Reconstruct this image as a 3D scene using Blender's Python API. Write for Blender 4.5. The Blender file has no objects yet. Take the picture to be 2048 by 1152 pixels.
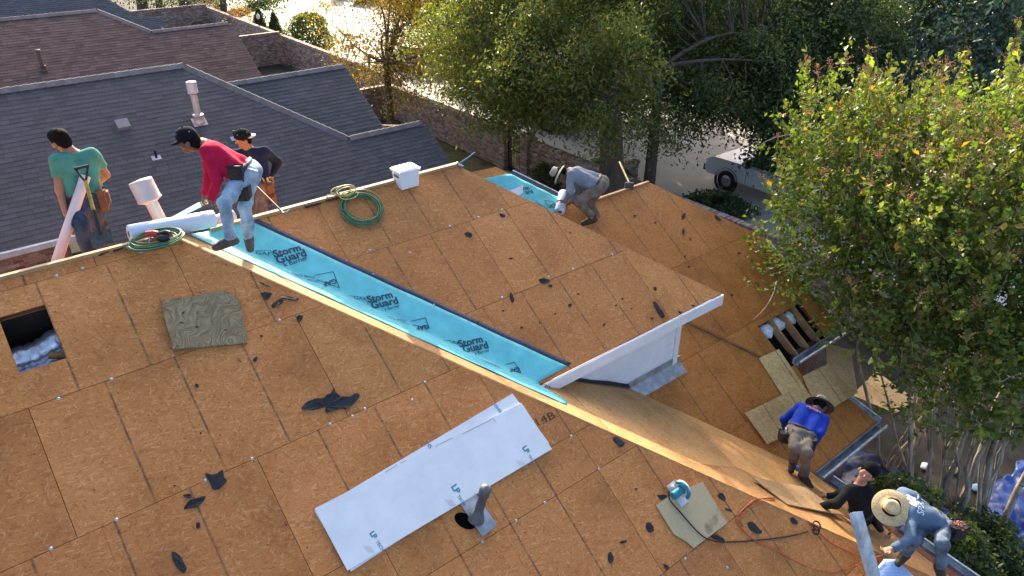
import bpy, math, random
import numpy as np
from mathutils import Vector, Matrix
random.seed(7)
RNG = np.random.default_rng(11)
R = math.radians

# ---------------------------------------------------------------- camera
# World: X runs along the main ridge, Y up the near slope, Z up; the ground is Z = 0, the main ridge apex is (0, 0, 7).
FPX, PIT, PSI = 1441.1, R(29.919), R(51.539)
CAM = np.array([-1.5913, -7.5325, 10.2705])
HD = np.array([math.cos(PSI), math.sin(PSI), 0.0])
FW = HD * math.cos(PIT) + np.array([0, 0, -math.sin(PIT)])
RT = np.array([math.sin(PSI), -math.cos(PSI), 0.0])
UP = np.cross(RT, FW)
scn = bpy.context.scene
col = scn.collection
cd = bpy.data.cameras.new('camera')
cam = bpy.data.objects.new('camera', cd); col.objects.link(cam)
cd.sensor_width = 36.0; cd.lens = FPX / 2048 * 36.0
cd.clip_start = 0.05; cd.clip_end = 600
cm_ = Matrix((( RT[0], UP[0], -FW[0], CAM[0]), (RT[1], UP[1], -FW[1], CAM[1]), (RT[2], UP[2], -FW[2], CAM[2]), (0, 0, 0, 1)))
cam.matrix_world = cm_
scn.camera = cam

# ---------------------------------------------------------------- sky and sun
SUN_AZ, SUN_EL = 62.0, 27.8            # azimuth from X towards Y
wd = bpy.data.worlds.new('World'); scn.world = wd; wd.use_nodes = True
wn = wd.node_tree.nodes; wn.clear()
sky = wn.new('ShaderNodeTexSky'); sky.sky_type = 'NISHITA'; sky.sun_disc = False
sky.sun_elevation = R(SUN_EL); sky.sun_rotation = R(90 - SUN_AZ)
sky.air_density = 0.62; sky.dust_density = 3.2; sky.ozone_density = 0.0
bg = wn.new('ShaderNodeBackground'); bg.inputs['Strength'].default_value = 0.15
wo = wn.new('ShaderNodeOutputWorld')
wd.node_tree.links.new(sky.outputs[0], bg.inputs['Color']); wd.node_tree.links.new(bg.outputs[0], wo.inputs['Surface'])
sd = bpy.data.lights.new('sun', 'SUN'); sd.energy = 3.7; sd.angle = R(0.53); sd.color = (1.0, 0.86, 0.66)
sun = bpy.data.objects.new('sun', sd); col.objects.link(sun)
TO_SUN = Vector((math.cos(R(SUN_AZ)) * math.cos(R(SUN_EL)), math.sin(R(SUN_AZ)) * math.cos(R(SUN_EL)), math.sin(R(SUN_EL))))
sun.rotation_euler = TO_SUN.to_track_quat('Z', 'Y').to_euler()
sun.location = (20, 30, 30)
vs = scn.view_settings
vs.view_transform = 'Standard'; vs.look = 'None'; vs.gamma = 1.0; vs.use_curve_mapping = False
vs.exposure = 1.72

# ---------------------------------------------------------------- pixel helpers (photograph pixels, 2048 x 1152)
T = 2.0 / 3.0
CS, SN = math.cos(math.atan(T)), math.sin(math.atan(T))
def ray(x, y): return FW + RT * (x - 1024) / FPX - UP * (y - 576) / FPX
def hit(n, off, x, y):
    n = np.array(n, float); d = ray(x, y); return CAM + d * ((off - CAM @ n) / (d @ n))
def onA(x, y, h=0): return hit((0, -T, 1), 7 + h / CS, x, y)
ZB = 6.60                                  # raised slope: z = ZB + T y
CK, CX, CY = 6.9118, -0.588, 0.078         # side slope:   z = CK + CX x + CY y
CN = math.sqrt(1 + CX * CX + CY * CY)
def zC(x, y): return CK + CX * x + CY * y
def onB(x, y, h=0): return hit((0, -T, 1), ZB + h / CS, x, y)
def onD(x, y, h=0): return hit((0, -T, 1), 5.35 + h / CS, x, y)
def onC(x, y, h=0): return hit((-CX, -CY, 1), CK + h * CN, x, y)
def onN(x, y, h=0): return hit((0, -T, 1), -4 + h / CS, x, y)
def onR(x, y, h=0): return hit((0, -T, 1), -13.5 + h / CS, x, y)
def onG(x, y, z=0): return hit((0, 0, 1), z, x, y)
def dep(x, y, d): return CAM + ray(x, y) * d
def depth_of(P): return float((np.array(P) - CAM) @ FW)
def proj(P):
    d = np.array(P, float) - CAM; z = d @ FW
    return (1024 + FPX * (d @ RT) / z, 576 - FPX * (d @ UP) / z)
NA = np.array([0, -SN, CS]); NC = np.array([-CX, -CY, 1]) / CN; NBK = np.array([0, SN, CS])

# ---------------------------------------------------------------- object helpers
def props(o, label=None, cat=None, group=None, kind=None):
    if label: o['label'] = label
    if cat: o['category'] = cat
    if group: o['group'] = group
    if kind: o['kind'] = kind
    return o
def thing(name, label, cat, loc=(0, 0, 0), group=None, parent=None):
    o = bpy.data.objects.new(name, None); col.objects.link(o)
    o.empty_display_size = 0.1; o.location = Vector([float(v) for v in loc])
    return props(o, label, cat, group)
def wloc(o):
    p = Vector((0, 0, 0))
    while o is not None:
        p = p + o.location; o = o.parent
    return p
class MB:
    """collects geometry in world space; build() makes ONE mesh object"""
    def __init__(s): s.v = []; s.f = []; s.mi = []; s.uv = []; s.sm = []; s.c = []
    def add(s, vs, fs, mi=0, uv=None, smooth=False, colr=None):
        n = len(s.v); s.v.extend([tuple(map(float, p)) for p in vs])
        for k, f in enumerate(fs):
            s.f.append([i + n for i in f]); s.mi.append(mi); s.sm.append(smooth)
            s.uv.append(None if uv is None else [uv[i] for i in f]); s.c.append(colr)
        return s
    def box(s, c, size, ax=None, **k):
        ax = np.eye(3) if ax is None else np.array(ax, float)
        h = np.array(size, float) / 2; c = np.array(c, float)
        vs = [c + ax[0] * h[0] * i + ax[1] * h[1] * j + ax[2] * h[2] * q for q in (-1, 1) for j in (-1, 1) for i in (-1, 1)]
        fs = [(0, 2, 3, 1), (4, 5, 7, 6), (0, 1, 5, 4), (2, 6, 7, 3), (0, 4, 6, 2), (1, 3, 7, 5)]
        if np.linalg.det(ax) < 0: fs = [f[::-1] for f in fs]
        return s.add(vs, fs, **k)
    def prism(s, poly, thick, o, e1, e2, n, top=0.0, uvf=None, **k):
        """polygon (u,v) counter-clockwise seen along -n, top face at 'top' above the plane"""
        o, e1, e2, n = map(lambda q: np.array(q, float), (o, e1, e2, n))
        a = sum(poly[i][0] * poly[(i + 1) % len(poly)][1] - poly[(i + 1) % len(poly)][0] * poly[i][1] for i in range(len(poly)))
        if a < 0: poly = poly[::-1]
        m = len(poly)
        vs = [o + e1 * u + e2 * v + n * top for u, v in poly] + [o + e1 * u + e2 * v + n * (top - thick) for u, v in poly]
        uv = [(uvf(u, v) if uvf else (u, v)) for u, v in poly] * 2
        fs = [list(range(m)), list(range(2 * m - 1, m - 1, -1))] + [[i, m + i, m + (i + 1) % m, (i + 1) % m] for i in range(m)]
        return s.add(vs, fs, uv=uv, **k)
    def tube(s, path, rad, n=8, caps=True, **k):
        path = [np.array(p, float) for p in path]; m = len(path)
        rad = [rad] * m if np.isscalar(rad) else list(rad)
        t0 = path[1] - path[0]; t0 = t0 / (np.linalg.norm(t0) + 1e-9)
        a = np.cross(t0, (0, 0, 1)); a = np.cross(t0, (0, 1, 0)) if np.linalg.norm(a) < 1e-3 else a
        a = a / np.linalg.norm(a); vs = []; fs = []
        for i in range(m):
            t = path[min(i + 1, m - 1)] - path[max(i - 1, 0)]; t = t / (np.linalg.norm(t) + 1e-9)
            a = a - t * (a @ t); a = a / (np.linalg.norm(a) + 1e-9); b = np.cross(t, a)
            for j in range(n):
                q = 2 * math.pi * j / n; vs.append(path[i] + (a * math.cos(q) + b * math.sin(q)) * rad[i])
        for i in range(m - 1):
            for j in range(n):
                fs.append((i * n + j, i * n + (j + 1) % n, (i + 1) * n + (j + 1) % n, (i + 1) * n + j))
        k.setdefault('smooth', True)
        s.add(vs, fs, **k)
        if caps:
            k2 = dict(k); k2['smooth'] = False
            s.add(vs[:n], [tuple(range(n))[::-1]], **k2); s.add(vs[-n:], [tuple(range(n))], **k2)
        return s
    def lathe(s, prof, o, ax, n=20, x=None, **k):
        """profile [(radius, height)] turned about axis ax at o"""
        o = np.array(o, float); ax = np.array(ax, float); ax = ax / np.linalg.norm(ax)
        a = np.cross(ax, (0, 0, 1)) if x is None else np.array(x, float) - ax * (np.array(x, float) @ ax)
        if np.linalg.norm(a) < 1e-3: a = np.cross(ax, (0, 1, 0))
        a = a / np.linalg.norm(a); b = np.cross(ax, a); vs = []; fs = []
        for (r_, h_) in prof:
            for j in range(n):
                q = 2 * math.pi * j / n; vs.append(o + ax * h_ + (a * math.cos(q) + b * math.sin(q)) * r_)
        for i in range(len(prof) - 1):
            for j in range(n): fs.append((i * n + j, i * n + (j + 1) % n, (i + 1) * n + (j + 1) % n, (i + 1) * n + j))
        k.setdefault('smooth', True)
        return s.add(vs, fs, **k)
    def build(s, name, mats, parent=None, origin=None):
        if not isinstance(mats, (list, tuple)): mats = [mats]
        pw = wloc(parent) if parent else Vector((0, 0, 0))
        if origin is None:
            vv = np.array(s.v)
            origin = pw if parent else Vector(((vv[:, 0].min() + vv[:, 0].max()) / 2, (vv[:, 1].min() + vv[:, 1].max()) / 2, vv[:, 2].min()))
        origin = Vector([float(q) for q in origin])
        me = bpy.data.meshes.new(name)
        me.from_pydata([(p[0] - origin.x, p[1] - origin.y, p[2] - origin.z) for p in s.v], [], s.f)
        for m_ in mats: me.materials.append(m_)
        me.polygons.foreach_set('material_index', s.mi); me.polygons.foreach_set('use_smooth', s.sm)
        if any(u is not None for u in s.uv):
            ul = me.uv_layers.new(name='uv'); flat = []
            for f, u in zip(s.f, s.uv):
                for i in range(len(f)): flat.extend(u[i] if u is not None else (0, 0))
            ul.data.foreach_set('uv', flat)
        if any(c is not None for c in s.c):
            ca = me.color_attributes.new('tint', 'FLOAT_COLOR', 'CORNER'); flat = []
            for f, c in zip(s.f, s.c):
                c4 = (1, 1, 1, 1) if c is None else (*c[:3], 1)
                flat.extend(c4 * len(f))
            ca.data.foreach_set('color', flat)
        me.update()
        o = bpy.data.objects.new(name, me); col.objects.link(o)
        o.parent = parent; o.location = origin - pw
        return o
def np_mesh(name, V, Fq, mat, parent=None, colors=None, smooth=False, origin=None):
    """fast mesh from numpy: V (n,3), Fq (m,k) all faces of the same size; colors (n,3) per vertex"""
    pw = wloc(parent) if parent else Vector((0, 0, 0))
    origin = pw if origin is None else Vector([float(q) for q in origin])
    V = np.asarray(V, np.float64) - np.array(origin)
    me = bpy.data.meshes.new(name); k = Fq.shape[1]
    me.vertices.add(len(V)); me.vertices.foreach_set('co', V.astype(np.float32).ravel())
    me.loops.add(Fq.size); me.loops.foreach_set('vertex_index', Fq.astype(np.int32).ravel())
    me.polygons.add(len(Fq)); me.polygons.foreach_set('loop_start', np.arange(0, Fq.size, k, dtype=np.int32))
    me.polygons.foreach_set('loop_total', np.full(len(Fq), k, dtype=np.int32))
    if smooth: me.polygons.foreach_set('use_smooth', np.ones(len(Fq), dtype=bool))
    for m_ in (mat if isinstance(mat, (list, tuple)) else [mat]): me.materials.append(m_)
    if colors is not None:
        ca = me.color_attributes.new('tint', 'FLOAT_COLOR', 'POINT')
        ca.data.foreach_set('color', np.concatenate([colors, np.ones((len(colors), 1))], 1).astype(np.float32).ravel())
    me.update(calc_edges=True)
    o = bpy.data.objects.new(name, me); col.objects.link(o); o.parent = parent; o.location = origin - pw
    return o

# ---------------------------------------------------------------- materials
MATS = {}
def nodes(name):
    m = bpy.data.materials.new(name); m.use_nodes = True; nt = m.node_tree; nt.nodes.clear()
    out = nt.nodes.new('ShaderNodeOutputMaterial'); b = nt.nodes.new('ShaderNodeBsdfPrincipled')
    nt.links.new(b.outputs[0], out.inputs['Surface']); MATS[name] = m
    return m, nt, b, out
def nd(nt, typ, ins=None, **at):
    n = nt.nodes.new(typ)
    for k, v in at.items(): setattr(n, k, v)
    for k, v in (ins or {}).items():
        if isinstance(v, bpy.types.NodeSocket): nt.links.new(v, n.inputs[k])
        else: n.inputs[k].default_value = v
    return n
def mixc(nt, a, b, fac, mode='MIX'):
    n = nt.nodes.new('ShaderNodeMix'); n.data_type = 'RGBA'; n.blend_type = mode; n.clamp_factor = True
    for key, v in ((0, fac), (6, a), (7, b)):
        if isinstance(v, bpy.types.NodeSocket): nt.links.new(v, n.inputs[key])
        elif key == 0: n.inputs[0].default_value = v
        else: n.inputs[key].default_value = (*v[:3], 1)
    return n.outputs[2]
def math_(nt, op, a, b=None, c=None):
    n = nt.nodes.new('ShaderNodeMath'); n.operation = op
    for i, v in enumerate((a, b, c)):
        if v is None: continue
        if isinstance(v, bpy.types.NodeSocket): nt.links.new(v, n.inputs[i])
        else: n.inputs[i].default_value = v
    return n.outputs[0]
def ramp(nt, fac, stops):
    n = nt.nodes.new('ShaderNodeValToRGB'); nt.links.new(fac, n.inputs[0])
    el = n.color_ramp.elements
    while len(el) < len(stops): el.new(0.5)
    for e, (p, c) in zip(el, stops): e.position = p; e.color = (*c[:3], 1) if not np.isscalar(c) else (c, c, c, 1)
    return n.outputs[0]
def mat(name, c, rough=0.7, var=0.2, scale=6.0, bump=0.0, bscale=40.0, metal=0.0, spec=0.4, tint=False, c2=None, stretch=None, rand=0.0, sheen=0.0):
    if name in MATS: return MATS[name]
    m, nt, b, out = nodes(name)
    tc = nd(nt, 'ShaderNodeTexCoord')
    vec = tc.outputs['Object']
    if stretch: vec = nd(nt, 'ShaderNodeMapping', {'Vector': vec, 'Scale': stretch}).outputs[0]
    n1 = nd(nt, 'ShaderNodeTexNoise', {'Vector': vec, 'Scale': scale, 'Detail': 5.0, 'Roughness': 0.62})
    lo = [v * (1 - var) for v in c]; hi = [min(1, v * (1 + var)) for v in (c2 or c)]
    cc = mixc(nt, lo, hi, ramp(nt, n1.outputs[0], [(0.3, 0.0), (0.7, 1.0)]))
    if tint:
        at = nd(nt, 'ShaderNodeAttribute', attribute_name='tint'); cc = mixc(nt, cc, at.outputs['Color'], 1.0, 'MULTIPLY')
    if rand:
        oi = nd(nt, 'ShaderNodeObjectInfo')
        k = math_(nt, 'MULTIPLY_ADD', oi.outputs['Random'], 2 * rand, 1 - rand)
        cb = nd(nt, 'ShaderNodeCombineColor', {0: k, 1: k, 2: k}); cc = mixc(nt, cc, cb.outputs[0], 1.0, 'MULTIPLY')
    nt.links.new(cc, b.inputs['Base Color'])
    b.inputs['Roughness'].default_value = rough; b.inputs['Metallic'].default_value = metal
    b.inputs['Specular IOR Level'].default_value = spec
    if bump:
        n2 = nd(nt, 'ShaderNodeTexNoise', {'Vector': vec, 'Scale': bscale, 'Detail': 4.0})
        bp = nd(nt, 'ShaderNodeBump', {'Height': n2.outputs[0], 'Strength': bump, 'Distance': 0.01}); nt.links.new(bp.outputs[0], b.inputs['Normal'])
    return m

def osb_mat(name, base, dark, light, marks=True, spots=0.5):
    """strand board: layered, rotated strands, printed nailing lines at the quarter points of every panel"""
    m, nt, b, out = nodes(name)
    uv = nd(nt, 'ShaderNodeUVMap', uv_map='uv').outputs[0]
    oi = nd(nt, 'ShaderNodeObjectInfo')
    off = nd(nt, 'ShaderNodeCombineXYZ', {0: math_(nt, 'MULTIPLY', oi.outputs['Random'], 37.0), 1: math_(nt, 'MULTIPLY', oi.outputs['Random'], 91.0)})
    v0 = nd(nt, 'ShaderNodeVectorMath', {0: uv, 1: off.outputs[0]}, operation='ADD').outputs[0]
    wob = nd(nt, 'ShaderNodeTexNoise', {'Vector': v0, 'Scale': 9.0, 'Detail': 2.0})
    v1 = nd(nt, 'ShaderNodeVectorMath', {0: wob.outputs['Color'], 1: (0.022, 0.022, 0), 2: v0}, operation='MULTIPLY_ADD').outputs[0]
    cur = None
    for k, (rot, sx, sy, wgt) in enumerate([(0.2, 17, 58, 1.0), (-0.75, 16, 62, 0.5), (1.25, 18, 66, 0.45), (0.7, 17, 72, 0.45), (-1.3, 19, 80, 0.35), (-0.2, 18, 95, 0.4)]):
        mp = nd(nt, 'ShaderNodeMapping', {'Vector': v1, 'Rotation': (0, 0, rot), 'Scale': (1 / sx, 1 / sy, 1)}, vector_type='TEXTURE')
        vo = nd(nt, 'ShaderNodeTexVoronoi', {'Vector': mp.outputs[0], 'Scale': 1.0, 'Randomness': 1.0})
        sp = nd(nt, 'ShaderNodeSeparateColor', {0: vo.outputs['Color']})
        val = sp.outputs[0]
        if cur is None: cur = val
        else:
            pick = math_(nt, 'LESS_THAN', sp.outputs[1], wgt)
            mx = nd(nt, 'ShaderNodeMix', {0: pick, 2: cur, 3: val}); cur = mx.outputs[0]
    fine = nd(nt, 'ShaderNodeTexNoise', {'Vector': nd(nt, 'ShaderNodeMapping', {'Vector': v1, 'Scale': (26, 90, 1), 'Rotation': (0, 0, 0.2)}).outputs[0], 'Scale': 1.0, 'Detail': 4.0})
    cur2 = math_(nt, 'MULTIPLY_ADD', fine.outputs[0], 0.3, math_(nt, 'MULTIPLY_ADD', cur, 0.58, 0.12))
    cc = ramp(nt, cur2, [(0.10, dark), (0.34, [0.5 * (p + q) for p, q in zip(dark, base)]), (0.46, base), (0.74, base), (0.95, light)])
    big = nd(nt, 'ShaderNodeTexNoise', {'Vector': v0, 'Scale': 1.3, 'Detail': 4.0, 'Roughness': 0.6})
    bl = ramp(nt, big.outputs[0], [(0.26, (0.7, 0.66, 0.62)), (0.5, (1, 1, 1)), (0.74, (1.12, 1.16, 1.25))])
    cc = mixc(nt, cc, bl, 1.0, 'MULTIPLY')
    k = math_(nt, 'MULTIPLY_ADD', oi.outputs['Random'], 0.22, 0.89); k2 = math_(nt, 'MULTIPLY_ADD', math_(nt, 'FRACT', math_(nt, 'MULTIPLY', oi.outputs['Random'], 7.3)), 0.10, 0.95)
    cc = mixc(nt, cc, nd(nt, 'ShaderNodeCombineColor', {0: k, 1: math_(nt, 'MULTIPLY', k, k2), 2: math_(nt, 'MULTIPLY', k, k2)}).outputs[0], 1.0, 'MULTIPLY')
    # pale slivers and dark scratches
    for (rot, sx, sy, thr, gate_, cl, am) in ((0.9, 13, 52, 0.16, 0.12, light, 0.33), (-0.5, 12, 50, 0.15, 0.10, light, 0.33), (0.35, 12, 60, 0.10, 0.12, [0.4 * q for q in dark], 0.5), (-1.1, 12, 64, 0.10, 0.10, [0.4 * q for q in dark], 0.6)):
        vo = nd(nt, 'ShaderNodeTexVoronoi', {'Vector': nd(nt, 'ShaderNodeMapping', {'Vector': v1, 'Rotation': (0, 0, rot), 'Scale': (1 / sx, 1 / sy, 1)}, vector_type='TEXTURE').outputs[0], 'Scale': 1.0})
        gt = nd(nt, 'ShaderNodeSeparateColor', {0: vo.outputs['Color']})
        f = math_(nt, 'MULTIPLY', math_(nt, 'LESS_THAN', vo.outputs['Distance'], thr * 2.2), math_(nt, 'LESS_THAN', gt.outputs[1], gate_))
        cc = mixc(nt, cc, cl, math_(nt, 'MULTIPLY', f, am))
    # tar specks left by the old felt
    sp1 = nd(nt, 'ShaderNodeTexVoronoi', {'Vector': v0, 'Scale': 11.0})
    sgate = nd(nt, 'ShaderNodeSeparateColor', {0: sp1.outputs['Color']})
    spk = math_(nt, 'MULTIPLY', math_(nt, 'LESS_THAN', sp1.outputs['Distance'], 0.085), math_(nt, 'LESS_THAN', sgate.outputs[2], 0.35 * spots))
    cc = mixc(nt, cc, (0.03, 0.025, 0.025), math_(nt, 'MULTIPLY', spk, 0.8))
    if marks:
        sx = nd(nt, 'ShaderNodeSeparateXYZ', {0: uv})
        fr = math_(nt, 'PINGPONG', math_(nt, 'ADD', sx.outputs[0], math_(nt, 'MULTIPLY_ADD', wob.outputs[0], 0.008, -0.004)), 0.305)
        inn = math_(nt, 'MULTIPLY', math_(nt, 'GREATER_THAN', sx.outputs[0], 0.2), math_(nt, 'LESS_THAN', sx.outputs[0], 2.24))
        d = math_(nt, 'ABSOLUTE', fr)   # zero at every 0.61 m
        ln = ramp(nt, d, [(0.004, 1.0), (0.0145, 0.0)])
        br = nd(nt, 'ShaderNodeTexNoise', {'Vector': nd(nt, 'ShaderNodeMapping', {'Vector': v0, 'Scale': (1.5, 3.0, 1)}).outputs[0], 'Scale': 1.6, 'Detail': 6.0, 'Roughness': 0.7})
        gate = ramp(nt, br.outputs[0], [(0.36, 0.15), (0.56, 0.95)])
        cc = mixc(nt, cc, (0.055, 0.045, 0.035), math_(nt, 'MULTIPLY', math_(nt, 'MULTIPLY', math_(nt, 'MULTIPLY', ln, inn), gate), 0.85))
        # red factory line half way
        fr2 = math_(nt, 'PINGPONG', math_(nt, 'ADD', sx.outputs[0], 0.10), 0.61)
        ln2 = ramp(nt, fr2, [(0.003, 1.0), (0.009, 0.0)])
        cc = mixc(nt, cc, (0.22, 0.045, 0.02), math_(nt, 'MULTIPLY', math_(nt, 'MULTIPLY', ln2, ramp(nt, big.outputs[0], [(0.48, 0.0), (0.6, 1.0)])), 0.4))
    nt.links.new(cc, b.inputs['Base Color'])
    b.inputs['Roughness'].default_value = 0.62; b.inputs['Specular IOR Level'].default_value = 0.3
    bp = nd(nt, 'ShaderNodeBump', {'Height': cur2, 'Strength': 0.18, 'Distance': 0.004}); nt.links.new(bp.outputs[0], b.inputs['Normal'])
    return m
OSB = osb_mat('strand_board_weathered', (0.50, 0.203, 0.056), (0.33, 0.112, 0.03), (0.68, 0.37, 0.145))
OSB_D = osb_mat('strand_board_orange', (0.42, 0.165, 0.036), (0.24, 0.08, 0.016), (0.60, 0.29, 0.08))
OSB_C = osb_mat('strand_board_yellowed', (0.46, 0.245, 0.09), (0.26, 0.115, 0.038), (0.62, 0.38, 0.16), marks=False, spots=0.2)
OSB_NEW = osb_mat('strand_board_new', (0.55, 0.37, 0.16), (0.33, 0.19, 0.07), (0.74, 0.55, 0.29), spots=0.15)
LUMBER = mat('lumber', (0.36, 0.20, 0.09), 0.75, 0.3, 5, 0.2, 60, stretch=(1, 1, 1))
LUMBER_L = mat('lumber_pale', (0.42, 0.26, 0.13), 0.7, 0.2, 6, 0.2, 60)
WHITE_PAINT = mat('white_paint', (0.74, 0.76, 0.78), 0.55, 0.07, 3, 0.05, 30)
SIDING = mat('siding_paint', (0.74, 0.77, 0.80), 0.6, 0.08, 3, 0.12, 60)
GALV = mat('galvanised_steel', (0.42, 0.45, 0.48), 0.42, 0.35, 7, 0.1, 30, metal=0.75)
GUTTER = mat('gutter_aluminium', (0.34, 0.38, 0.42), 0.5, 0.45, 5, 0.15, 25, metal=0.3)
GUTTER_W = mat('gutter_chipped_white', (0.6, 0.63, 0.66), 0.55, 0.4, 11, 0.1, 30)
FELT = mat('roofing_felt_black', (0.022, 0.024, 0.03), 0.75, 0.4, 12, 0.4, 60, spec=0.3)
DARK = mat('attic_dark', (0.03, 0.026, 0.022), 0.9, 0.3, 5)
TEAL = mat('membrane_teal', (0.13, 0.53, 0.57), 0.55, 0.13, 5, 0.35, 9, spec=0.3)
NAVY = mat('membrane_selvedge', (0.035, 0.042, 0.075), 0.5, 0.35, 30, 0.2, 80)
INK = mat('print_ink', (0.012, 0.055, 0.10), 0.6, 0.1, 10)
# ================================================================ the setting
CONC = mat('concrete', (0.46, 0.43, 0.39), 0.75, 0.16, 0.6, 0.15, 20)
CONC_W = mat('concrete_walk', (0.30, 0.28, 0.26), 0.85, 0.2, 2.0, 0.3, 40)
GRASS_G = mat('lawn_green', (0.075, 0.085, 0.024), 0.95, 0.5, 1.2, 0.5, 60, c2=(0.12, 0.105, 0.04))
SOIL = mat('soil_and_leaf_litter', (0.04, 0.034, 0.024), 0.95, 0.5, 2.5, 0.6, 30)
def sheet(name, poly, z, m, kind='structure', label=None, thick=0.0):
    b = MB(); n = len(poly)
    if thick: b.prism(poly, thick, (0, 0, z), (1, 0, 0), (0, 1, 0), (0, 0, 1))
    else: b.add([(x, y, z) for x, y in poly], [list(range(n))])
    o = b.build(name, m); props(o, label, None, None, kind); return o
sheet('ground', [(-150, -150), (150, -150), (150, 220), (-150, 220)], 0.0, SOIL)
sheet('street', [(18.4, -60), (29.5, -60), (29.5, 36), (33.5, 60), (48, 110), (58, 104), (44, 54), (100, 30), (100, 22), (41, 24), (41, -60)][:0] or [(18.4, -60), (28.6, -60), (28.6, 40), (36, 66), (60, 110), (46, 120), (26, 76), (18.4, 56)], 0.012, CONC)
sheet('lawn', [(9.6, 9.2), (15.1, 9.2), (15.1, 23.0), (9.6, 23.0)], 0.008, GRASS_G)
sheet('verge', [(15.6, -30), (18.2, -30), (18.2, 60), (15.6, 60)], 0.008, GRASS_G)
sheet('pavement', [(13.2, 12.7), (15.2, 12.7), (15.2, 14.2), (13.2, 14.2)], 0.02, CONC_W)
sheet('path', [(15.6, 12.9), (18.4, 12.9), (18.4, 14.0), (15.6, 14.0)], 0.02, CONC_W)
# street kerb on the far side and the lawn behind it
kb = MB()
for a, b_ in (((28.6, -60), (28.6, 40)), ((28.6, 40), (36, 66)), ((36, 66), (60, 110))):
    a = np.array([*a, 0.]); b_ = np.array([*b_, 0.]); d = b_ - a; L = np.linalg.norm(d); d /= L; nn = np.array([d[1], -d[0], 0])
    kb.box((a + b_) / 2 + nn * 0.09 + np.array([0, 0, 0.06]), (L, 0.18, 0.15), (d, -nn, (0, 0, 1)))
props(kb.build('kerb', CONC_W), kind='structure')
sheet('far_lawn', [(28.85, -60), (120, -60), (120, 110), (60.3, 110), (36.2, 66), (28.85, 40)], 0.03, SOIL)

# ---------------------------------------------------------------- strand-board roof decks
def clip_rect(poly, u0, u1, v0, v1):
    def cut(P, f, inter):
        out = []
        for i in range(len(P)):
            a, b = P[i], P[(i + 1) % len(P)]
            fa, fb = f(a), f(b)
            if fa >= 0: out.append(a)
            if (fa >= 0) != (fb >= 0):
                t = fa / (fa - fb); out.append((a[0] + (b[0] - a[0]) * t, a[1] + (b[1] - a[1]) * t))
        return out
    for f in (lambda p: p[0] - u0, lambda p: u1 - p[0], lambda p: p[1] - v0, lambda p: v1 - p[1]):
        poly = cut(poly, f, None)
        if len(poly) < 3: return []
    return poly
def area(P): return abs(sum(P[i][0] * P[(i + 1) % len(P)][1] - P[(i + 1) % len(P)][0] * P[i][1] for i in range(len(P)))) / 2
GAP = 0.0026
def deck(slope, o, e1, e2, n, poly, rows, joints, m, hole=None, width=2.44):
    us = [p[0] for p in poly]; umin, umax = min(us), max(us)
    for k in range(len(rows) - 1):
        v1, v0 = rows[k], rows[k + 1]; j = joints[k % len(joints)]
        u = j - width * math.ceil((j - umin) / width + 1)
        while u < umax:
            rects = [(u + GAP, u + width - GAP, v0 + GAP, v1 - GAP)]
            if hole:
                h0, h1, g0, g1 = hole; a = rects[0]
                if a[0] < h1 and a[1] > h0 and a[2] < g1 and a[3] > g0:
                    rects = [(a[0], max(a[0], h0), a[2], a[3]), (min(a[1], h1), a[1], a[2], a[3]),
                             (max(h0, a[0]), min(h1, a[1]), a[2], max(g0, a[2])), (max(h0, a[0]), min(h1, a[1]), min(g1, a[3]), a[3])]
            b = MB(); lift = random.uniform(-0.0012, 0.0012)
            for a in rects:
                if a[1] - a[0] < 0.004 or a[3] - a[2] < 0.004: continue
                P = clip_rect(poly, *a)
                P = [p for i, p in enumerate(P) if math.dist(p, P[i - 1]) > 1e-4]
                if len(P) >= 3 and area(P) > 0.002:
                    b.prism(P, 0.014, o, e1, e2, n, top=lift, uvf=lambda x, y: (x - u, y - v0))
            if b.v: b.build('strand_board_panel', m, slope)
            u += width
def slope_part(house, name, o, e1, e2, n, poly, m=DARK, drop=0.03, thick=0.06, hole=None):
    """the rafter bed under the panels, a closed slab"""
    b = MB()
    if hole:
        h0, h1, g0, g1 = hole; us = [p[0] for p in poly]; vv = [p[1] for p in poly]
        for a in ((min(us), h0, min(vv), max(vv)), (h1, max(us), min(vv), max(vv)), (h0, h1, min(vv), g0), (h0, h1, g1, max(vv))):
            P = clip_rect(poly, *a)
            if len(P) >= 3: b.prism(P, thick, o, e1, e2, n, top=-drop)
    else: b.prism(poly, thick, o, e1, e2, n, top=-drop)
    return b.build(name, m, house)
GAPM = mat('panel_joint_brown', (0.17, 0.06, 0.03), 0.9, 0.2, 6)  # red-brown bed colour that shows through the panel joints
house = thing('house_under_repair', 'house in front with stripped roof of bare strand board decking', 'house', (0, 0, 0))
X, Y, Z = np.eye(3)
E2A = np.array([0, CS, SN]); E2C = np.array([CX, CY, CX * CX + CY * CY]); E2C = E2C / np.linalg.norm(E2C); E1C = np.cross(E2C, NC); E2K = np.array([0, -CS, SN])
OA = np.array([0, 0, 7.0]); OB = np.array([0, 0, ZB]); OC = np.array([0, 0, CK]); OD = np.array([0, 0, 5.35])
XE = 6.85                                                # eave of the side slope
HS = -0.15                                               # the hip runs along x + y = HS
PA = [(-9.0, 0), (HS, 0), (XE, (HS - XE) / CS), (-9.0, (HS - XE) / CS)]
HOLE = (-1.80, -1.43, -0.985, -0.385)
sA = slope_part(house, 'front_slope', OA, X, E2A, NA, PA, GAPM, 0.0145, 0.05, HOLE); sA['label'] = 'broad front roof slope with square opening'
deck(sA, OA, X, E2A, NA, PA, [0, -0.13, -1.33, -2.57, -3.81, -4.27, -5.50, -6.72, -8.6], [-0.9, -0.21, 0.61, -0.33, 0.33, 0.33, 1.2, 0.2], OSB, HOLE)
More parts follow.
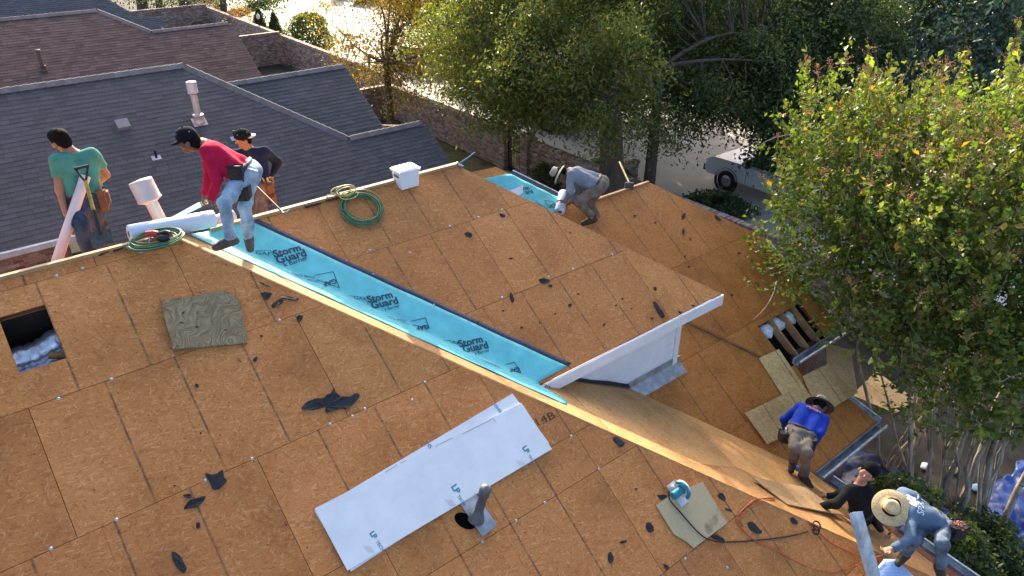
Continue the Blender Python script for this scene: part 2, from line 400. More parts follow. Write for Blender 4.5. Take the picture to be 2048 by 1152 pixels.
PB = [(0.23, 0.30 / CS), (3.67, 0.30 / CS), (6.35, -2.38 / CS), (2.91, -2.38 / CS)]
sB = slope_part(house, 'upper_slope', OB, X, E2A, NA, PB, GAPM, 0.0145, 0.05); sB['label'] = 'raised middle roof slope above white siding wall'
deck(sB, OB, X, E2A, NA, PB, [0.40, -0.51, -1.69, -2.95], [1.58, 3.33, 2.81], OSB)
def cuv(P): return [(float((np.array([x, y, zC(x, y)]) - OC) @ E1C), float((np.array([x, y, zC(x, y)]) - OC) @ E2C)) for x, y in P]   # (x, y) to (u, v) on the side slope
PC = cuv([(HS, 0), (0.23, 0.30), (2.69, -2.16), (4.81, -2.16), (XE, 2.653 - XE), (XE, HS - XE)])
sC = slope_part(house, 'side_slope', OC, E1C, E2C, NC, PC, GAPM, 0.0145, 0.05); sC['label'] = 'narrow side roof slope of yellowed board'
deck(sC, OC, E1C, E2C, NC, PC, [0.6, -1.9, -4.2, -6.3, -8.4], [0.1, 0.1, -0.9, -1.4], OSB_C)
DXY = [(3.9, 1.3), (5.05, 1.25), (6.02, 0.30), (7.73, 0.30), (9.25, -1.15), (9.42, -2.87), (7.88, -2.87), (7.88, -3.30), (8.30, -3.30), (8.62, -4.15), (6.80, -4.15), (3.9, -1.25)]
PD = [(x, y / CS) for x, y in DXY]
DH = (7.74, 8.95, -2.95 / CS, -2.27 / CS)
sD = slope_part(house, 'lower_slope', OD, X, E2A, NA, PD, GAPM, 0.0145, 0.05, DH); sD['label'] = 'shaded lower roof slope of orange board with eave opening'
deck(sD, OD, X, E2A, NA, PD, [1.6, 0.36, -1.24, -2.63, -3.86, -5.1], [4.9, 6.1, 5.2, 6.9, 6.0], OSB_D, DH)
PK = [(-x, -y / CS) for x, y in [(-9, 0), (HS, 0), (0.23, 0.30), (3.67, 0.30), (4.7, 1.33), (4.7, 5.7), (-9, 5.7)]]
sK = slope_part(house, 'rear_slope', OA, -X, E2K, NBK, PK, GAPM, 0.0145, 0.05)
deck(sK, OA, -X, E2K, NBK, PK, [0, -1.22, -2.44, -3.66, -4.88, -6.1, -6.9], [0, 1.2], OSB)
# rear faces of the stepped ridges (thin filler so nothing is open from behind)
b = MB()
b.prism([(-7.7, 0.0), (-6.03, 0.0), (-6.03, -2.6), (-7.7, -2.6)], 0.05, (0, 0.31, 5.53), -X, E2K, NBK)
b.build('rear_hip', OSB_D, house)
# ridge boards (pale battens along the ridges)
for (p, q, w) in (((-9, 0.012, 7.012), (-0.17, 0.012, 7.012), 0.05), ((0.32, 0.31, 6.815), (3.67, 0.31, 6.815), 0.06), ((6.05, 0.31, 5.565), (7.70, 0.31, 5.565), 0.05)):
    b = MB(); p, q = np.array(p), np.array(q); b.box((p + q) / 2, (np.linalg.norm(q - p), w, 0.035))
    b.build('ridge_batten', LUMBER_L if p[0] < 1 else LUMBER, house)
# walls below
BRICKC = [(0.30, 0.18, 0.135), (0.38, 0.26, 0.20), (0.23, 0.145, 0.115), (0.44, 0.34, 0.28), (0.33, 0.235, 0.2), (0.48, 0.4, 0.34)]
BRICK = mat('brick', (0.9, 0.9, 0.9), 0.9, 0.25, 18, 0.4, 60, tint=True)
BRICKO = mat('brick_single', (0.34, 0.24, 0.19), 0.9, 0.35, 18, 0.4, 60, rand=0.4)
MORTAR = mat('mortar', (0.42, 0.38, 0.33), 0.95, 0.15, 20, 0.3, 60)
_bm = None
def brick_wall(owner, p0, p1, h, th=0.2, z0=0.0, mb=None, singles=None, s_limit=None, cap=True, L=0.203, H=0.067, J=0.011):
    """real bricks with recessed mortar; bricks within 'singles' metres of p0 become objects of their own"""
    global _bm
    p0 = np.array([*p0, z0], float); p1 = np.array([*p1, z0], float); d = p1 - p0; ln = np.linalg.norm(d); d /= ln; nn = np.array([-d[1], d[0], 0.])
    core = MB(); core.box((p0 + p1) / 2 + Z * (h / 2), (ln - 0.012, th - 0.018, h - 0.012), (d, nn, Z)); core.build('mortar_core', MORTAR, owner)
    mb = MB(); cnt = 0
    nrow = int((h - (0.09 if cap else 0)) / (H + J)); P = []
    for r in range(nrow):
        s = 0 if r % 2 == 0 else -(L + J) / 2
        while s < ln - 0.01:
            a, e = max(0, s), min(ln, s + L)
            if e - a > 0.03: P.append((a, e, r * (H + J)))
            s += L + J
    if _bm is None:
        t = MB(); t.box((0, 0, 0), (L, th, H)); tmp = t.build('brick', BRICKO, None, (0, 0, 0)); _bm = tmp.data; bpy.data.objects.remove(tmp)
    ang = math.atan2(d[1], d[0]); pw = wloc(owner)
    for (a, e, z) in P:
        pr = random.uniform(-0.004, 0.004)
        if singles and cnt < 290 and e - a > L - 0.001 and singles[0] < a < singles[1]:
            o = bpy.data.objects.new('brick', _bm); col.objects.link(o); o.parent = owner
            c = p0 + d * (a + e) / 2 + Z * (z + H / 2 + J / 2) + nn * pr
            o.location = Vector(c) - pw; o.rotation_euler = (0, 0, ang); cnt += 1
        else:
            c_ = np.array(random.choice(BRICKC)) * random.uniform(0.75, 1.25)
            mb.box(p0 + d * (a + e) / 2 + Z * (z + H / 2 + J / 2) + nn * pr, (e - a, th, H), (d, nn, Z), colr=c_)
    if cap:
        s = 0
        while s < ln:
            c_ = np.array(random.choice(BRICKC)) * random.uniform(0.9, 1.4)
            mb.box(p0 + d * (s + 0.032) + Z * (h - 0.045 + random.uniform(-.003, .003)), (0.062, th + 0.05, 0.09), (d, nn, Z), colr=c_); s += 0.073
    if mb.v: props(mb.build('brickwork', BRICK, owner), kind='stuff')
# outer walls of the house in front (below the eaves)
for (p, q, zz) in (((6.45, -9.0), (6.45, -4.0), 2.3), ((6.5, -3.95), (8.3, -3.95), 2.4), ((8.3, -3.95), (8.3, -2.7), 2.4), ((8.4, -2.65), (9.2, -2.65), 3.2), ((9.15, -2.65), (9.15, 3.0), 3.2)):
    b = MB(); p, q = np.array([*p, 0]), np.array([*q, 0]); d = (q - p) / np.linalg.norm(q - p)
    b.box((p + q) / 2 + Z * zz / 2, (np.linalg.norm(q - p), 0.1, zz), (d, np.cross(Z, d), Z)); b.build('outer_wall', mat('wall_brick_far', (0.24, 0.16, 0.12), 0.9, 0.35, 9, 0.4, 30), house)
# white fascia and siding under the raised slope
b = MB(); e0 = np.array([2.95, -2.395, ZB - T * 2.38]); e1_ = np.array([6.37, -2.395, ZB - T * 2.38])
b.box((e0 + e1_) / 2 + np.array([0, -0.004, -0.10]), (3.45, 0.028, 0.165)); b.build('fascia', WHITE_PAINT, house)
b = MB(); b.box((4.7, -2.27, 4.832), (3.35, 0.22, 0.012)); b.build('soffit', WHITE_PAINT, house)
yw = -2.16
for k in range(11):                                      # lap siding boards, clipped by the two roofs below
    z1 = 4.83 - k * 0.165; z0 = z1 - 0.172
    zc = (z0 + z1) / 2
    xl = max((CK + CY * yw - zc) / -CX - 0.02, 2.72)                  # meets the side slope
    xr = 5.72
    if zc < 5.35 + T * yw - 0.02 or xl > xr - 0.1: continue
    b = MB(); ax = (X, np.array([0, 0.9995, 0.03]), np.array([0, -0.03, 0.9995])); b.box(((xl + xr) / 2, yw + 0.012, zc), (xr - xl, 0.014, z1 - z0), ax); b.build('siding_board', SIDING, house)
b = MB(); b.box((5.765, yw + 0.002, 4.33), (0.10, 0.04, 1.02)); b.build('corner_board', WHITE_PAINT, house)
b = MB(); b.box((4.27, yw + 0.16, 4.38), (3.0, 0.28, 0.9)); b.build('wall_core', SIDING, house)
b = MB(); b.add([(5.81, yw, 3.75), (5.81, yw, 4.84), (5.81, -2.02, 4.95), (5.81, -2.02, 3.85)], [(0, 1, 2, 3)]); b.build('side_wall', SIDING, house)
# step flashing where the siding meets the lower roofs
b = MB(); zf = 5.35 + T * (yw - 0.14)
b.prism([(4.70, (yw - 0.17) / CS), (5.88, (yw - 0.17) / CS), (5.88, (yw + 0.02) / CS), (4.70, (yw + 0.02) / CS)], 0.004, OD, X, E2A, NA, top=0.012)
b.box((5.29, yw - 0.012, 5.35 + T * yw + 0.05), (1.18, 0.004, 0.12)); b.build('step_flashing', GALV, house)
b = MB()
fl = [(3.1, 0.0), (3.5, 0.02), (4.0, 0.01), (4.35, 0.03), (4.78, 0.02)]
for (x0, h0), (x1, h1) in zip(fl[:-1], fl[1:]):
    za, zb = zC(x0, yw), zC(x1, yw)
    b.add([(x0, yw - 0.015, za + h0 + .05), (x1, yw - 0.015, zb + h1 + .05), (x1, yw - 0.045, zb + 0.012 + h1 * .3), (x0, yw - 0.045, za + 0.012 + h0 * .3)], [(3, 2, 1, 0)])
b.build('torn_flashing', FELT, house)
# diagonal lip across the lower slope
b = MB(); p0, p1 = onD(1362, 639), onD(1530, 719); d = p1 - p0; L = np.linalg.norm(d); d /= L
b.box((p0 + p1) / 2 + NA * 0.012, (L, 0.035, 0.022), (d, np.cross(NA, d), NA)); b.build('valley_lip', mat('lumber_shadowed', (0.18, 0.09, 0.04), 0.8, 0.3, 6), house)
# pale batten under the hip of the side slope (top of the strip near the workers)
b = MB(); p0, p1 = np.array([HS + .05, -.05, 6.967]), np.array([XE, HS - XE, 7 + T * (HS - XE)]); d = p1 - p0; L = np.linalg.norm(d); d /= L
nh = (NA + NC); nh /= np.linalg.norm(nh)
b.box((p0 + p1) / 2 - nh * 0.013, (L, 0.03, 0.02), (d, np.cross(nh, d), nh)); b.build('hip_batten', LUMBER, house)

# openings: attic seen through the square cut in the front slope
att = MB()
def fr(u, v, w, O=OA): return O + X * u + E2A * v + NA * w
h0, h1, g0, g1 = HOLE
for (a, c) in (((h0 - .01, g0), (h0 - .01, g1)), ((h1 + .01, g0), (h1 + .01, g1)), ((h0, g0 - .01), (h1, g0 - .01)), ((h0, g1 + .01), (h1, g1 + .01))):
    p, q = fr(*a, -0.0), fr(*c, -0.0); p2, q2 = fr(*a, -0.10), fr(*c, -0.10)
    att.add([p, q, q2, p2], [(0, 1, 2, 3)])
att.build('opening_edge', LUMBER, house)
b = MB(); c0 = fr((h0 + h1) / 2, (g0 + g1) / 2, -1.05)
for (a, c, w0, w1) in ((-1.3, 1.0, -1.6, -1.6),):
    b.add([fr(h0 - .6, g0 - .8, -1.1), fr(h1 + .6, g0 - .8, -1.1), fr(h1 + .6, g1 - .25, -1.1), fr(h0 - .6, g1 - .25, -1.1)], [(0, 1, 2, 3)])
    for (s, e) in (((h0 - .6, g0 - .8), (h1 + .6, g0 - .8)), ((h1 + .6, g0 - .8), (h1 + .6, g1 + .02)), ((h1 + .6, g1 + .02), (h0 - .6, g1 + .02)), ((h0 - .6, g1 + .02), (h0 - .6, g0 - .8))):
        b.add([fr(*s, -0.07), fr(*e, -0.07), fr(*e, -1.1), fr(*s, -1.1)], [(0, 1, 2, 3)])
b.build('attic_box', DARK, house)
FOIL = mat('duct_foil', (0.72, 0.76, 0.82), 0.32, 0.2, 6, 0.9, 14, metal=0.85)
for k, (p, q) in enumerate((((15, 690), (100, 650)), ((38, 735), (128, 690)))):
    P0, P1 = onA(*p) - NA * 0.40, onA(*q) - NA * 0.40; dd = P1 - P0; path = [P0 - dd * .5 + dd * t * 2 + np.array([0, 0, .02 * math.sin(t * 9)]) for t in np.linspace(0, 1, 22)]
    b = MB(); b.tube(path, [0.14 + 0.008 * math.sin(i * 2.1) for i in range(22)], 16); b.build('foil_duct', FOIL, house)
b = MB(); b.tube([onA(90, 690) - NA * .22, onA(170, 690) - NA * .22], 0.035, 8); b.build('truss_web', LUMBER, house)
b = MB(); b.box(onA(108, 640) - NA * .25, (0.04, 0.6, 0.09), (X, E2A, NA)); b.build('rafter', LUMBER, house)
# eave opening in the lower slope: rafter tails, insulation, dark space
def frd(u, y, w): return OD + X * u + E2A * (y / CS) + NA * w
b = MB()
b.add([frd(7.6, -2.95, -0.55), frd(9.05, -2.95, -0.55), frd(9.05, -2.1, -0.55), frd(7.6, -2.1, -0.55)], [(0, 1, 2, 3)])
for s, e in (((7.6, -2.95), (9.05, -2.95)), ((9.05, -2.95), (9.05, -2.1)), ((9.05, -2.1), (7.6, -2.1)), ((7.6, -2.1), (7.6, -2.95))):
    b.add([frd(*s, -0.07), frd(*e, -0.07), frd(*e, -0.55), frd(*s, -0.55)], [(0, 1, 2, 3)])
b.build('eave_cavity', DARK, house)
for u in (8.12, 8.45, 8.78):
    b = MB(); b.prism([(2.2, -0.02), (2.86, -0.02), (2.87, -0.06), (2.78, -0.15), (2.2, -0.16)], 0.042, frd(u, 0, 0), -E2A / CS, NA, X, top=0.02); b.build('rafter_tail', LUMBER, house)
INSUL = mat('insulation_white', (0.75, 0.78, 0.8), 0.9, 0.2, 16, 1.0, 30)
def lump(c, r, name, m, parent, seed=0, seg=(14, 9), amp=0.25, ax=None):
    rr = np.random.default_rng(seed); b = MB(); vs = []; fs = []; nu, nv = seg; ax = np.eye(3) if ax is None else np.array(ax)
    ph = rr.uniform(0, 6.28, 8)
    for i in range(nv + 1):
        th = math.pi * i / nv
        for j in range(nu):
            q = 2 * math.pi * j / nu
            k = 1 + amp * (math.sin(3 * q + ph[0]) * math.sin(2 * th + ph[1]) * .5 + math.sin(5 * q + ph[2] + 3 * th) * .3 + rr.uniform(-.3, .3))
            p = np.array([math.sin(th) * math.cos(q) * r[0], math.sin(th) * math.sin(q) * r[1], math.cos(th) * r[2]]) * k
            vs.append(np.array(c) + ax[0] * p[0] + ax[1] * p[1] + ax[2] * p[2])
    for i in range(nv):
        for j in range(nu): fs.append((i * nu + j, (i + 1) * nu + j, (i + 1) * nu + (j + 1) % nu, i * nu + (j + 1) % nu))
    b.add(vs, fs, smooth=True); return b.build(name, m, parent)
for k, u in enumerate((7.98, 8.29, 8.61)):
    lump(frd(u, -2.37, -0.12), (0.13, 0.13, 0.07), 'insulation_batt', INSUL, house, k, ax=(X, E2A, NA))
# gutters
def gutter(p, q, outw, m, name='gutter', w=0.12, h=0.085):
    p, q = np.array(p, float), np.array(q, float); d = q - p; L = np.linalg.norm(d); d /= L; outw = np.array(outw, float)
    prof = [(0, 0.012), (0, -h), (w * .75, -h), (w, -h * .35), (w, 0.004), (w + .012, 0.004), (w + .012, -h * .4), (w * .78, -h - .006), (-.006, -h - .006), (-.006, 0.012)]
    b = MB(); n = len(prof); vs = []
    seg = max(2, int(L / 0.25))
    for i in range(seg + 1):
        c = p + d * L * i / seg + Z * random.uniform(-.004, .004)
        for a, z in prof: vs.append(c + outw * (a + random.uniform(-.002, .002)) + Z * z)
    fs = [(i * n + j, i * n + (j + 1) % n, (i + 1) * n + (j + 1) % n, (i + 1) * n + j) for i in range(seg) for j in range(n)]
    b.add(vs, fs); o = b.build(name, m, house)
    b = MB(); b.box((p + q) / 2 + outw * (w + .004) + Z * 0.012, (L, 0.024, 0.012), (d, np.cross(Z, d), Z)); b.build('gutter_lip', GUTTER_W, o)
    return o
gutter((XE + .02, -4.35, zC(XE, -4.35) + .01), (XE + .02, -XE - .2, zC(XE, -XE - .2) + .01), X, GUTTER)
zd = 5.35 - T * 4.15
gutter((6.80, -4.17, zd + .01), (8.66, -4.17, zd + .01), -Y, GUTTER)
zd1 = 5.35 - T * 2.87
gutter((7.92, -2.89, zd1 + .01), (9.5, -2.89, zd1 + .01), -Y, GUTTER)
gutter(frd(8.36, -3.55, 0.02), frd(8.68, -4.15, 0.02), X, GUTTER, 'rake_edge', 0.05, 0.05)
b = MB(); p0, p1 = frd(9.27, -1.2, .012), frd(9.45, -2.87, .012); d = p1 - p0; L = np.linalg.norm(d); d /= L
b.box((p0 + p1) / 2, (L, .06, .02), (d, np.cross(NA, d), NA)); b.build('drip_edge', GUTTER_W, house)
b = MB(); b.tube([(7.08, -4.45, 2.45), (7.1, -4.7, 2.0), (7.1, -4.75, 0.1)], 0.04, 8); b.build('downpipe', GUTTER, house)

# ---------------------------------------------------------------- neighbouring shingled roofs
SH_G = mat('shingle_grey', (0.088, 0.09, 0.098), 0.9, 0.2, 30, 0.5, 120, tint=True)
SH_R = mat('shingle_brown', (0.18, 0.108, 0.086), 0.9, 0.2, 30, 0.5, 120, tint=True)
SH_D = mat('shingle_dark', (0.075, 0.085, 0.095), 0.9, 0.2, 30, 0.5, 120, tint=True)
SH_GO = mat('shingle_grey_single', (0.088, 0.09, 0.098), 0.9, 0.2, 30, 0.5, 120, rand=0.15)
CAPG = mat('ridge_cap_grey', (0.15, 0.148, 0.15), 0.9, 0.2, 20, 0.4, 90, rand=0.15)
CAPR = mat('ridge_cap_brown', (0.22, 0.17, 0.155), 0.9, 0.2, 20, 0.4, 90, rand=0.15)
_shm = {}
def shingles(owner, name, O, e1, e2, n, poly, m, single_mat=None, single_ok=None, expo=0.143, tab=0.31, tintamp=0.15):
    us = [p[0] for p in poly]; vv = [p[1] for p in poly]
    b = MB(); b.prism(poly, 0.08, O, e1, e2, n, top=-0.004); bed = b.build(name, m, owner)
    stuff = MB(); cnt = 0; v = min(vv); row = 0; pw = wloc(owner)
    if single_mat is not None and single_mat.name not in _shm:
        t = MB(); t.add([(-tab / 2 + .003, -expo / 2, .009), (tab / 2 - .003, -expo / 2, .009), (tab / 2 - .003, expo / 2 + .01, .002), (-tab / 2 + .003, expo / 2 + .01, .002), (-tab / 2 + .003, -expo / 2, -.003), (tab / 2 - .003, -expo / 2, -.003)], [(0, 1, 2, 3), (4, 5, 1, 0), (0, 3, 4), (1, 5, 2)])
        tmp = t.build('shingle', single_mat, None, (0, 0, 0)); _shm[single_mat.name] = tmp.data; bpy.data.objects.remove(tmp)
    rot = Matrix(((e1[0], e2[0], n[0]), (e1[1], e2[1], n[1]), (e1[2], e2[2], n[2]))).to_euler()
    while v < max(vv):
        u = min(us) - random.uniform(0, tab)
        while u < max(us):
            w = tab * random.choice((0.55, 0.8, 1.0, 1.0, 1.25)); a = (u + .0012, u + w - .0012, v, v + expo + 0.01)
            P = clip_rect(poly, *a)
            if len(P) >= 3 and area(P) > 0.002:
                whole = abs(area(P) - (a[1] - a[0]) * (a[3] - a[2])) < 1e-4
                if single_ok and whole and cnt < 290 and single_ok(u, v):
                    o = bpy.data.objects.new('shingle', _shm[single_mat.name]); col.objects.link(o); o.parent = owner
                    c = O + e1 * (u + w / 2) + e2 * (v + expo / 2); o.location = Vector(c) - pw; o.rotation_euler = rot; o.scale = (w / tab, 1, 1); cnt += 1
                else:
                    k = random.uniform(1 - tintamp, 1 + tintamp); tc = (k * random.uniform(.97, 1.04), k, k * random.uniform(.97, 1.03))
                    hi = random.choice((.009, .009, .013))
                    P2 = P if area_sign(P) > 0 else P[::-1]
                    vs = [O + e1 * p[0] + e2 * p[1] + n * (hi - (hi - .002) * (p[1] - v) / (expo + .01)) for p in P2]
                    m_ = len(P2); base = [O + e1 * p[0] + e2 * p[1] - n * .003 for p in P2]
                    fs = [list(range(m_))]
                    for i in range(m_):
                        if abs(P2[i][1] - v) < 1e-6 and abs(P2[(i + 1) % m_][1] - v) < 1e-6: fs.append([i, m_ + i, m_ + (i + 1) % m_, (i + 1) % m_])
                    stuff.add(vs + base, fs, colr=tc)
            u += w
        v += expo; row += 1
    props(stuff.build('shingle_courses', m, owner), kind='stuff')
def area_sign(P): return sum(P[i][0] * P[(i + 1) % len(P)][1] - P[(i + 1) % len(P)][0] * P[i][1] for i in range(len(P)))
def ridge_caps(owner, p, q, m, w=0.30, step=0.2, n=Z):
    p, q = np.array(p, float), np.array(q, float); d = q - p; L = np.linalg.norm(d); d /= L; s = np.cross(n, d); s /= np.linalg.norm(s); nn = np.cross(d, s)
    k = int(L / step)
    for i in range(k):
        a = p + d * (i * step); c = a + d * (step + .03)
        b = MB(); vs = []
        for c_, lift in ((a, .012), (c, .035)):
            for off, dz in ((-w / 2, -w * .3), (-w * .06, 0), (w * .06, 0), (w / 2, -w * .3)): vs.append(c_ + s * off + nn * (dz + lift))
        b.add(vs, [(0, 4, 5, 1), (1, 5, 6, 2), (2, 6, 7, 3), (4, 0, 1, 5)][:3] + [(7, 6, 5, 4)]); b.build('ridge_cap', m, owner)
# --- grey house
gh = thing('grey_roof_house', 'neighbouring house with grey shingle roof behind the workers', 'house', (0, 10, 0))
def uvN(P): return (P[0], P[1] / CS)
ON = np.array([0, 0, -4.0])
rN = [onN(0, 180), onN(365, 128), onN(700, 280), onN(858, 240), onN(918, 333)]
ey = 10.55 / CS; xl = -9.0
ry = rN[0][1] / CS
PN = [(xl, ry), uvN(rN[1]), (rN[2][0], rN[3][1] / CS), (9.95, rN[3][1] / CS), (9.95, 9.2 / CS), (-0.15, 9.2 / CS), (-0.15, ey), (xl, ey)]
shingles(gh, 'front_roof', ON, X, E2A, NA, PN, SH_G, SH_GO, lambda u, v: -1.2 < u < 6 and v > ey + 0.3)
def zN(y): return -4 + T * y
ridge_caps(gh, (xl, ry * CS, zN(ry * CS) + .02), (rN[1][0], ry * CS, zN(ry * CS) + .02), CAPG, 0.34)
hip_e = np.array([PN[2][0], PN[2][1] * CS, zN(PN[2][1] * CS)])
ridge_caps(gh, hip_e + Z * .02, (rN[1][0], ry * CS, zN(ry * CS) + .02), CAPG, 0.34)
ridge_caps(gh, hip_e + Z * .02, (9.95, hip_e[1], hip_e[2] + .02), CAPG, 0.32)
# wing behind the hip
ON2 = np.array([0, 0, -4.75])
w0, w1 = hit((0, -T, 1), -4.75, 470, 165), hit((0, -T, 1), -4.75, 692, 135)
PN2 = [(w0[0] - 1.2, w0[1] / CS), (w1[0], w0[1] / CS), (w1[0], (w0[1] - 4.2) / CS), (w0[0] + 2.6, (w0[1] - 4.2) / CS)]
shingles(gh, 'wing_roof', ON2, X, E2A, NA, PN2, SH_G)
ridge_caps(gh, (w0[0] - .9, w0[1], w0[2] + .02), (w1[0], w0[1], w0[2] + .02), CAPG, 0.32)
def gable(owner, x, y0, y1, yr, zr, ze, m, thick=0.12):
    b = MB(); b.prism([(y0, 0), (y1, 0), (y1, ze), (yr, zr), (y0, ze)], thick, (x, 0, 0), Y, Z, X); b.build('gable_wall', m, owner)
WB = mat('wall_brick_neighbour', (0.25, 0.18, 0.145), 0.9, 0.35, 14, 0.5, 40)
gable(gh, 9.75, 9.6, 17.5, PN[2][1] * CS, zN(PN[2][1] * CS) - .1, 2.1, WB)
b = MB()   # rear slopes close the volume
zr, yr = zN(ry * CS), ry * CS
b.add([(xl, yr, zr), (rN[1][0], yr, zr), (9.0, yr + 5.5, zr - 5.5 * T), (xl, yr + 5.5, zr - 5.5 * T)], [(0, 1, 2, 3)])
b.add([(rN[1][0], yr, zr), hip_e, (9.95, hip_e[1], hip_e[2]), (9.95, hip_e[1] + 2.0, hip_e[2] - 2 * T), (rN[1][0] + 1, yr + 1.5, zr - T * 1.8)], [(0, 1, 2, 3, 4)])
b.add([(w0[0] - 1.2, w0[1], w0[2]), (w1[0], w0[1], w0[2]), (w1[0], w0[1] + 3.5, w0[2] - 3.5 * T), (w0[0] - 1.2, w0[1] + 3.5, w0[2] - 3.5 * T)], [(3, 2, 1, 0)])
b.build('rear_roof', SH_D, gh)
gable(gh, w1[0] - .15, w0[1] - 4.0, w0[1] + 3.3, w0[1], w0[2] - .12, 2.3, WB)
# eave fascia, gutter and brick wall facing us
b = MB(); b.box(((xl - .15) / 2, 10.50, zN(10.5) - .03), (-.15 - xl, 0.11, 0.13)); b.box(((-.15 + 9.95) / 2, 9.15, zN(9.15) - .03), (10.1, 0.11, 0.13)); b.build('eave_gutter', mat('gutter_pale', (0.5, 0.55, 0.6), 0.5, 0.2, 5), gh)
brick_wall(gh, (-0.3, 10.9), (-5.0, 10.9), 2.95, 0.2, cap=False)
b = MB(); b.box((4.75, 9.55, .95), (9.9, 0.1, 1.9)); b.box((-.2, 10.2, 1.1), (.1, 1.3, 2.2)); b.build('side_wall', WB, gh)
# --- brown house
rh = thing('brown_roof_house', 'house with reddish brown shingle roof at upper left', 'house', (2, 26, 0))
OR = np.array([0, 0, -13.5]); q = [onR(0, 35), onR(195, 20), onR(303, 62), onR(462, 45)]
def zR(y): return -13.5 + T * y
eyr = (q[3][1] - 5.0) / CS
PR = [(-9.0, q[1][1] / CS), uvN(q[1]), (q[2][0], q[3][1] / CS), (q[3][0], q[3][1] / CS), (q[3][0], eyr), (-9.0, eyr)]
shingles(rh, 'front_roof', OR, X, E2A, NA, PR, SH_R, tintamp=0.24)
hq = np.array([q[2][0], q[3][1], zR(q[3][1]) + .02])
ridge_caps(rh, (-9, q[1][1], zR(q[1][1]) + .02), (q[1][0], q[1][1], zR(q[1][1]) + .02), CAPR, .34)
ridge_caps(rh, hq, (q[1][0], q[1][1], zR(q[1][1]) + .02), CAPR, .34)
ridge_caps(rh, hq, (q[3][0], q[3][1], hq[2]), CAPR, .32)
gable(rh, q[3][0] - .35, q[3][1] - 4.5, q[3][1] + 3, q[3][1], hq[2] - .5, 1.5, WB)
b = MB(); yq, zq = q[1][1], zR(q[1][1])
b.add([(-9, yq, zq), (q[1][0], yq, zq), (q[3][0], yq + 5, zq - 5 * T), (-9, yq + 5, zq - 5 * T)], [(0, 1, 2, 3)])
b.add([(q[1][0], yq, zq), hq, (q[3][0], hq[1], hq[2]), (q[3][0], hq[1] + 3, hq[2] - 2.0), (q[3][0], yq + 5, zq - 5 * T)], [(0, 1, 2, 3, 4)])
b.build('rear_roof', SH_D, rh)
# --- dark house
dh = thing('dark_roof_house', 'dark slate grey shingle roof in the upper left corner', 'house', (2, 40, 0))
ev = 28.0 - 7; ODk = np.array([0, 0, 7 - 28.0]); dhit = lambda x, y: hit((0, -T, 1), 7 - 28.0, x, y)
q = [dhit(0, -18), dhit(175, -25), dhit(282, 36), dhit(322, 32)]
PQ = [(-8, q[1][1] / CS), uvN(q[1]), (q[2][0], q[3][1] / CS), (q[3][0], q[3][1] / CS), (q[3][0], (q[3][1] - 4.5) / CS), (-8, (q[3][1] - 4.5) / CS)]
shingles(dh, 'front_roof', ODk, X, E2A, NA, PQ, SH_D)
gable(dh, q[3][0] - .2, q[3][1] - 4.3, q[3][1] + 3, q[3][1], 7 - 28 + T * q[3][1] - .15, 1.5, WB)
b = MB(); yq, zq = q[1][1], -21 + T * q[1][1]
b.add([(-8, yq, zq), (q[1][0], yq, zq), (q[3][0], yq + 4, zq - 4 * T), (-8, yq + 4, zq - 4 * T)], [(0, 1, 2, 3)]); b.build('rear_roof', SH_D, dh)

# ---------------------------------------------------------------- brick garden walls
WX = 15.3
w = thing('garden_wall', 'brick garden wall on the left of the iron gate', 'wall', (WX, 16, 0))
brick_wall(w, (WX, 14.0), (WX, 23.0), 1.6, singles=(0.4, 4.0))
w = thing('garden_wall', 'brick garden wall beside the lower roof, right of the gate', 'wall', (WX, 8, 0))
brick_wall(w, (WX, 12.7), (WX, -3.0), 1.6, singles=(5.0, 9.5))
w = thing('garden_wall', 'brick cross wall behind the yellow leaved tree', 'wall', (12, 23.1, 0))
brick_wall(w, (WX - .12, 23.1), (9.9, 23.1), 1.6)
w = thing('garden_wall', 'brick street wall between the grey roof and the street', 'wall', (WX + .6, 30, 0))
brick_wall(w, (16.0, 23.3), (16.0, 37.2), 1.7)
w = thing('garden_wall', 'brick cross wall at the end of the brown roof', 'wall', (13, 37.4, 0))
brick_wall(w, (15.9, 37.4), (9.6, 37.4), 1.9)
w = thing('garden_wall', 'brick wall running behind the two small conifers', 'wall', (16, 44, 0))
brick_wall(w, (16.0, 37.5), (16.0, 58), 1.7)
w = thing('garden_wall', 'low brick wall under the leaning tree trunks at top', 'wall', (12, 52, 0))
brick_wall(w, (15.9, 51), (8.8, 51), 1.9)
w = thing('planter_wall', 'low brick wall with pale top behind the lower ridge', 'wall', (16.5, 9.0, 0))
brick_wall(w, (15.5, 9.9), (18.3, 9.9), 0.9)
# gate pillars and iron gate
GATEI = mat('wrought_iron', (0.02, 0.018, 0.017), 0.5, 0.2, 20, metal=0.4)
for yy, lab in ((14.15, 'tall brick gate pillar on the left of the iron gate'), (12.75, 'brick gate pillar with finial on the right of the iron gate')):
    p = thing('gate_pillar', lab, 'pillar', (WX, yy, 0), 'brick pillars of the garden gate')
    brick_wall(p, (WX - .02, yy - .2), (WX - .02, yy + .2), 1.85, 0.42, cap=False, L=0.19)
    b = MB(); b.box((WX - .02, yy, 1.89), (0.52, 0.5, 0.08)); b.build('cap_stone', CONC_W, p)
    if yy < 13: b = MB(); b.lathe([(0.0, .34), (.05, .3), (.075, .22), (.05, .14), (.03, .1), (.06, .03), (.07, 0)], (WX - .02, yy, 1.93), Z, 10); b.build('finial', GATEI, p)
g = thing('iron_gate', 'black wrought iron gate between two brick pillars', 'gate', (WX, 13.45, 0))
b = MB()
for z in (0.12, 0.9, 1.6): b.box((WX, 13.45, z), (0.03, 1.0, 0.04))
for yy in (12.96, 13.94): b.box((WX, yy, 0.85), (0.04, 0.04, 1.6))
b.build('gate_frame', GATEI, g)
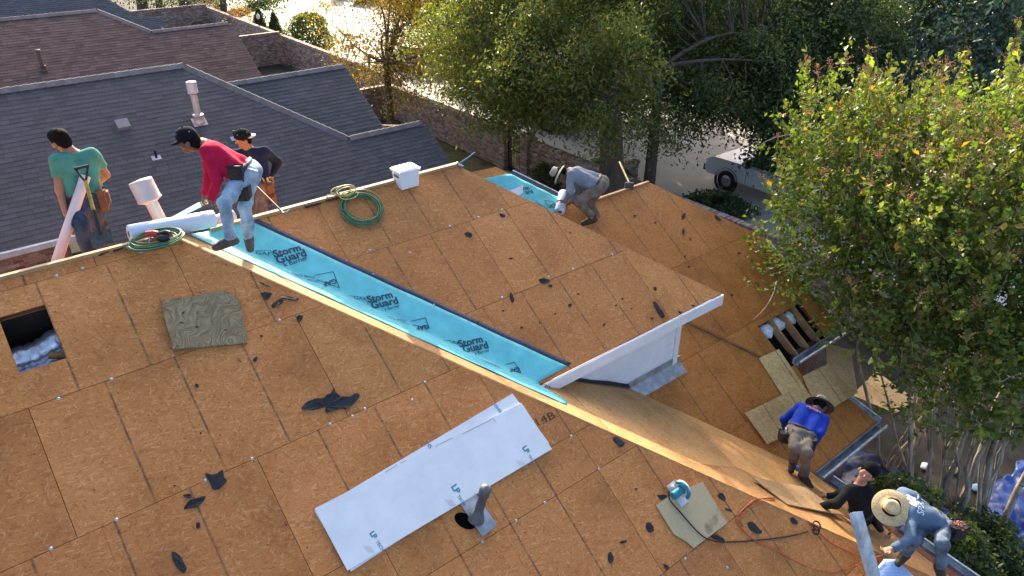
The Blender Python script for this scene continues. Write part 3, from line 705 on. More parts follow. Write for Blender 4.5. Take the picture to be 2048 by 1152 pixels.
for k in range(9):
    b = MB(); b.tube([(WX, 13.06 + k * .098, 0.1), (WX, 13.06 + k * .098, 1.74)], 0.011, 6); b.build('gate_bar', GATEI, g)
# ================================================================ vegetation
BARK = mat('bark_grey_brown', (0.10, 0.075, 0.058), 0.95, 0.35, 8, 0.8, 22, stretch=(1, 1, 0.3))
BARK_M = mat('bark_myrtle', (0.2, 0.16, 0.12), 0.9, 0.5, 7, 0.6, 22, stretch=(1, 1, 0.3), c2=(0.33, 0.28, 0.22))
TWIG = mat('twig', (0.30, 0.22, 0.14), 0.9, 0.2, 6)
PANIC = mat('seed_cluster', (0.42, 0.21, 0.09), 0.9, 0.3, 10)
def leaf_mat(name, trans=0.45, rough=0.45, tcol=(1.25, 1.3, 0.45)):
    m, nt, b, out = nodes(name)
    at = nd(nt, 'ShaderNodeAttribute', attribute_name='tint')
    nt.links.new(at.outputs['Color'], b.inputs['Base Color']); b.inputs['Roughness'].default_value = rough; b.inputs['Specular IOR Level'].default_value = 0.35
    tr = nd(nt, 'ShaderNodeBsdfTranslucent'); nt.links.new(mixc(nt, at.outputs['Color'], tcol, 1.0, 'MULTIPLY'), tr.inputs['Color'])
    mx = nd(nt, 'ShaderNodeMixShader', {0: trans, 1: b.outputs[0], 2: tr.outputs[0]}); nt.links.new(mx.outputs[0], out.inputs['Surface'])
    return m
LEAF = leaf_mat('leaf'); LEAF_GLOSS = leaf_mat('leaf_glossy', 0.3, 0.3)
def unit(a): return a / (np.linalg.norm(a, axis=-1, keepdims=True) + 1e-9)
def leaf_mesh(name, C, size, cols, m, parent, rng, up=0.35, aspect=0.5, droop=0.0, dirs=None):
    """C (n,3) leaf centres; each leaf is a folded diamond of two triangles"""
    n = len(C); nrm = unit(rng.normal(size=(n, 3)) + np.array([0, 0, up * 2]))
    d = rng.normal(size=(n, 3)) if dirs is None else dirs + rng.normal(size=(n, 3)) * .6
    d = d - np.array([0, 0, droop]); d = unit(d - nrm * np.sum(d * nrm, 1, keepdims=True)); s = np.cross(nrm, d)
    L = (np.asarray(size) * rng.uniform(.45, 1.55, n))[:, None]; W = L * aspect
    fold = nrm * (W * .25)
    V = np.stack([C - d * L * .5, C + s * W * .5 + fold, C + d * L * .5, C - s * W * .5 + fold], 1).reshape(-1, 3)
    i = np.arange(n)[:, None] * 4
    Fq = np.concatenate([np.concatenate([i, i + 1, i + 2], 1), np.concatenate([i, i + 2, i + 3], 1)], 0)
    return np_mesh(name, V, Fq, m, parent, np.repeat(cols, 4, 0))
def palette(rng, n, cols, wts, jit=0.25):
    k = rng.choice(len(cols), n, p=np.array(wts) / sum(wts)); c = np.array(cols)[k]
    return np.clip(c * rng.uniform(1 - jit, 1 + jit, (n, 1)) * rng.uniform(.92, 1.08, (n, 3)), 0, 1)
def bez(p0, p1, p2, k=7):
    t = np.linspace(0, 1, k)[:, None]; return (1 - t) ** 2 * p0 + 2 * t * (1 - t) * p1 + t ** 2 * p2
def blob_points(rng, n, blobs, shell=0.45):
    vol = np.array([b[1][0] * b[1][1] * b[1][2] * (b[2] if len(b) > 2 else 1) for b in blobs]); k = rng.choice(len(blobs), n, p=vol / vol.sum())
    d = unit(rng.normal(size=(n, 3))); r = rng.uniform(shell ** 3, 1, n) ** (1 / 3)
    c = np.array([b[0] for b in blobs])[k]; rad = np.array([b[1] for b in blobs])[k]
    return c + d * r[:, None] * rad, d
def tree(name, label, base, blobs, trunk_r, fork_z, ncl, nleaf, lsize, cols, wts, seed, group=None, rc=0.55, lean=(0, 0), cat='tree', m=LEAF, bark=BARK, droop=0.3, up=0.35, flat=0.6, aspect=0.5, limbs=9, clcol=0.25):
    rng = np.random.default_rng(seed); base = np.array([base[0], base[1], 0.0])
    t = thing(name, label, cat, base, group)
    fork = base + np.array([lean[0], lean[1], fork_z])
    b = MB(); p = bez(base, base + np.array([lean[0] * .2, lean[1] * .2, fork_z * .6]), fork, 8)
    b.tube([p[0] - Z * .05] + list(p[1:]), [trunk_r * (1.35 if i == 0 else 1.1 - .35 * i / 7) for i in range(8)], 10)
    C, dd = blob_points(rng, ncl, blobs)
    C = C[C[:, 2] > 0.5]
    tips = C[rng.choice(len(C), min(limbs, len(C)), replace=False)]
    nodes_ = [fork]
    for q in tips:
        mid = (fork + q) / 2 + rng.normal(size=3) * .3 + np.array([0, 0, .35]); pt = bez(fork - Z * .1, mid, q, 7)
        b.tube(pt, [trunk_r * .34 * (1 - i / 7.2) ** 1.3 + .012 for i in range(7)], 7); nodes_ += list(pt[2:])
    b.build('trunk', bark, t)
    N_ = np.array(nodes_); b = MB()
    for q in C[:: max(1, len(C) // 160)]:
        j = np.argmin(np.linalg.norm(N_ - q, axis=1)); a = N_[j]
        pt = bez(a, (a + q) / 2 + rng.normal(size=3) * .15, q, 4); b.tube(pt, [.03, .02, .012, .006], 4, caps=False)
    props(b.build('branches', bark, t), kind='stuff')
    k = rng.integers(0, len(C), nleaf); off = rng.normal(size=(nleaf, 3)) * rc * np.array([1, 1, flat])
    r2 = np.linalg.norm(off[:, :2], axis=1); off[:, 2] -= droop * r2
    P = C[k] + off; keep = P[:, 2] > 0.15; P = P[keep]; k = k[keep]
    cc = palette(rng, len(P), cols, wts) * rng.uniform(1 - clcol, 1 + clcol, len(C))[k][:, None]
    o = leaf_mesh('crown', P, lsize, np.clip(cc, 0, 1), m, t, rng, up=up, aspect=aspect, droop=droop); props(o, kind='stuff')
    return t
GRN = [(0.10, 0.14, 0.04), (0.145, 0.18, 0.046), (0.19, 0.20, 0.052), (0.23, 0.185, 0.055)]
DKG = [(0.058, 0.092, 0.04), (0.085, 0.125, 0.055), (0.115, 0.145, 0.075)]
YEL = [(0.42, 0.26, 0.05), (0.34, 0.24, 0.05), (0.22, 0.17, 0.045), (0.45, 0.20, 0.05)]
BLU = [(0.075, 0.12, 0.095), (0.10, 0.155, 0.13), (0.14, 0.19, 0.165)]
def px(x, y, d): return tuple(dep(x, y, d))
g1 = onG(1222, 470)
tree('elm_tree', 'big elm with drooping green branches over the gate', g1, [(px(1120, 60, 25), (4.0, 4.0, 3.0)), (px(960, 80, 24), (2.2, 2.2, 2.0)), (px(1080, 160, 22.5), (1.9, 1.7, 1.4)), (px(1235, 215, 20.5), (1.2, 1.1, 1.4)), (px(1180, -120, 25), (4.5, 4.5, 2.8), .3), (px(985, 160, 22.5), (1.5, 1.4, 1.1)), (px(1165, 225, 20.5), (0.9, 0.8, 0.8)), (px(1080, 110, 21.5), (1.8, 1.6, 1.5)), (px(1220, 120, 21), (1.8, 1.6, 1.6)), ((15.5, 13.0, 12.4), (4.0, 4.0, 2.6), .35)], 0.42, 4.6, 700, 150000, 0.135, GRN, [3, 4, 2.4, 1.6], 1, rc=0.36, droop=0.75, aspect=0.36, lean=(-.3, .3))  # last crown blob is out of view, added to shade the lower side slope
g2 = onG(1293, 420)
tree('elm_tree', 'dark elm with slim trunk left of the parked pickup', g2, [(px(1420, 60, 26), (3.4, 3.4, 3.4)), (px(1330, 170, 24), (1.8, 1.6, 1.7)), (px(1370, 255, 22.5), (1.0, .9, 0.8)), (px(1310, 265, 22.5), (0.8, 0.7, 0.8)), (px(1385, 300, 22), (0.7, 0.6, 0.4)), (px(1560, 120, 25), (2.3, 2.3, 2.4)), (px(1400, -100, 27), (5, 5, 3), .4), (px(1490, 150, 23), (1.9, 1.6, 1.5))], 0.2, 5.0, 460, 95000, 0.13, GRN + DKG, [1.5, 2, .8, .4, 2, 3, 2], 2, rc=0.36, droop=0.6, aspect=0.36, limbs=5)
g3 = onG(1560, 390)
tree('oak_tree', 'dense shady oak overhanging the cab of the pickup', (g3[0] + 1.5, g3[1] - 2.2), [(px(1600, 220, 24), (1.6, 1.6, 2.4)), (px(1640, 120, 25), (2.5, 2.5, 3.2)), (px(1600, 330, 22.5), (0.8, 0.8, 1.2))], 0.22, 3.0, 300, 60000, 0.13, DKG + GRN[:1], [3, 3, 2, 1], 3, rc=0.36, droop=0.4)
tree('magnolia_tree', 'bluish green broadleaf tree above the myrtle', tuple(onG(1820, 205)), [(px(1700, 70, 28), (2.8, 2.8, 2.5)), (px(1900, 110, 27), (3.2, 2.8, 2.8)), (px(1800, -80, 30), (5, 5, 3), .4), (px(1720, 190, 26), (2.2, 2.0, 2.0))], 0.3, 3.5, 340, 50000, 0.22, BLU + DKG, [3, 3, 3, 1, 1, 1], 4, rc=0.6, m=LEAF_GLOSS, aspect=0.42, droop=0.1)
tree('oak_tree', 'yellow green oak in the upper right corner', tuple(onG(2040, 130)), [(px(2010, 30, 38), (3.4, 3, 4)), (px(2060, 130, 36), (2.4, 2.4, 3))], 0.3, 4, 150, 16000, 0.2, [(0.16, 0.19, 0.04), (0.1, 0.13, 0.03), (0.2, 0.2, 0.05)], [1, 1, 1], 5, rc=0.7)
gy = onG(786, 290)
tree('crape_tree', 'backlit tree with yellow and orange leaves beside the grey roof', gy, [(px(790, 60, 30), (1.7, 1.7, 2.2)), (px(735, 95, 29), (1.5, 1.3, 1.2)), (px(700, 140, 28), (0.9, 0.9, 0.7)), (px(830, 130, 28.5), (1.5, 1.4, 1.6)), (px(790, -60, 31), (2.6, 2.6, 1.8)), (px(655, 10, 30), (0.8, 0.7, 0.8))], 0.17, 3.6, 190, 24000, 0.12, YEL + GRN[2:3], [3, 3, 2.5, 1, 2], 6, rc=0.42, droop=0.5, aspect=0.4)
tree('elm_tree', 'olive green elm between the yellow tree and the big elm', tuple(onG(905, 150)), [(px(890, 40, 34), (2.3, 2.3, 3.0)), (px(880, -60, 36), (3.4, 3.4, 3)), (px(925, 110, 32), (1.4, 1.4, 1.6))], 0.25, 4, 200, 36000, 0.14, GRN + YEL[2:3], [2, 3, 3, 2, 2], 7, rc=0.5, droop=0.6, aspect=0.36)
far = [(1000, 20, 46, 8), (1180, 10, 50, 9), (1350, 10, 48, 10), (1500, 0, 52, 12), (1680, 0, 48, 13), (1880, -10, 50, 14), (2060, 0, 56, 15)]
flab = ['far tree behind the big elm, leftmost of the row across the street', 'second far tree across the street from the left', 'third far tree across the street, behind the slim elm', 'fourth far tree across the street, in deep shade', 'fifth far tree across the street, behind the magnolia', 'sixth far tree across the street from the left', 'last far tree across the street at the right edge']
for (x, y, d, sd_), lb in zip(far, flab):
    c = np.array(px(x, y, d)); gpos = (c[0], c[1])
    tree('far_tree', lb, gpos, [((c[0], c[1], 4.6), (4.6, 4.6, 4.0)), ((c[0] + 2, c[1] - 2, 2.2), (3.5, 3.5, 2.0))], 0.3, 3, 130, 11000, 0.42, DKG + GRN[:2], [3, 3, 2, 2, 1], sd_, 'trees across the street', rc=0.8, limbs=5)
tree('street_shade_oak', 'unseen broad oak added down the street to shade the parked pickup', (27.5, 23.5), [((26.5, 22.5, 8.2), (5.2, 5.2, 3.4)), ((23.5, 17, 8.8), (3.6, 3.6, 2.2))], 0.4, 4.5, 220, 26000, 0.3, GRN + DKG, [1, 2, 1, .5, 2, 2, 1], 71, rc=0.8)  # oak added out of view so its crown shades the street
# leaning live-oak trunks at the top left (dark forked trunks in front of the street)
lo = thing('live_oak', 'leaning forked oak trunk at the top left in front of bright street', 'tree', onG(398, 60))
b = MB(); p = [onG(400, 75), dep(392, 30, 58), dep(372, -40, 58)]; b.tube(bez(np.array(p[0]), p[1], p[2], 9), [.62, .6, .58, .55, .52, .5, .48, .45, .42], 12)
pa = [dep(428, 50, 56), dep(444, 36, 56), dep(490, 22, 55), dep(528, 5, 55), dep(560, -20, 55)]; b.tube(pa, [.45, .4, .33, .27, .2], 10)
b.tube([dep(436, 44, 56), dep(448, 18, 56), dep(444, -15, 56)], [.32, .26, .24], 8); b.tube([onG(428, 64), dep(430, 52, 56), dep(438, 42, 56)], [.5, .46, .36], 10)
b.build('trunk', BARK, lo)
rng = np.random.default_rng(3); C = np.concatenate([np.array(dep(530, 4, 55)) + rng.normal(size=(1600, 3)) * np.array([.9, .9, .45]), np.array(dep(395, -25, 57)) + rng.normal(size=(6000, 3)) * np.array([2.4, 2.4, 1.0])])
props(leaf_mesh('crown', C, 0.2, palette(rng, len(C), DKG, [1, 1, 1]), LEAF, lo, rng), kind='stuff')
for x, lab in ((318, 'slim dark trunk at the top edge right of the dark roof'), (284, 'thick dark trunk at the top edge behind the dark roof')):
    lo = thing('oak_trunk_tree', lab, 'tree', onG(x + 8, 62)); b = MB(); b.tube([onG(x + 8, 62), dep(x + 2, 20, 60), dep(x - 8, -60, 60)], [.34, .3, .26] if x > 300 else [.5, .45, .4], 10); b.build('trunk', BARK, lo)
    C = np.array(dep(x - 15, -55, 60)) + rng.normal(size=(4000, 3)) * np.array([2.2, 2.2, 1.0]); props(leaf_mesh('crown', C, 0.22, palette(rng, len(C), DKG, [1, 1, 1]), LEAF, lo, rng), kind='stuff')
# conifers and shrubs by the street wall
def shrub(name, label, base, r, h, n, lsize, cols, seed, cone=False, cat='shrub', group=None, m=LEAF):
    rng = np.random.default_rng(seed); t = thing(name, label, cat, base, group); base = np.array(base)
    b = MB(); b.tube([base, base + Z * h * .6], [.06, .03], 6); b.build('stem', BARK, t)
    z = rng.uniform(.04, 1, n); rad = (1 - z) ** .8 if cone else np.sin(np.clip(z * 2.6 + .35, 0, math.pi)) ** .6
    a = rng.uniform(0, 6.283, n); q = rng.uniform(.55, 1, n) * (1 + .18 * np.sin(a * 3 + z * 9))
    P = base + np.stack([np.cos(a) * rad * q * r, np.sin(a) * rad * q * r, z * h], 1) + rng.normal(size=(n, 3)) * .05
    props(leaf_mesh('foliage', P, lsize, palette(rng, n, cols, [1] * len(cols)), m, t, rng), kind='stuff'); return t
shrub('conifer', 'dark cone shaped conifer beside the wall lantern, the left one', onG(527, 92), 0.85, 2.4, 5000, .14, DKG, 21, True, 'conifer', 'small conifers at the street wall')
shrub('conifer', 'dark cone shaped conifer, the right one of two at the wall', onG(557, 99), 0.85, 2.3, 5000, .14, DKG, 22, True, 'conifer', 'small conifers at the street wall')
shrub('oleander_shrub', 'round leafy shrub beside the bright street', onG(625, 112), 1.5, 2.6, 7000, .16, DKG + GRN[:2], 23)
shrub('autumn_shrub', 'thin reddish shrub left of the conifers', onG(487, 78), 1.2, 2.2, 1500, .13, [(0.32, 0.14, 0.08), (0.3, 0.2, 0.1)], 24)
shrub('autumn_shrub', 'greenish pink shrub behind the forked oak', onG(415, 40), 1.6, 2.6, 2500, .16, [(0.2, 0.2, 0.05), (0.35, 0.16, 0.1)], 25)
shrub('yew_shrub', 'small dark shrub beside the gate path', onG(1100, 380), .75, 1.0, 3500, .09, DKG, 26)
shrub('flower_bed', 'green bed with orange flowers behind the kneeling worker', onG(1210, 372), .9, 1.0, 3000, .10, [(0.12, 0.2, 0.03), (0.15, 0.24, 0.04), (0.1, 0.15, 0.03)], 27)
lump(onG(1196, 352, .9), (.18, .18, .14), 'flowers', mat('orange_petal', (0.62, 0.16, 0.08), 0.7, 0.2, 20), bpy.data.objects['flower_bed'], 5)
shrub('ivy_hedge', 'low dark leafy hedge on the street side of the brick wall', onG(1430, 425), 1.3, 0.45, 4000, .12, DKG, 28)
shrub('street_shrub', 'dark shrub at the far kerb near the top', onG(735, 6), 1.6, 1.5, 3000, .2, DKG, 29)
shrub('street_shrub', 'grey green shrub at the far kerb beside the brick post', onG(705, -8), 1.6, 1.8, 3000, .2, BLU, 30)
p = thing('brick_post', 'tall brick post across the street at the top', 'post', onG(676, -2)); q = onG(676, -2); brick_wall(p, (q[0] - .4, q[1] + .4), (q[0] + .4, q[1] - .4), 2.2, .6, cap=False)
pt = thing('pine_tree', 'thick grey pine trunk leaning at the right edge', 'tree', onG(2010, 330)); q = onG(2008, 330)
b = MB(); b.tube([q, dep(2030, 190, depth_of(q) - 2), dep(2075, -60, depth_of(q) - 3)], [.42, .38, .34], 12); b.build('trunk', mat('bark_pine', (0.2, 0.17, 0.15), 0.95, 0.4, 7, 1.0, 12), pt)
C = np.array(dep(2110, -220, depth_of(q) - 3)) + rng.normal(size=(5000, 3)) * 1.3; props(leaf_mesh('crown', C, .2, palette(rng, len(C), DKG, [1, 1, 1]), LEAF, pt, rng), kind='stuff')

# ---------------------------------------------------------------- crape myrtle in the right foreground
rng = np.random.default_rng(42)
mb_ = np.array([10.3, -4.9, 0.0])
my = thing('crape_myrtle', 'tall many stemmed crape myrtle with sunlit seed heads at right', 'tree', mb_)
blobs = [(px(1900, 380, 12.0), (2.5, 2.3, 1.35)), (px(1700, 350, 12.5), (1.05, 1.1, 1.2)), (px(2020, 520, 10.8), (1.9, 1.8, 1.6)), (px(1640, 450, 12.4), (0.95, 0.9, 0.95)), (px(1565, 555, 12.0), (0.6, 0.5, 0.35)), (px(1925, 690, 11.0), (1.3, 1.2, 0.8)), (px(1815, 560, 11.8), (1.25, 1.2, 1.1)), (px(2080, 760, 10.4), (1.2, 1.2, 1.0)), (px(1740, 640, 12.0), (0.6, 0.6, 0.45)), (px(1605, 500, 12.3), (0.75, 0.7, 0.6)), (px(1680, 610, 12.2), (0.5, 0.5, 0.35)), (px(1890, 790, 11.2), (1.1, 1.0, 0.5)), (px(1780, 250, 12.2), (0.7, 0.7, 0.7)), (px(2010, 260, 11.6), (0.9, 0.9, 0.8)), (px(1640, 250, 12.6), (0.5, 0.5, 0.8))]
stems = []
C, _ = blob_points(rng, 1100, blobs, .3)
for i in range(27):
    bx_ = rng.uniform(1795, 1990); base = onG(bx_, 1005 + (bx_ - 1795) * .45 + rng.uniform(-25, 25))
    if i % 5 == 0: base = onG(rng.uniform(1770, 1815), rng.uniform(925, 960))
    lean = (bx_ - 1860) * 2.2; tip = dep(np.clip(1900 + lean + rng.normal() * 110, 1640, 2330), rng.uniform(380, 600), rng.uniform(11.0, 12.4))
    mid = base * .6 + tip * .4; mid[2] = rng.uniform(1.6, 2.6); mid = mid + np.array([rng.normal() * .1, rng.normal() * .1, 0])
    pth = bez(base, mid, tip, 11); pth[1:-1] += rng.normal(size=(9, 3)) * .035; rr = rng.uniform(.022, .058)
    b = MB(); b.tube(pth, [rr * (1.2 - .85 * k / 10) for k in range(11)], 8); b.build('stem', BARK_M, my); stems += list(pth[4:])
S_ = np.array(stems); b = MB()
for q in C[::4]:
    j = np.argmin(np.linalg.norm(S_ - q, axis=1)); b.tube(bez(S_[j], (S_[j] + q) / 2 + rng.normal(size=3) * .15, q + rng.normal(size=3) * .1, 5), [.016, .013, .01, .007, .004], 4, caps=False)
for _i in range(60):
    q = C[rng.integers(0, len(C))]; e = q + rng.normal(size=3) * .5; b.tube(bez(q, (q + e) / 2 + rng.normal(size=3) * .15, e, 6), [.009, .008, .007, .006, .005, .003], 4, caps=False)
props(b.build('branches', mat('twig_grey', (.34, .3, .25), .9, .2, 6), my), kind='stuff')
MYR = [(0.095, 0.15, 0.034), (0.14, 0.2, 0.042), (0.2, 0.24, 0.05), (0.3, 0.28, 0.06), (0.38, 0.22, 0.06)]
nsh = 2000; O_, D_ = blob_points(rng, nsh, blobs, .25); Lp = []; Ld = []; Lc = []; b = MB(); pb = MB(); ztop = {}
for q, d in zip(O_, D_):
    ln = rng.uniform(.3, 1.15); dr = unit(d * .55 + np.array([0, 0, .75]) + rng.normal(size=3) * .25); e = q + dr * ln; mid = q + dr * ln * .5 + rng.normal(size=3) * .04
    if d[2] > -.2 and rng.uniform() < .55: b.tube([q, mid, e], [.006, .005, .003], 3, caps=False)
    k = int(ln * 27); t_ = rng.uniform(0, .97, k); pts = q + np.outer(t_, e - q) + rng.normal(size=(k, 3)) * .045; Lp.append(pts); Ld.append(np.tile(dr, (k, 1)))
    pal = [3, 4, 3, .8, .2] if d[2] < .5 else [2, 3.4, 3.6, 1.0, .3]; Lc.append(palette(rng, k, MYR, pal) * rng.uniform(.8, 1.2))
    if d[2] > .3 and rng.uniform() < .6:
        for _k in range(10):
            s0 = e - dr * rng.uniform(0, .2); f_ = s0 + np.array([rng.normal() * .06, rng.normal() * .06, rng.uniform(.02, .11)]); pb.tube([s0, f_], [.0035, .0025], 3, caps=False); pb.box(f_, (.013, .013, .013)); pb.box(s0 + (f_ - s0) * .6 + rng.normal(size=3) * .012, (.011, .011, .011))
props(b.build('shoots', TWIG, my), kind='stuff'); props(pb.build('seed_heads', PANIC, my), kind='stuff')
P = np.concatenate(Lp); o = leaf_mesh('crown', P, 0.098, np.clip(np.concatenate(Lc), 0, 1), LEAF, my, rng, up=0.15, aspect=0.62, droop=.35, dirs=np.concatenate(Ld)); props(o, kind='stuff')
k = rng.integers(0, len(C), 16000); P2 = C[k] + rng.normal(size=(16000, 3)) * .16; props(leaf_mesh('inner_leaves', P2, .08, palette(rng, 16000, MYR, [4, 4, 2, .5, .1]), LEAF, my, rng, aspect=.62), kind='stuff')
# largest single leaves nearest the camera
lm = MB(); lm.add([(-.045, 0, 0), (-.02, .022, .006), (.015, .026, .007), (.05, 0, 0), (.015, -.026, .007), (-.02, -.022, .006), (0, 0, -.002)], [(0, 6, 1), (1, 6, 2), (2, 6, 3), (3, 6, 4), (4, 6, 5), (5, 6, 0)])
lmat, nt, bb, out = nodes('leaf_single'); oi = nd(nt, 'ShaderNodeObjectInfo'); rc_ = ramp(nt, oi.outputs['Random'], [(0, (0.13, 0.18, 0.03)), (.5, (0.22, 0.25, 0.045)), (.85, (0.36, 0.3, 0.06)), (1, (.42, .3, .06))]); nt.links.new(rc_, bb.inputs['Base Color']); bb.inputs['Roughness'].default_value = .4
tr = nd(nt, 'ShaderNodeBsdfTranslucent'); nt.links.new(rc_, tr.inputs['Color']); mx = nd(nt, 'ShaderNodeMixShader', {0: .4, 1: bb.outputs[0], 2: tr.outputs[0]}); nt.links.new(mx.outputs[0], out.inputs['Surface'])
tmp = lm.build('leaf', lmat, None, (0, 0, 0)); lme = tmp.data; bpy.data.objects.remove(tmp)
dist = np.linalg.norm(P - CAM, axis=1); near = np.argsort(dist)[:3000]; sel = rng.choice(near, 280, replace=False)
for j in sel:
    o = bpy.data.objects.new('leaf', lme); col.objects.link(o); o.parent = my; o.location = Vector(P[j] - mb_); o.rotation_euler = tuple(rng.uniform(-1.2, 1.2, 3) + np.array([0, .6, 0])); s = rng.uniform(.9, 1.5); o.scale = (s, s, s)
# shrubs and clutter at the foot of the myrtle
shrub('fern_shrub', 'dark weedy shrub on the ground at the bottom right', onG(1950, 1120), .8, .7, 5000, .09, DKG, 33)
shrub('fern_shrub', 'dark feathery shrub below the lower gutter', (8.3, -5.0, 0), 1.0, 1.9, 6000, .1, DKG + GRN[:1], 31)
shrub('fern_shrub', 'dark green shrub behind the man in black', (9.0, -5.7, 0), .7, 1.1, 5000, .1, DKG + GRN[:2], 32)
TARP = mat('tarp_blue', (0.018, 0.06, 0.26), 0.4, 0.25, 3, 0.6, 9, spec=0.5); TARP_N = mat('tarp_navy', (0.014, 0.022, 0.075), 0.45, 0.3, 3, 0.8, 7)
def tarp(name, label, cx, cy, sx, sy, m, seed, amp=.12, z=.03):
    from mathutils import noise as mn
    nx, ny = 60, 60; V = []
    for j in range(ny):
        for i in range(nx):
            u, v = i / (nx - 1) - .5, j / (ny - 1) - .5; x, y = cx + u * sx, cy + v * sy; q = Vector((x * 1.3, y * 1.3, seed * 7.3))
            x += .25 * mn.noise(q * .8); y += .25 * mn.noise(q * .8 + Vector((9, 3, 1)))
            h = z + amp * (abs(mn.noise(q)) * 1.3 + .5 * abs(mn.noise(q * 2.3)) + .22 * abs(mn.noise(q * 5.1)))
            V.append((x, y, h))
    Fq = np.array([(j * nx + i, j * nx + i + 1, (j + 1) * nx + i + 1, (j + 1) * nx + i) for j in range(ny - 1) for i in range(nx - 1)])
    o = np_mesh(name, np.array(V), Fq, m, None, None, True, (cx, cy, 0)); sm = o.modifiers.new('t', 'SOLIDIFY'); sm.thickness = .004
    return props(o, label, 'tarp')
tarp('tarp', 'bright blue tarp on the ground at the lower right corner', 11.9, -6.7, 2.8, 2.6, TARP, 1, .3)
tarp('tarp', 'dark navy tarp on the ground below the eave opening', 9.6, -3.3, 2.6, 2.6, TARP_N, 2, .18)
tarp('tarp', 'blue tarp patch beneath the lower gutter corner', 9.4, -4.9, 1.1, 1.0, TARP, 3, .12, z=.6)
JUNK = [mat('junk_white', (.7, .72, .75), .5, .2, 9), mat('junk_tan', (.5, .32, .12), .7, .3, 9), mat('junk_blue', (.35, .55, .75), .5, .2, 9)]
jl = ['white crumpled bag on the ground between the myrtle stems', 'tan cardboard piece on the ground among the stems', 'pale blue wrapper on the ground under the myrtle', 'small white bag at the foot of the left stems', 'orange tan board scrap at the foot of the stems']
for i, ((x, y), c) in enumerate((((1850, 932), 0), ((1908, 940), 1), ((1952, 975), 2))):
    o = lump(onG(x, y, .05), (.12, .08, .035), 'litter', JUNK[c], None, 50 + i, amp=.22); props(o, jl[i], 'litter')
# ================================================================ things on the roofs
def U0(v): v = np.array(v, float); return v / np.linalg.norm(v)
def text_mesh(txt, bold=0.0, align='LEFT'):
    cu = bpy.data.curves.new('t', 'FONT'); cu.body = txt; cu.offset = bold; cu.resolution_u = 3; cu.fill_mode = 'FRONT'
    ob = bpy.data.objects.new('t', cu); col.objects.link(ob)
    me = ob.to_mesh(); V = np.array([v.co[:] for v in me.vertices]); Fs = [list(p.vertices) for p in me.polygons]
    ob.to_mesh_clear(); bpy.data.objects.remove(ob); bpy.data.curves.remove(cu)
    return V, Fs
def print_text(parent, txt, fn, p0, p1, n, m, bold=0.012, name='print', aspect=1.0, lift=0.003, drape=None):
    """flat print whose baseline runs between two photograph pixels on a surface"""
    V, Fs = text_mesh(txt, bold); a, b_ = np.array(fn(*p0)), np.array(fn(*p1)); d = b_ - a; L = np.linalg.norm(d); d /= L; u = np.cross(n, d)
    x0, x1 = V[:, 0].min(), V[:, 0].max(); k = L / (x1 - x0)
    P = a + np.outer((V[:, 0] - x0) * k, d) + np.outer(V[:, 1] * k * aspect, u)
    P = P + n * lift if drape is None else np.array([drape(q) for q in P])
    mb = MB(); mb.add(P, Fs); return mb.build(name, m, parent)
def print_line(parent, fn, pts, n, m, w=0.006, lift=0.003, drape=None, name='print'):
    mb = MB()
    for p, q in zip(pts[:-1], pts[1:]):
        a, b_ = np.array(fn(*p)), np.array(fn(*q)); d = b_ - a; L = np.linalg.norm(d); d /= L; s = np.cross(n, d) * w / 2; k = max(1, int(L / .08))
        for i in range(k):
            Q = [a + d * L * i / k - s, a + d * L * (i + 1) / k - s, a + d * L * (i + 1) / k + s, a + d * L * i / k + s]
            mb.add([drape(x) if drape else x + n * lift for x in Q], [(0, 1, 2, 3)])
    return mb.build(name, m, parent)
# ---------------------------------------------------------------- membrane in the main valley
def valley(x, y): return max(ZB + T * y, zC(x, y))
R2 = math.sqrt(.5)
def vpt(s, w, lift=0.004):
    x, y = .2 + s * R2 + w * R2, .33 - s * R2 + w * R2
    # soft fold
    a, c = ZB + T * y, zC(x, y); k = .02; h = max(k - abs(a - c), 0) / k; z = max(a, c) + h * h * k * .25
    return np.array([x, y, z + lift])
def membrane_sheet(name, fp, s0, s1, w0, w1, nav_w, parent, wr=0.005, ns=70, nw=16):
    rr = np.random.default_rng(5); mb = MB(); ws = list(np.linspace(w0, nav_w, nw)) + [w1]
    for m_i, (ja, jb) in enumerate(((0, nw - 1), (nw - 1, nw))):
        vs = []; cols_ = ws[ja:jb + 1]
        for i in range(ns + 1):
            for w in cols_:
                a, b_ = s0(w), s1(w); s = a + (b_ - a) * i / ns; p = fp(s, w); p[2] += wr * math.sin(s * 7 + w * 9) * math.sin(s * 3.1 - w * 14) + wr; vs.append(p)
        k = len(cols_); mb.add(vs, [(i * k + j, (i + 1) * k + j, (i + 1) * k + j + 1, i * k + j + 1) for i in range(ns) for j in range(k - 1)], mi=m_i, smooth=True)
    o = mb.build(name, [TEAL, NAVY], parent); sm = o.modifiers.new('thickness', 'SOLIDIFY'); sm.thickness = 0.0025; sm.offset = -1; return o
mem = thing('leak_barrier_strip', 'long turquoise leak barrier strip laid down the main roof valley', 'membrane', vpt(1.5, 0))
ms = membrane_sheet('sheet', vpt, lambda w: .06 - .1 * max(0, .1 - w) + .9 * max(0, w), lambda w: 3.80 + .95 * max(0, w) + (.38 * min(1, -w / .15) if w < 0 else 0), -.27, .425, .365, mem)
def drp(p): return np.array([p[0], p[1], valley(p[0], p[1]) + .0175])
for (a, b_, c, d, e, f) in (((550, 517), (604, 503), (556, 530), (615, 514), (571, 536), (617, 521)), ((737, 608), (787, 597), (745, 620), (798, 609), (771, 624), (800, 616)), ((920, 697), (967, 686), (928, 708), (978, 698), (951, 712), (980, 705))):
    print_text(ms, 'Storm', onB, a, b_, NA, INK, .03, drape=drp); print_text(ms, 'Guard', onB, c, d, NA, INK, .03, drape=drp); print_text(ms, 'k Barrier', onB, e, f, NA, INK, .008, drape=drp)
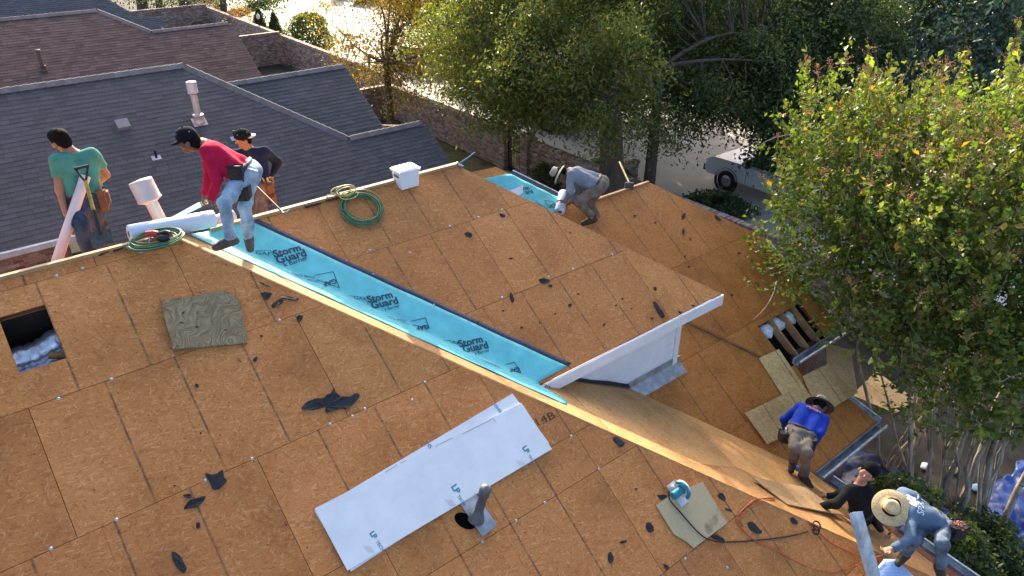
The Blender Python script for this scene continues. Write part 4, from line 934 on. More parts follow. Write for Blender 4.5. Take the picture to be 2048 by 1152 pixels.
for (P, g0, g1) in (([(629, 553), (667, 546), (679, 578), (634, 562)], (671, 560), (645, 568)), ([(823, 645), (851, 638), (859, 659), (826, 652)], (856, 652), (832, 655)), ([(1012, 731), (1029, 727), (1042, 748), (1015, 741)], (1038, 736), (1018, 741))):
    print_line(ms, onB, P, NA, INK, .008, drape=drp); print_text(ms, 'GAF', onB, g0, g1, NA, INK, .03, drape=drp)
for (P, g0, g1) in (([(505, 505), (541, 503), (551, 518)], (512, 511), (542, 514)), ([(697, 594), (728, 597), (737, 611)], (708, 600), (732, 604)), ([(885, 682), (914, 686), (922, 697)], (895, 688), (918, 692)), ([(1070, 768), (1094, 772), (1108, 784), (1072, 772)], (1082, 776), (1102, 779))):
    print_line(ms, onB, P, NA, INK, .005, drape=drp); print_text(ms, 'GAF', onB, g0, g1, NA, INK, .0, drape=drp, aspect=.7)
for (a, b_) in (((636, 564), (592, 556)), ((630, 556), (585, 549)), ((812, 643), (775, 636)), ((818, 650), (782, 643)), ((1000, 737), (962, 727)), ((1004, 744), (970, 736))):
    print_text(ms, 'STORM GUARD', onB, a, b_, NA, INK, .012, drape=drp)
for x, y, c in ((540, 448, 0), (582, 467, 0), (641, 498, 0), (694, 523, 1), (747, 550, 0), (796, 582, 0), (868, 611, 0), (938, 645, 0)):
    b = MB(); q = np.array(onB(x, y)); q[2] = valley(q[0], q[1]) + .016; b.lathe([(0, .003), (.008, .003), (.011, 0)], q, NA, 10); b.build('cap_nail', mat('nail_cap', (.5, .35, .36), .5, .2, 9), mem)
# membrane on the lower roof
mem2 = thing('leak_barrier_strip', 'shorter turquoise leak barrier strip beside the worker in grey', 'membrane', onD(1060, 380))
q0, q1, q2, q3 = onD(1022, 349), onD(1118, 396), onD(1105, 440), onD(955, 372)
b = MB(); vs = []; ns, nw = 24, 12
for i in range(ns + 1):
    for j in range(nw + 1):
        s, w = i / ns, j / nw; p = (q0 * (1 - s) + q1 * s) * (1 - w) + (q3 * (1 - s) + q2 * s) * w
        curl = max(0, .28 - s) / .28; p = p + NA * (.01 + .003 * math.sin(s * 20 + w * 7) + .16 * curl ** 2.2 * (w ** .8)); vs.append(p)
k = nw + 1
fs = [(i * k + j, i * k + j + 1, (i + 1) * k + j + 1, (i + 1) * k + j) for i in range(ns) for j in range(nw)]
b.add(vs, fs, smooth=True); s2 = b.build('sheet', TEAL, mem2); sm = s2.modifiers.new('thickness', 'SOLIDIFY'); sm.thickness = .003
b = MB(); b.prism([(0, 0), (1, 0), (1, .075), (0, .075)], .003, q0 + NA * .014, (q1 - q0), np.cross(NA, (q1 - q0) / np.linalg.norm(q1 - q0)), NA, top=.004); b.build('selvedge', NAVY, mem2)
b = MB(); b.prism([(0, 0), (1, 0), (1, .02), (0, .02)], .012, q0 + NA * .012, (q1 - q0), np.cross(NA, (q1 - q0) / np.linalg.norm(q1 - q0)) * 1.0, NA, top=.012); ob = b.build('drip_edge', GUTTER_W, mem2); ob.location += Vector(np.cross(NA, (q1 - q0) / np.linalg.norm(q1 - q0)) * .075)
onD1 = lambda x, y: onD(x, y, .016)
print_text(s2, 'rm', onD1, (1047, 381), (1060, 379), NA, INK, .03); print_text(s2, 'ard', onD1, (1052, 388), (1067, 386), NA, INK, .03)
print_line(s2, onD1, [(1089, 401), (1108, 404), (1112, 414), (1098, 416), (1089, 401)], NA, INK, .008); print_text(s2, 'GAF', onD1, (1108, 407), (1097, 411), NA, INK, .03)
print_text(s2, 'GUARD', onD1, (1094, 416), (1072, 403), NA, INK, .02)
b = MB(); pl = [onD(1019, 381, .02), onD(1046, 370, .05), onD(1046, 384, .03), onD(1038, 392, .02)]; b.add(pl + [p - NA * .004 for p in pl], [(0, 3, 2, 1), (4, 5, 6, 7), (0, 1, 5, 4), (1, 2, 6, 5), (2, 3, 7, 6), (3, 0, 4, 7)]); b.build('release_film_flap', mat('release_film', (.75, .78, .8), .45, .06, 5), mem2)
# ---------------------------------------------------------------- rolls
FILM = mat('release_film_roll', (0.60, 0.72, 0.84), 0.4, 0.06, 3); CORE = mat('roll_core', (.45, .36, .26), .8, .2, 8)
def roll(name, label, p, q, r, m, core=.035, cat='roll', endm=None):
    p, q = np.array(p, float), np.array(q, float); ax = q - p; L = np.linalg.norm(ax); t = thing(name, label, cat, (p + q) / 2)
    b = MB(); b.lathe([(core, 0), (r * .96, 0), (r, .01), (r, L - .01), (r * .96, L), (core, L)], p, ax, 28); b.build('wound_sheet', m, t)
    b = MB(); b.lathe([(core, -.004), (core, L + .004)], p, ax, 16); b.lathe([(core - .006, L + .004), (core - .006, -.004)], p, ax, 16); b.build('core', endm or CORE, t); return t
roll('membrane_roll', 'big white backed roll lying on the ridge below red shirted man', dep(258, 468, 7.45), dep(428, 437, 7.98), .095, FILM)
roll('membrane_roll', 'grey white roll end behind the jeans of red shirted man', dep(432, 444, 8.25), dep(466, 430, 8.4), .075, mat('roll_grey', (.5, .53, .55), .5, .1, 4))
roll('membrane_roll', 'white roll held down by the bent worker in grey', onD(1128, 386, .11), onD(1119, 424, .09), .085, FILM)
t = thing('membrane_flap', 'loose turquoise flap with black end lifted by red shirted man', 'membrane', dep(370, 425, 8.0))
c = [dep(330, 447, 7.75), dep(402, 413, 8.05), dep(398, 404, 8.12), dep(338, 437, 7.85)]; b = MB(); b.add(c + [x + np.array([.01, .01, -.012]) for x in c], [(0, 1, 2, 3), (7, 6, 5, 4), (0, 4, 5, 1), (1, 5, 6, 2), (2, 6, 7, 3), (3, 7, 4, 0)]); b.build('sheet', TEAL, t)
c = [dep(402, 413, 8.06), dep(416, 409, 8.12), dep(414, 398, 8.18), dep(399, 404, 8.13)]; b = MB(); b.add(c + [x + np.array([.01, .01, -.012]) for x in c], [(0, 1, 2, 3), (7, 6, 5, 4), (0, 4, 5, 1), (1, 5, 6, 2), (2, 6, 7, 3), (3, 7, 4, 0)]); b.build('selvedge', FELT, t)
# ---------------------------------------------------------------- vents and pipes
WMET = mat('pipe_pale_metal', (0.62, 0.55, 0.5), 0.45, 0.15, 4, metal=0.2)
def flue(name, label, p, q, r, cr, ch, m, flash=None, n=NA):
    p, q = np.array(p, float), np.array(q, float); ax = q - p; L = np.linalg.norm(ax); a = ax / L; t = thing(name, label, 'vent pipe', p)
    b = MB(); b.lathe([(r, -.15), (r, L)], p, a, 20); b.build('pipe', m, t)
    b = MB(); b.lathe([(r, L - ch * .2), (cr * .8, L - ch * .12), (cr * 1.05, L - ch * .05), (cr * 1.05, L), (cr, L + .01), (cr, L + ch), (cr * .97, L + ch + .015), (0, L + ch + .03)], p, a, 24); b.build('cap', m, t)
    if flash:
        s = flash; b = MB(); e1 = np.cross(np.cross(n, X), n); e1 /= np.linalg.norm(e1); b.box(p + n * .012, (s, s * .8, .006), (e1, np.cross(n, e1), n)); b.lathe([(r * 1.8, 0), (r * 1.25, .16), (r * 1.7, .17), (r * 1.7, .2), (r, .2)], p + n * .01, a, 20); b.build('flashing', m, t)
    return t
flue('flue_pipe', 'leaning pale metal flue with round cap behind the ridge', dep(322, 443, 7.95), dep(299, 398, 7.85), .066, .125, .20, WMET)
nb = onN(399, 244); flue('flue_pipe', 'tall pale metal flue standing on the grey roof', nb, nb + Z * 0.80, .085, .13, .26, WMET, .36)
rb = onR(88, 142); flue('vent_pipe', 'small brown vent pipe on the reddish brown roof', rb, rb + Z * .75, .075, .1, .03, mat('pipe_brown', (.2, .11, .09), .7, .2, 6), .3)
o = thing('box_vent', 'square grey box vent on the grey roof', 'roof vent', onN(246, 252)); q = onN(246, 252)
b = MB(); b.box(q + NA * .06, (.30, .28, .12), (X, E2A, NA)); b.build('hood', mat('vent_grey', (.24, .25, .25), .6, .1, 6), o); b = MB(); b.box(q + NA * .008, (.42, .4, .01), (X, E2A, NA)); b.build('flange', mat('flange_grey', (.09, .092, .1), .8, .1, 6), o)
for (x, y, lab) in ((313, 316, 'small black plumbing pipe with pale flashing on the grey roof'), (470, 277, 'small pale flashing behind the man in the backward cap')):
    q = onN(x, y); o = thing('plumbing_vent', lab, 'vent pipe', q); b = MB(); b.box(q + NA * .012, (.22, .14, .006), (X, E2A, NA)); b.build('flashing', mat('flashing_pale', (.5, .54, .6), .5, .1, 5), o)
    b = MB(); b.tube([q, q + Z * .22], .03, 10); b.build('pipe', FELT, o)
o = thing('vent_stack', 'galvanised vent stack with square flashing beside black hole', 'vent pipe', onA(950, 1035)); pl = [onA(905, 985, .012), onA(949, 985, .03), onA(995, 1050, .05), onA(965, 1073, .03)]
b = MB(); b.add(pl + [p - NA * .004 for p in pl], [(0, 3, 2, 1), (4, 5, 6, 7), (0, 1, 5, 4), (1, 2, 6, 5), (2, 3, 7, 6), (3, 0, 4, 7)]); b.build('flashing', GALV, o)
q = onA(953, 1036, .04); tp = dep(971, 978, depth_of(q) - .16); ax = tp - q; L = np.linalg.norm(ax)
PIPEG = mat('pipe_grey', (.13, .132, .135), .55, .2, 8, metal=.3)
b = MB(); b.lathe([(.085, -.02), (.08, .0), (.058, .07), (.047, .09), (.043, L * .75), (.055, L * .78), (.058, L), (.05, L + .025), (.03, L + .03), (.02, L + .045), (0, L + .045)], q, ax, 22); b.build('pipe', PIPEG, o)
b = MB(); c = onA(930, 1042, .0); b.prism([(.115 * math.cos(a) * 1.0, .07 * math.sin(a)) for a in np.linspace(0, 6.283, 25)[:-1]], .002, c, (X * .55 - E2A * .83), (X * .83 + E2A * .55), NA, top=.004); b.build('hole', mat('hole_black', (.004, .004, .004), 1, .1, 4, spec=0), o)
# ---------------------------------------------------------------- boards lying about
LPM = mat('radiant_board_white', (0.72, 0.75, 0.76), 0.55, 0.07, 4, .03, 40)
LPR = mat('board_edge_pink', (.5, .3, .25), .8, .2, 8)
def slab(name, label, pts, th, m, cat='board', n=NA, edge=None, parent=None):
    """board through four points given in order round its top face"""
    pts = [np.array(p, float) for p in pts]; o = pts[0]; e1 = pts[1] - pts[0]; e1 /= np.linalg.norm(e1); e2 = np.cross(n, e1); P = [((p - o) @ e1, (p - o) @ e2) for p in pts]
    b = MB(); b.prism(P, th, o, e1, e2, n); ob = b.build(name, m, parent)
    if parent is None: props(ob, label, cat)
    return ob
LPTEAL = mat('print_teal', (.03, .22, .33), .6, .1, 9)
b0 = slab('radiant_barrier_board', 'lower white foil faced board showing under the top one', [onA(629, 1022, .016), onA(1025, 787, .016), onA(1098, 886, .016), onA(702, 1143, .016)], .012, LPM)
b1 = slab('radiant_barrier_board', 'upper white foil faced board with teal print on front slope', [onA(629, 1017, .03), onA(1043, 806, .03), onA(1104, 898, .03), onA(695, 1141, .03)], .012, LPM)
onA3 = lambda x, y: onA(x, y, .03); onA1 = lambda x, y: onA(x, y, .016)
for (a, b_, c, d) in (((739, 1067), (747, 1079), (751, 1084), (764, 1103)), ((902, 974), (912, 989), (914, 993), (927, 1011)), ((1044, 896), (1053, 908), (1056, 911), (1066, 926))):
    print_text(b1, 'LP', onA3, a, b_, NA, LPTEAL, .03); print_text(b1, 'TECH', onA3, c, d, NA, LPTEAL, .01)
    for k in range(5): print_line(b1, onA3, [(a[0] - 10 + k * 3.2 - 3, a[1] + 24 + k * .2), (a[0] - 2 + k * 3.2, a[1] + 38 + k * .2)], NA, mat('print_grey', (.45, .5, .55), .7, .1, 5), .003)
print_text(b0, 'HSHIE', onA1, (985, 808), (1000, 827), NA, LPTEAL, .01); print_text(b0, 'HS', onA1, (851, 888), (859, 898), NA, LPTEAL, .01)
for (p, q) in (((800, 927), (812, 921)), ((870, 893), (905, 876)), ((925, 868), (985, 838)), ((770, 945), (795, 930)), ((985, 835), (992, 846))): print_line(b1, onA3, [p, q], NA, mat('scuff', (.35, .33, .33), .8, .3, 30), .006)
m_, nt, bb, out = nodes('duct_board_tan'); tc = nd(nt, 'ShaderNodeTexCoord'); DUCTB = m_
wv = nd(nt, 'ShaderNodeTexNoise', {'Vector': tc.outputs['Object'], 'Scale': 4.0, 'Detail': 2.0}); vv_ = nd(nt, 'ShaderNodeVectorMath', {0: wv.outputs['Color'], 1: (0.5, 0.5, 0.5), 2: tc.outputs['Object']}, operation='MULTIPLY_ADD').outputs[0]
n1 = nd(nt, 'ShaderNodeTexNoise', {'Vector': nd(nt, 'ShaderNodeMapping', {'Vector': vv_, 'Rotation': (0, 0, .7), 'Scale': (.5, .04, .2)}, vector_type='TEXTURE').outputs[0], 'Scale': 2.0, 'Detail': 5.0}); n2 = nd(nt, 'ShaderNodeTexNoise', {'Vector': tc.outputs['Object'], 'Scale': 13.0, 'Detail': 3.0})
c1 = ramp(nt, n1.outputs[0], [(.3, (.16, .12, .06)), (.5, (.25, .19, .10)), (.7, (.38, .31, .18))]); c1 = mixc(nt, c1, (.015, .013, .012), ramp(nt, n2.outputs[0], [(.66, 0.0), (.72, .9)])); nt.links.new(c1, bb.inputs['Base Color']); bb.inputs['Roughness'].default_value = .9
bp = nd(nt, 'ShaderNodeBump', {'Height': n1.outputs[0], 'Strength': .8, 'Distance': .02}); nt.links.new(bp.outputs[0], bb.inputs['Normal'])
rr = np.random.default_rng(9)
def ragged(pts, k=6, j=.006):
    out = []
    for a, c in zip(pts, pts[1:] + pts[:1]):
        a, c = np.array(a), np.array(c)
        for i in range(k): out.append(a + (c - a) * i / k + rr.normal(size=3) * j * (1 if i else .3))
    return out
slab('insulation_board', 'square dirty tan insulation board on the front slope', ragged([onA(322, 602, .055), onA(452, 579, .055), onA(480, 596, .055), onA(496, 683, .055), onA(347, 698, .055)]), .052, DUCTB)
m_, nt, bb, out = nodes('plywood_tan_stained'); tc = nd(nt, 'ShaderNodeTexCoord'); n1 = nd(nt, 'ShaderNodeTexNoise', {'Vector': tc.outputs['Object'], 'Scale': 3.1, 'Detail': 3.0}); n2 = nd(nt, 'ShaderNodeTexNoise', {'Vector': tc.outputs['Object'], 'Scale': 22.0, 'Detail': 4.0})
c1 = mixc(nt, (.42, .33, .17), (.52, .42, .24), n2.outputs[0]); c1 = mixc(nt, c1, (.06, .045, .025), ramp(nt, n1.outputs[0], [(.6, 0.0), (.7, .8)])); nt.links.new(c1, bb.inputs['Base Color']); bb.inputs['Roughness'].default_value = .7
slab('plywood_offcut', 'tan stained plywood offcut under the circular saw', [onA(1312, 1010, .025), onA(1345, 988, .025), onA(1405, 963, .025), onA(1455, 1046, .025), onA(1388, 1096, .025), onA(1375, 1084, .025), onA(1348, 1068, .025)], .014, m_)
# new boards on the lower roof
def newb(lab, pts, h=.03, m=OSB_NEW):
    P = [onD(*p, h) for p in pts]; o = P[0]; e1 = P[1] - P[0]; e1 /= np.linalg.norm(e1); e2 = np.cross(NA, e1)
    b = MB(); b.prism([((p - o) @ e1, (p - o) @ e2) for p in P], .016, o, e1, e2, NA, uvf=lambda u, v: (u + .2, v)); return props(b.build('strand_board_sheet', m), lab, 'board')
newb('narrow new strand board strip pointing at the eave opening', [(1518, 716), (1558, 698), (1652, 838), (1608, 858)], .03)
newb('new strand board sheet under the left hand of the blue shirt', [(1490, 826), (1600, 772), (1642, 838), (1535, 888)], .05)
newb('new strand board sheet lying at the step in the eave', [(1606, 752), (1655, 728), (1712, 788), (1640, 830)], .045)
q = [onD(1652, 686, -.03), onD(1702, 700, -.03), onD(1712, 790, .03), onD(1655, 735, .03)]
slab('strand_board_sheet', 'tilted strand board sheet over the navy tarp', q, .016, OSB_NEW, n=np.cross(q[1] - q[0], q[3] - q[0]) / -np.linalg.norm(np.cross(q[1] - q[0], q[3] - q[0])))
gq = [onG(1704, 790, 1.2), onG(1752, 742, 1.2), onG(1840, 800, 1.0), onG(1790, 826, 1.0)]; nn_ = np.cross(gq[3] - gq[0], gq[1] - gq[0]); nn_ /= np.linalg.norm(nn_)
slab('strand_board_sheet', 'strand board sheet under the myrtle leaves beyond the gutter', gq, .016, OSB_NEW, n=nn_ if nn_[2] > 0 else -nn_)
q = [onC(1505, 954, .05), onC(1613, 975, .09), onC(1689, 1030, .06), onC(1575, 1008, .02)]; n_ = np.cross(q[3] - q[0], q[1] - q[0]); n_ /= np.linalg.norm(n_); n_ = n_ if n_[2] > 0 else -n_
o = q[0]; e1 = q[1] - q[0]; e1 /= np.linalg.norm(e1); e2 = np.cross(n_, e1); b = MB(); b.prism([((p - o) @ e1, (p - o) @ e2) for p in q], .016, o, e1, e2, n_); props(b.build('strand_board_offcut', osb_mat('strand_board_cut', (.55, .36, .17), (.35, .2, .08), (.7, .5, .26), marks=False, spots=.1)), 'strand board piece held by the man in black', 'board')
# ---------------------------------------------------------------- hoses, cords
HOSE = mat('hose_green', (0.075, 0.19, 0.095), 0.4, 0.25, 9); HOSE_Y = mat('hose_yellow', (.42, .38, .12), .4, .2, 9)
def coil(name, label, c, n, r, loops, m, seed, squash=.8, tr=.0075, extra=None):
    rr = np.random.default_rng(seed); c = np.array(c, float); e1 = np.cross(n, Z); e1 /= np.linalg.norm(e1); e2 = np.cross(n, e1)
    t = thing(name, label, 'hose', c); pts = []
    for k in range(loops):
        ox, oy, rk, tz = rr.normal() * .018, rr.normal() * .018, r * rr.uniform(.82, 1.06), rr.uniform(-.05, .05)
        for i in range(26):
            a = 2 * math.pi * i / 26; pts.append(c + e1 * (ox + rk * math.cos(a)) + e2 * (oy + rk * squash * math.sin(a)) + n * (.012 + .012 * (k % 4) + tz * .25 * math.sin(a + k) + .012))
    b = MB(); b.tube(pts, tr, 6); b.build('hose', m, t)
    if extra: b = MB(); b.tube([np.array(p) for p in extra], tr, 6); b.build('hose_tail', m, t)
    return t
coil('air_hose', 'coiled dark green air hose lying on the raised slope', onB(722, 420), NA, .25, 9, HOSE, 1, .95, extra=[onB(700, 405, .03), onB(690, 392, .04), onB(676, 386, .05), onB(655, 390, .03), onB(652, 398, .03)])
ch = coil('air_hose', 'coiled green air hose under the nail gun at the ridge', onA(314, 484, .02), NA * .8 + np.array([0, .3, .25]), .26, 11, HOSE, 2, .62)
coil('air_hose', 'small tangle of pale yellow hose on the raised ridge', onB(690, 388, .03), NA, .13, 4, HOSE_Y, 3, .5)
def cord(name, label, pts, m, r, cat='cord'):
    P = [np.array(p) for p in pts]; Q = []
    for i in range(len(P) - 1):
        a, b_, c, d = P[max(i - 1, 0)], P[i], P[i + 1], P[min(i + 2, len(P) - 1)]
        for t_ in np.linspace(0, 1, 7)[:-1]: Q.append(.5 * ((2 * b_) + (-a + c) * t_ + (2 * a - 5 * b_ + 4 * c - d) * t_ ** 2 + (-a + 3 * b_ - 3 * c + d) * t_ ** 3))
    Q.append(P[-1]); b = MB(); b.tube(Q, r, 6); return props(b.build(name, m), label, cat)
BLK = mat('rubber_black', (.015, .015, .016), .5, .2, 9); ORG = mat('cord_orange', (.45, .085, .032), .45, .15, 9)
cord('power_cord', 'black saw cord curving over the stained offcut', [onA(1338, 982, .06), onA(1340, 1000, .04), onA(1362, 1026, .04), onA(1400, 1068, .04), onA(1425, 1081, .03), onA(1455, 1084, .008), onA(1520, 1080, .008), onA(1580, 1072, .008), onA(1616, 1063, .01)], BLK, .0075)
o = cord('extension_cord', 'orange extension cord looping across the lower front slope', [onC(1552, 995, .012), onA(1515, 998, .012), onA(1500, 1006, .012), onA(1474, 1034, .012), onA(1480, 1052, .012), onA(1505, 1078, .012), onA(1545, 1097, .012), onA(1590, 1122, .012), onA(1632, 1140, .012), onA(1672, 1146, .012), onA(1700, 1136, .012), onA(1732, 1122, .05), onA(1765, 1110, .12)], ORG, .006)
cord('extension_cord', 'second orange cord strand above the looping one', [onA(1622, 1046, .012), onA(1640, 1066, .012), onA(1662, 1086, .012), onA(1700, 1104, .012), onA(1745, 1122, .06)], ORG, .0065)
cord('extension_cord', 'thin orange cord beside the loop under the held board', [onC(1550, 1000, .012), onA(1518, 1003, .012), onA(1503, 1011, .012), onA(1480, 1036, .012), onA(1487, 1054, .012)], ORG, .006)
coil('cord_plug_loop', 'small black and orange cord loop with plugs', onA(1627, 1055, .02), NA, .055, 2, BLK, 6, .9, .009)
# ---------------------------------------------------------------- tools
RED = mat('tool_red', (.5, .05, .04), .4, .2, 9); BLKP = mat('tool_black', (.02, .02, .022), .45, .3, 12); TOOLT = mat('saw_teal', (.02, .22, .27), .4, .12, 9); STEEL = mat('steel', (.35, .35, .37), .35, .2, 8, metal=.8); WOOD = mat('tool_handle_wood', (.42, .25, .1), .6, .2, 7); YELH = mat('handle_yellow', (.6, .42, .12), .5, .2, 6)
ng = onA(312, 474, .10); t = thing('nail_gun', 'red and black nail gun lying on the hose coil', 'nail gun', ng); e = np.array([RT, np.cross(UP, RT) * -1, UP]); e[1] = FW
b = MB(); b.tube([ng - RT * .10 + UP * .03, ng - RT * .02 + UP * .035, ng + RT * .02 + UP * .03], [.03, .036, .028], 12); b.build('head', RED, t)
b = MB(); b.lathe([(0, -.03), (.06, -.03), (.065, 0), (.06, .03), (0, .03)], ng + RT * .07 + UP * .0, FW * -.6 + UP, 18); b.build('magazine', BLKP, t)
b = MB(); b.tube([ng + RT * .02 + UP * .03, ng + RT * .10 + UP * .055, ng + RT * .14 + UP * .04], [.02, .018, .022], 10); b.build('handle', BLKP, t)
b = MB(); b.tube([ng - RT * .06 + UP * .01, ng - RT * .07 - UP * .07], [.014, .01], 8); b.build('nose', STEEL, t)
# circular saw
q = onA(1352, 985, .025); t = thing('circular_saw', 'teal corded circular saw resting on the tan offcut', 'circular saw', q); sx = (onA(1379, 962, .03) - onA(1338, 995, .03)); sx /= np.linalg.norm(sx); sy = np.cross(NA, sx)
b = MB(); b.box(q + NA * .008 - sy * .02, (.13, .27, .006), (sx, sy, NA)); b.build('base_plate', mat('plate_aluminium', (.6, .62, .64), .4, .1, 6, metal=.5), t)
dc = q + NA * .10 + sx * .03; b = MB(); b.lathe([(.0, .028), (.07, .028), (.095, .02), (.10, 0), (.10, -.02), (0, -.02)], dc, sx, 26); b.build('blade_guard', mat('guard_white', (.75, .76, .77), .4, .08, 7), t)
b = MB(); b.lathe([(0, .032), (.03, .034), (.065, .031)], dc, sx, 20); b.build('blade_hub', RED, t)
b = MB(); b.lathe([(0, -.17), (.04, -.17), (.047, -.16), (.047, -.03), (.055, -.02)], dc + NA * .005, sx, 20); b.build('motor', TOOLT, t)
b = MB(); b.tube([dc + sy * .09 - sx * .02 + NA * .01, dc + sy * .06 - sx * .02 + NA * .08, dc - sx * .02 + NA * .10, dc - sy * .08 - sx * .02 + NA * .07, dc - sy * .11 - sx * .02], [.02, .02, .02, .022, .02], 10); b.build('handle', TOOLT, t)
# square shovel by the man in green
bl = dep(204, 480, 7.02); tp = dep(166, 345, 6.95); ax = (tp - bl) / np.linalg.norm(tp - bl); sv = RT - ax * (RT @ ax); sv /= np.linalg.norm(sv); nf = np.cross(ax, sv)
t = thing('roofing_shovel', 'square bladed shovel with D grip standing at the ridge', 'shovel', bl)
b = MB(); b.box(bl + ax * .02, (.215, .012, .135), (sv, nf, ax)); b.build('blade', mat('blade_dark', (.07, .065, .06), .5, .4, 14, metal=.5), t)
b = MB(); b.tube([bl + ax * .05, tp - ax * .08], .017, 10); b.build('shaft', mat('shaft_yellow_worn', (.30, .2, .04), .6, .7, 14, c2=(.42, .29, .05), stretch=(1, 1, .6)), t)
b = MB(); b.tube([bl + ax * .05, bl + ax * .30], [.024, .019], 10); b.build('socket', BLKP, t)
b = MB(); g0 = tp - ax * .09; b.tube([g0, tp - ax * .03 - sv * .03, tp + ax * .05 - sv * .062], .012, 8); b.tube([g0, tp - ax * .03 + sv * .03, tp + ax * .05 + sv * .062], .012, 8); b.tube([tp + ax * .05 - sv * .07, tp + ax * .05 + sv * .07], .015, 10); b.build('grip', BLKP, t)
# pry bars and hammers on the ridges
def bar(name, label, pts, m, r, head=None, cat='pry bar'):
    t = thing(name, label, cat, pts[0]); b = MB(); b.tube(pts, r, 8); b.build('shaft', m, t)
    if head is not None: b = MB(); b.tube(head[0], head[1], 8); b.build('head', STEEL if head[2] is None else head[2], t)
    return t
bar('pry_bar', 'long dark pry bar leaning on the ridge by the navy shirt', [dep(512, 372, 8.55), dep(560, 419, 8.35)], mat('bar_dark', (.12, .1, .08), .5, .3, 9, metal=.5), .013, ([dep(560, 419, 8.35), dep(566, 426, 8.33), dep(575, 424, 8.33), dep(580, 419, 8.35)], [.013, .012, .011, .008], None))
bar('pry_bar', 'flat black pry bar lying on the raised ridge', [onB(618, 412, .02), onB(642, 406, .02)], BLKP, .012, ([onB(611, 413, .02), onB(618, 412, .02)], [.02, .018], BLKP))
bar('pry_bar', 'dark pry bar on the ridge left of the yellow hose', [onB(652, 402, .02), onB(682, 394, .02)], BLKP, .012, ([onB(682, 394, .02), onB(688, 391, .04)], [.014, .012], BLKP))
bar('hammer', 'hammer with blue handle at the far ridge corner', [onB(921, 326, .05), onB(936, 316, .14), onB(950, 305, .22)], mat('handle_blue', (.07, .16, .24), .5, .2, 8), .013, ([onB(914, 324, .05), onB(918, 330, .02), onB(926, 333, .02)], [.012, .022, .018], None), 'hammer')
q = onD(1258, 378); t = thing('mop', 'yellow handled brush leaning at the lower ridge', 'brush', q); b = MB(); b.tube([q + Z * .1, dep(1239, 324, depth_of(q) + .5)], .016, 8); b.build('handle', YELH, t); b = MB(); b.box(q + Z * .06, (.15, .05, .12), (U0(RT), U0(HD), Z)); b.build('head', mat('brush_blue_grey', (.05, .06, .08), .8, .3, 20), t)
o = slab('membrane_scrap', 'small turquoise membrane scrap behind the worker in grey', [onD(1186, 398, .02), onD(1197, 395, .12), onD(1197, 420, .1), onD(1184, 418, .02)], .004, TEAL, 'scrap')
# plastic tub
q = onB(815, 371); t = thing('plastic_tub', 'white translucent plastic tub standing on the far ridge', 'tub', q + np.array([0, .02, .12])); PLAS = mat('plastic_white', (.78, .8, .84), .3, .06, 4)
c = np.array([q[0], q[1] + .02, q[2] + .12]); b = MB(); vs = []
for zz, k in ((-.13, .86), (.09, 1.0)):
    for i, j in ((-1, -1), (1, -1), (1, 1), (-1, 1)): vs.append(c + np.array([i * .145 * k, j * .105 * k, zz]))
b.add(vs, [(3, 2, 1, 0), (4, 5, 6, 7), (0, 1, 5, 4), (1, 2, 6, 5), (2, 3, 7, 6), (3, 0, 4, 7)]); b.build('body', PLAS, t)
b = MB(); b.box(c + Z * .105, (.315, .235, .03)); b.box(c + Z * .125, (.27, .19, .016)); b.build('lid', PLAS, t)
b = MB(); b.box(c + np.array([-.148, 0, .04]), (.012, .1, .03)); b.build('handle', mat('clip_green', (.05, .2, .16), .5, .1, 5), t)
# bent flashing strip and blue film in the lower right
q = [onA(1697, 1028, .5), onA(1723, 1022, .5), onA(1768, 1160, .12), onA(1736, 1165, .12)]
t = thing('flashing_strip', 'long bent grey metal flashing strip standing beside straw hat', 'flashing', onA(1745, 1160)); e1 = q[1] - q[0]; e1 /= np.linalg.norm(e1); dn = (q[3] - q[0]); nn_ = np.cross(dn, e1); nn_ /= np.linalg.norm(nn_); nn_ = nn_ if nn_[2] > 0 else -nn_
b = MB(); w_ = np.linalg.norm(q[1] - q[0]); vs = []
for p in (q[0], q[3] + dn * .15):
    for a, z_ in ((0, .0), (w_ * .42, -.02), (w_ * .58, -.02), (w_, .012)): vs.append(p + e1 * a + nn_ * z_)
b.add(vs, [(0, 1, 5, 4), (1, 2, 6, 5), (2, 3, 7, 6)]); ob = b.build('strip', mat('flashing_dirty', (.5, .53, .56), .45, .4, 9, metal=.4, stretch=(1, 1, .3)), t); sm = ob.modifiers.new('s', 'SOLIDIFY'); sm.thickness = .003
FILMB = mat('film_blue', (.40, .58, .86), .4, .06, 4)
q = [onA(1722, 1175, .02), onA(1768, 1118, .1), onA(1800, 1125, .12), onA(1850, 1175, .1)]; t = thing('film_sheet', 'pale blue gridded underlay film at the bottom edge', 'film', onA(1785, 1150)); fp = lambda s, w: (q[0] * (1 - s) + q[3] * s) * (1 - w) + (q[1] * (1 - s) + q[2] * s) * w + NA * .07 * math.sin(math.pi * s)
b = MB(); b.add([fp(i / 12, j / 8) for i in range(13) for j in range(9)], [(i * 9 + j, (i + 1) * 9 + j, (i + 1) * 9 + j + 1, i * 9 + j + 1) for i in range(12) for j in range(8)], smooth=True); o = b.build('sheet', FILMB, t); sm = o.modifiers.new('s', 'SOLIDIFY'); sm.thickness = .003; sm.offset = -1
gl = MB()
for i in range(1, 9): 
    for j in range(12):
        a, c = fp(i / 9, j / 12) + NA * .004, fp(i / 9, (j + 1) / 12) + NA * .004; gl.add([a, c, c + X * .003, a + X * .003], [(0, 1, 2, 3)])
for j in range(1, 8):
    for i in range(12):
        a, c = fp(i / 12, j / 8) + NA * .004, fp((i + 1) / 12, j / 8) + NA * .004; gl.add([a, c, c + E2A * .003, a + E2A * .003], [(0, 1, 2, 3)])
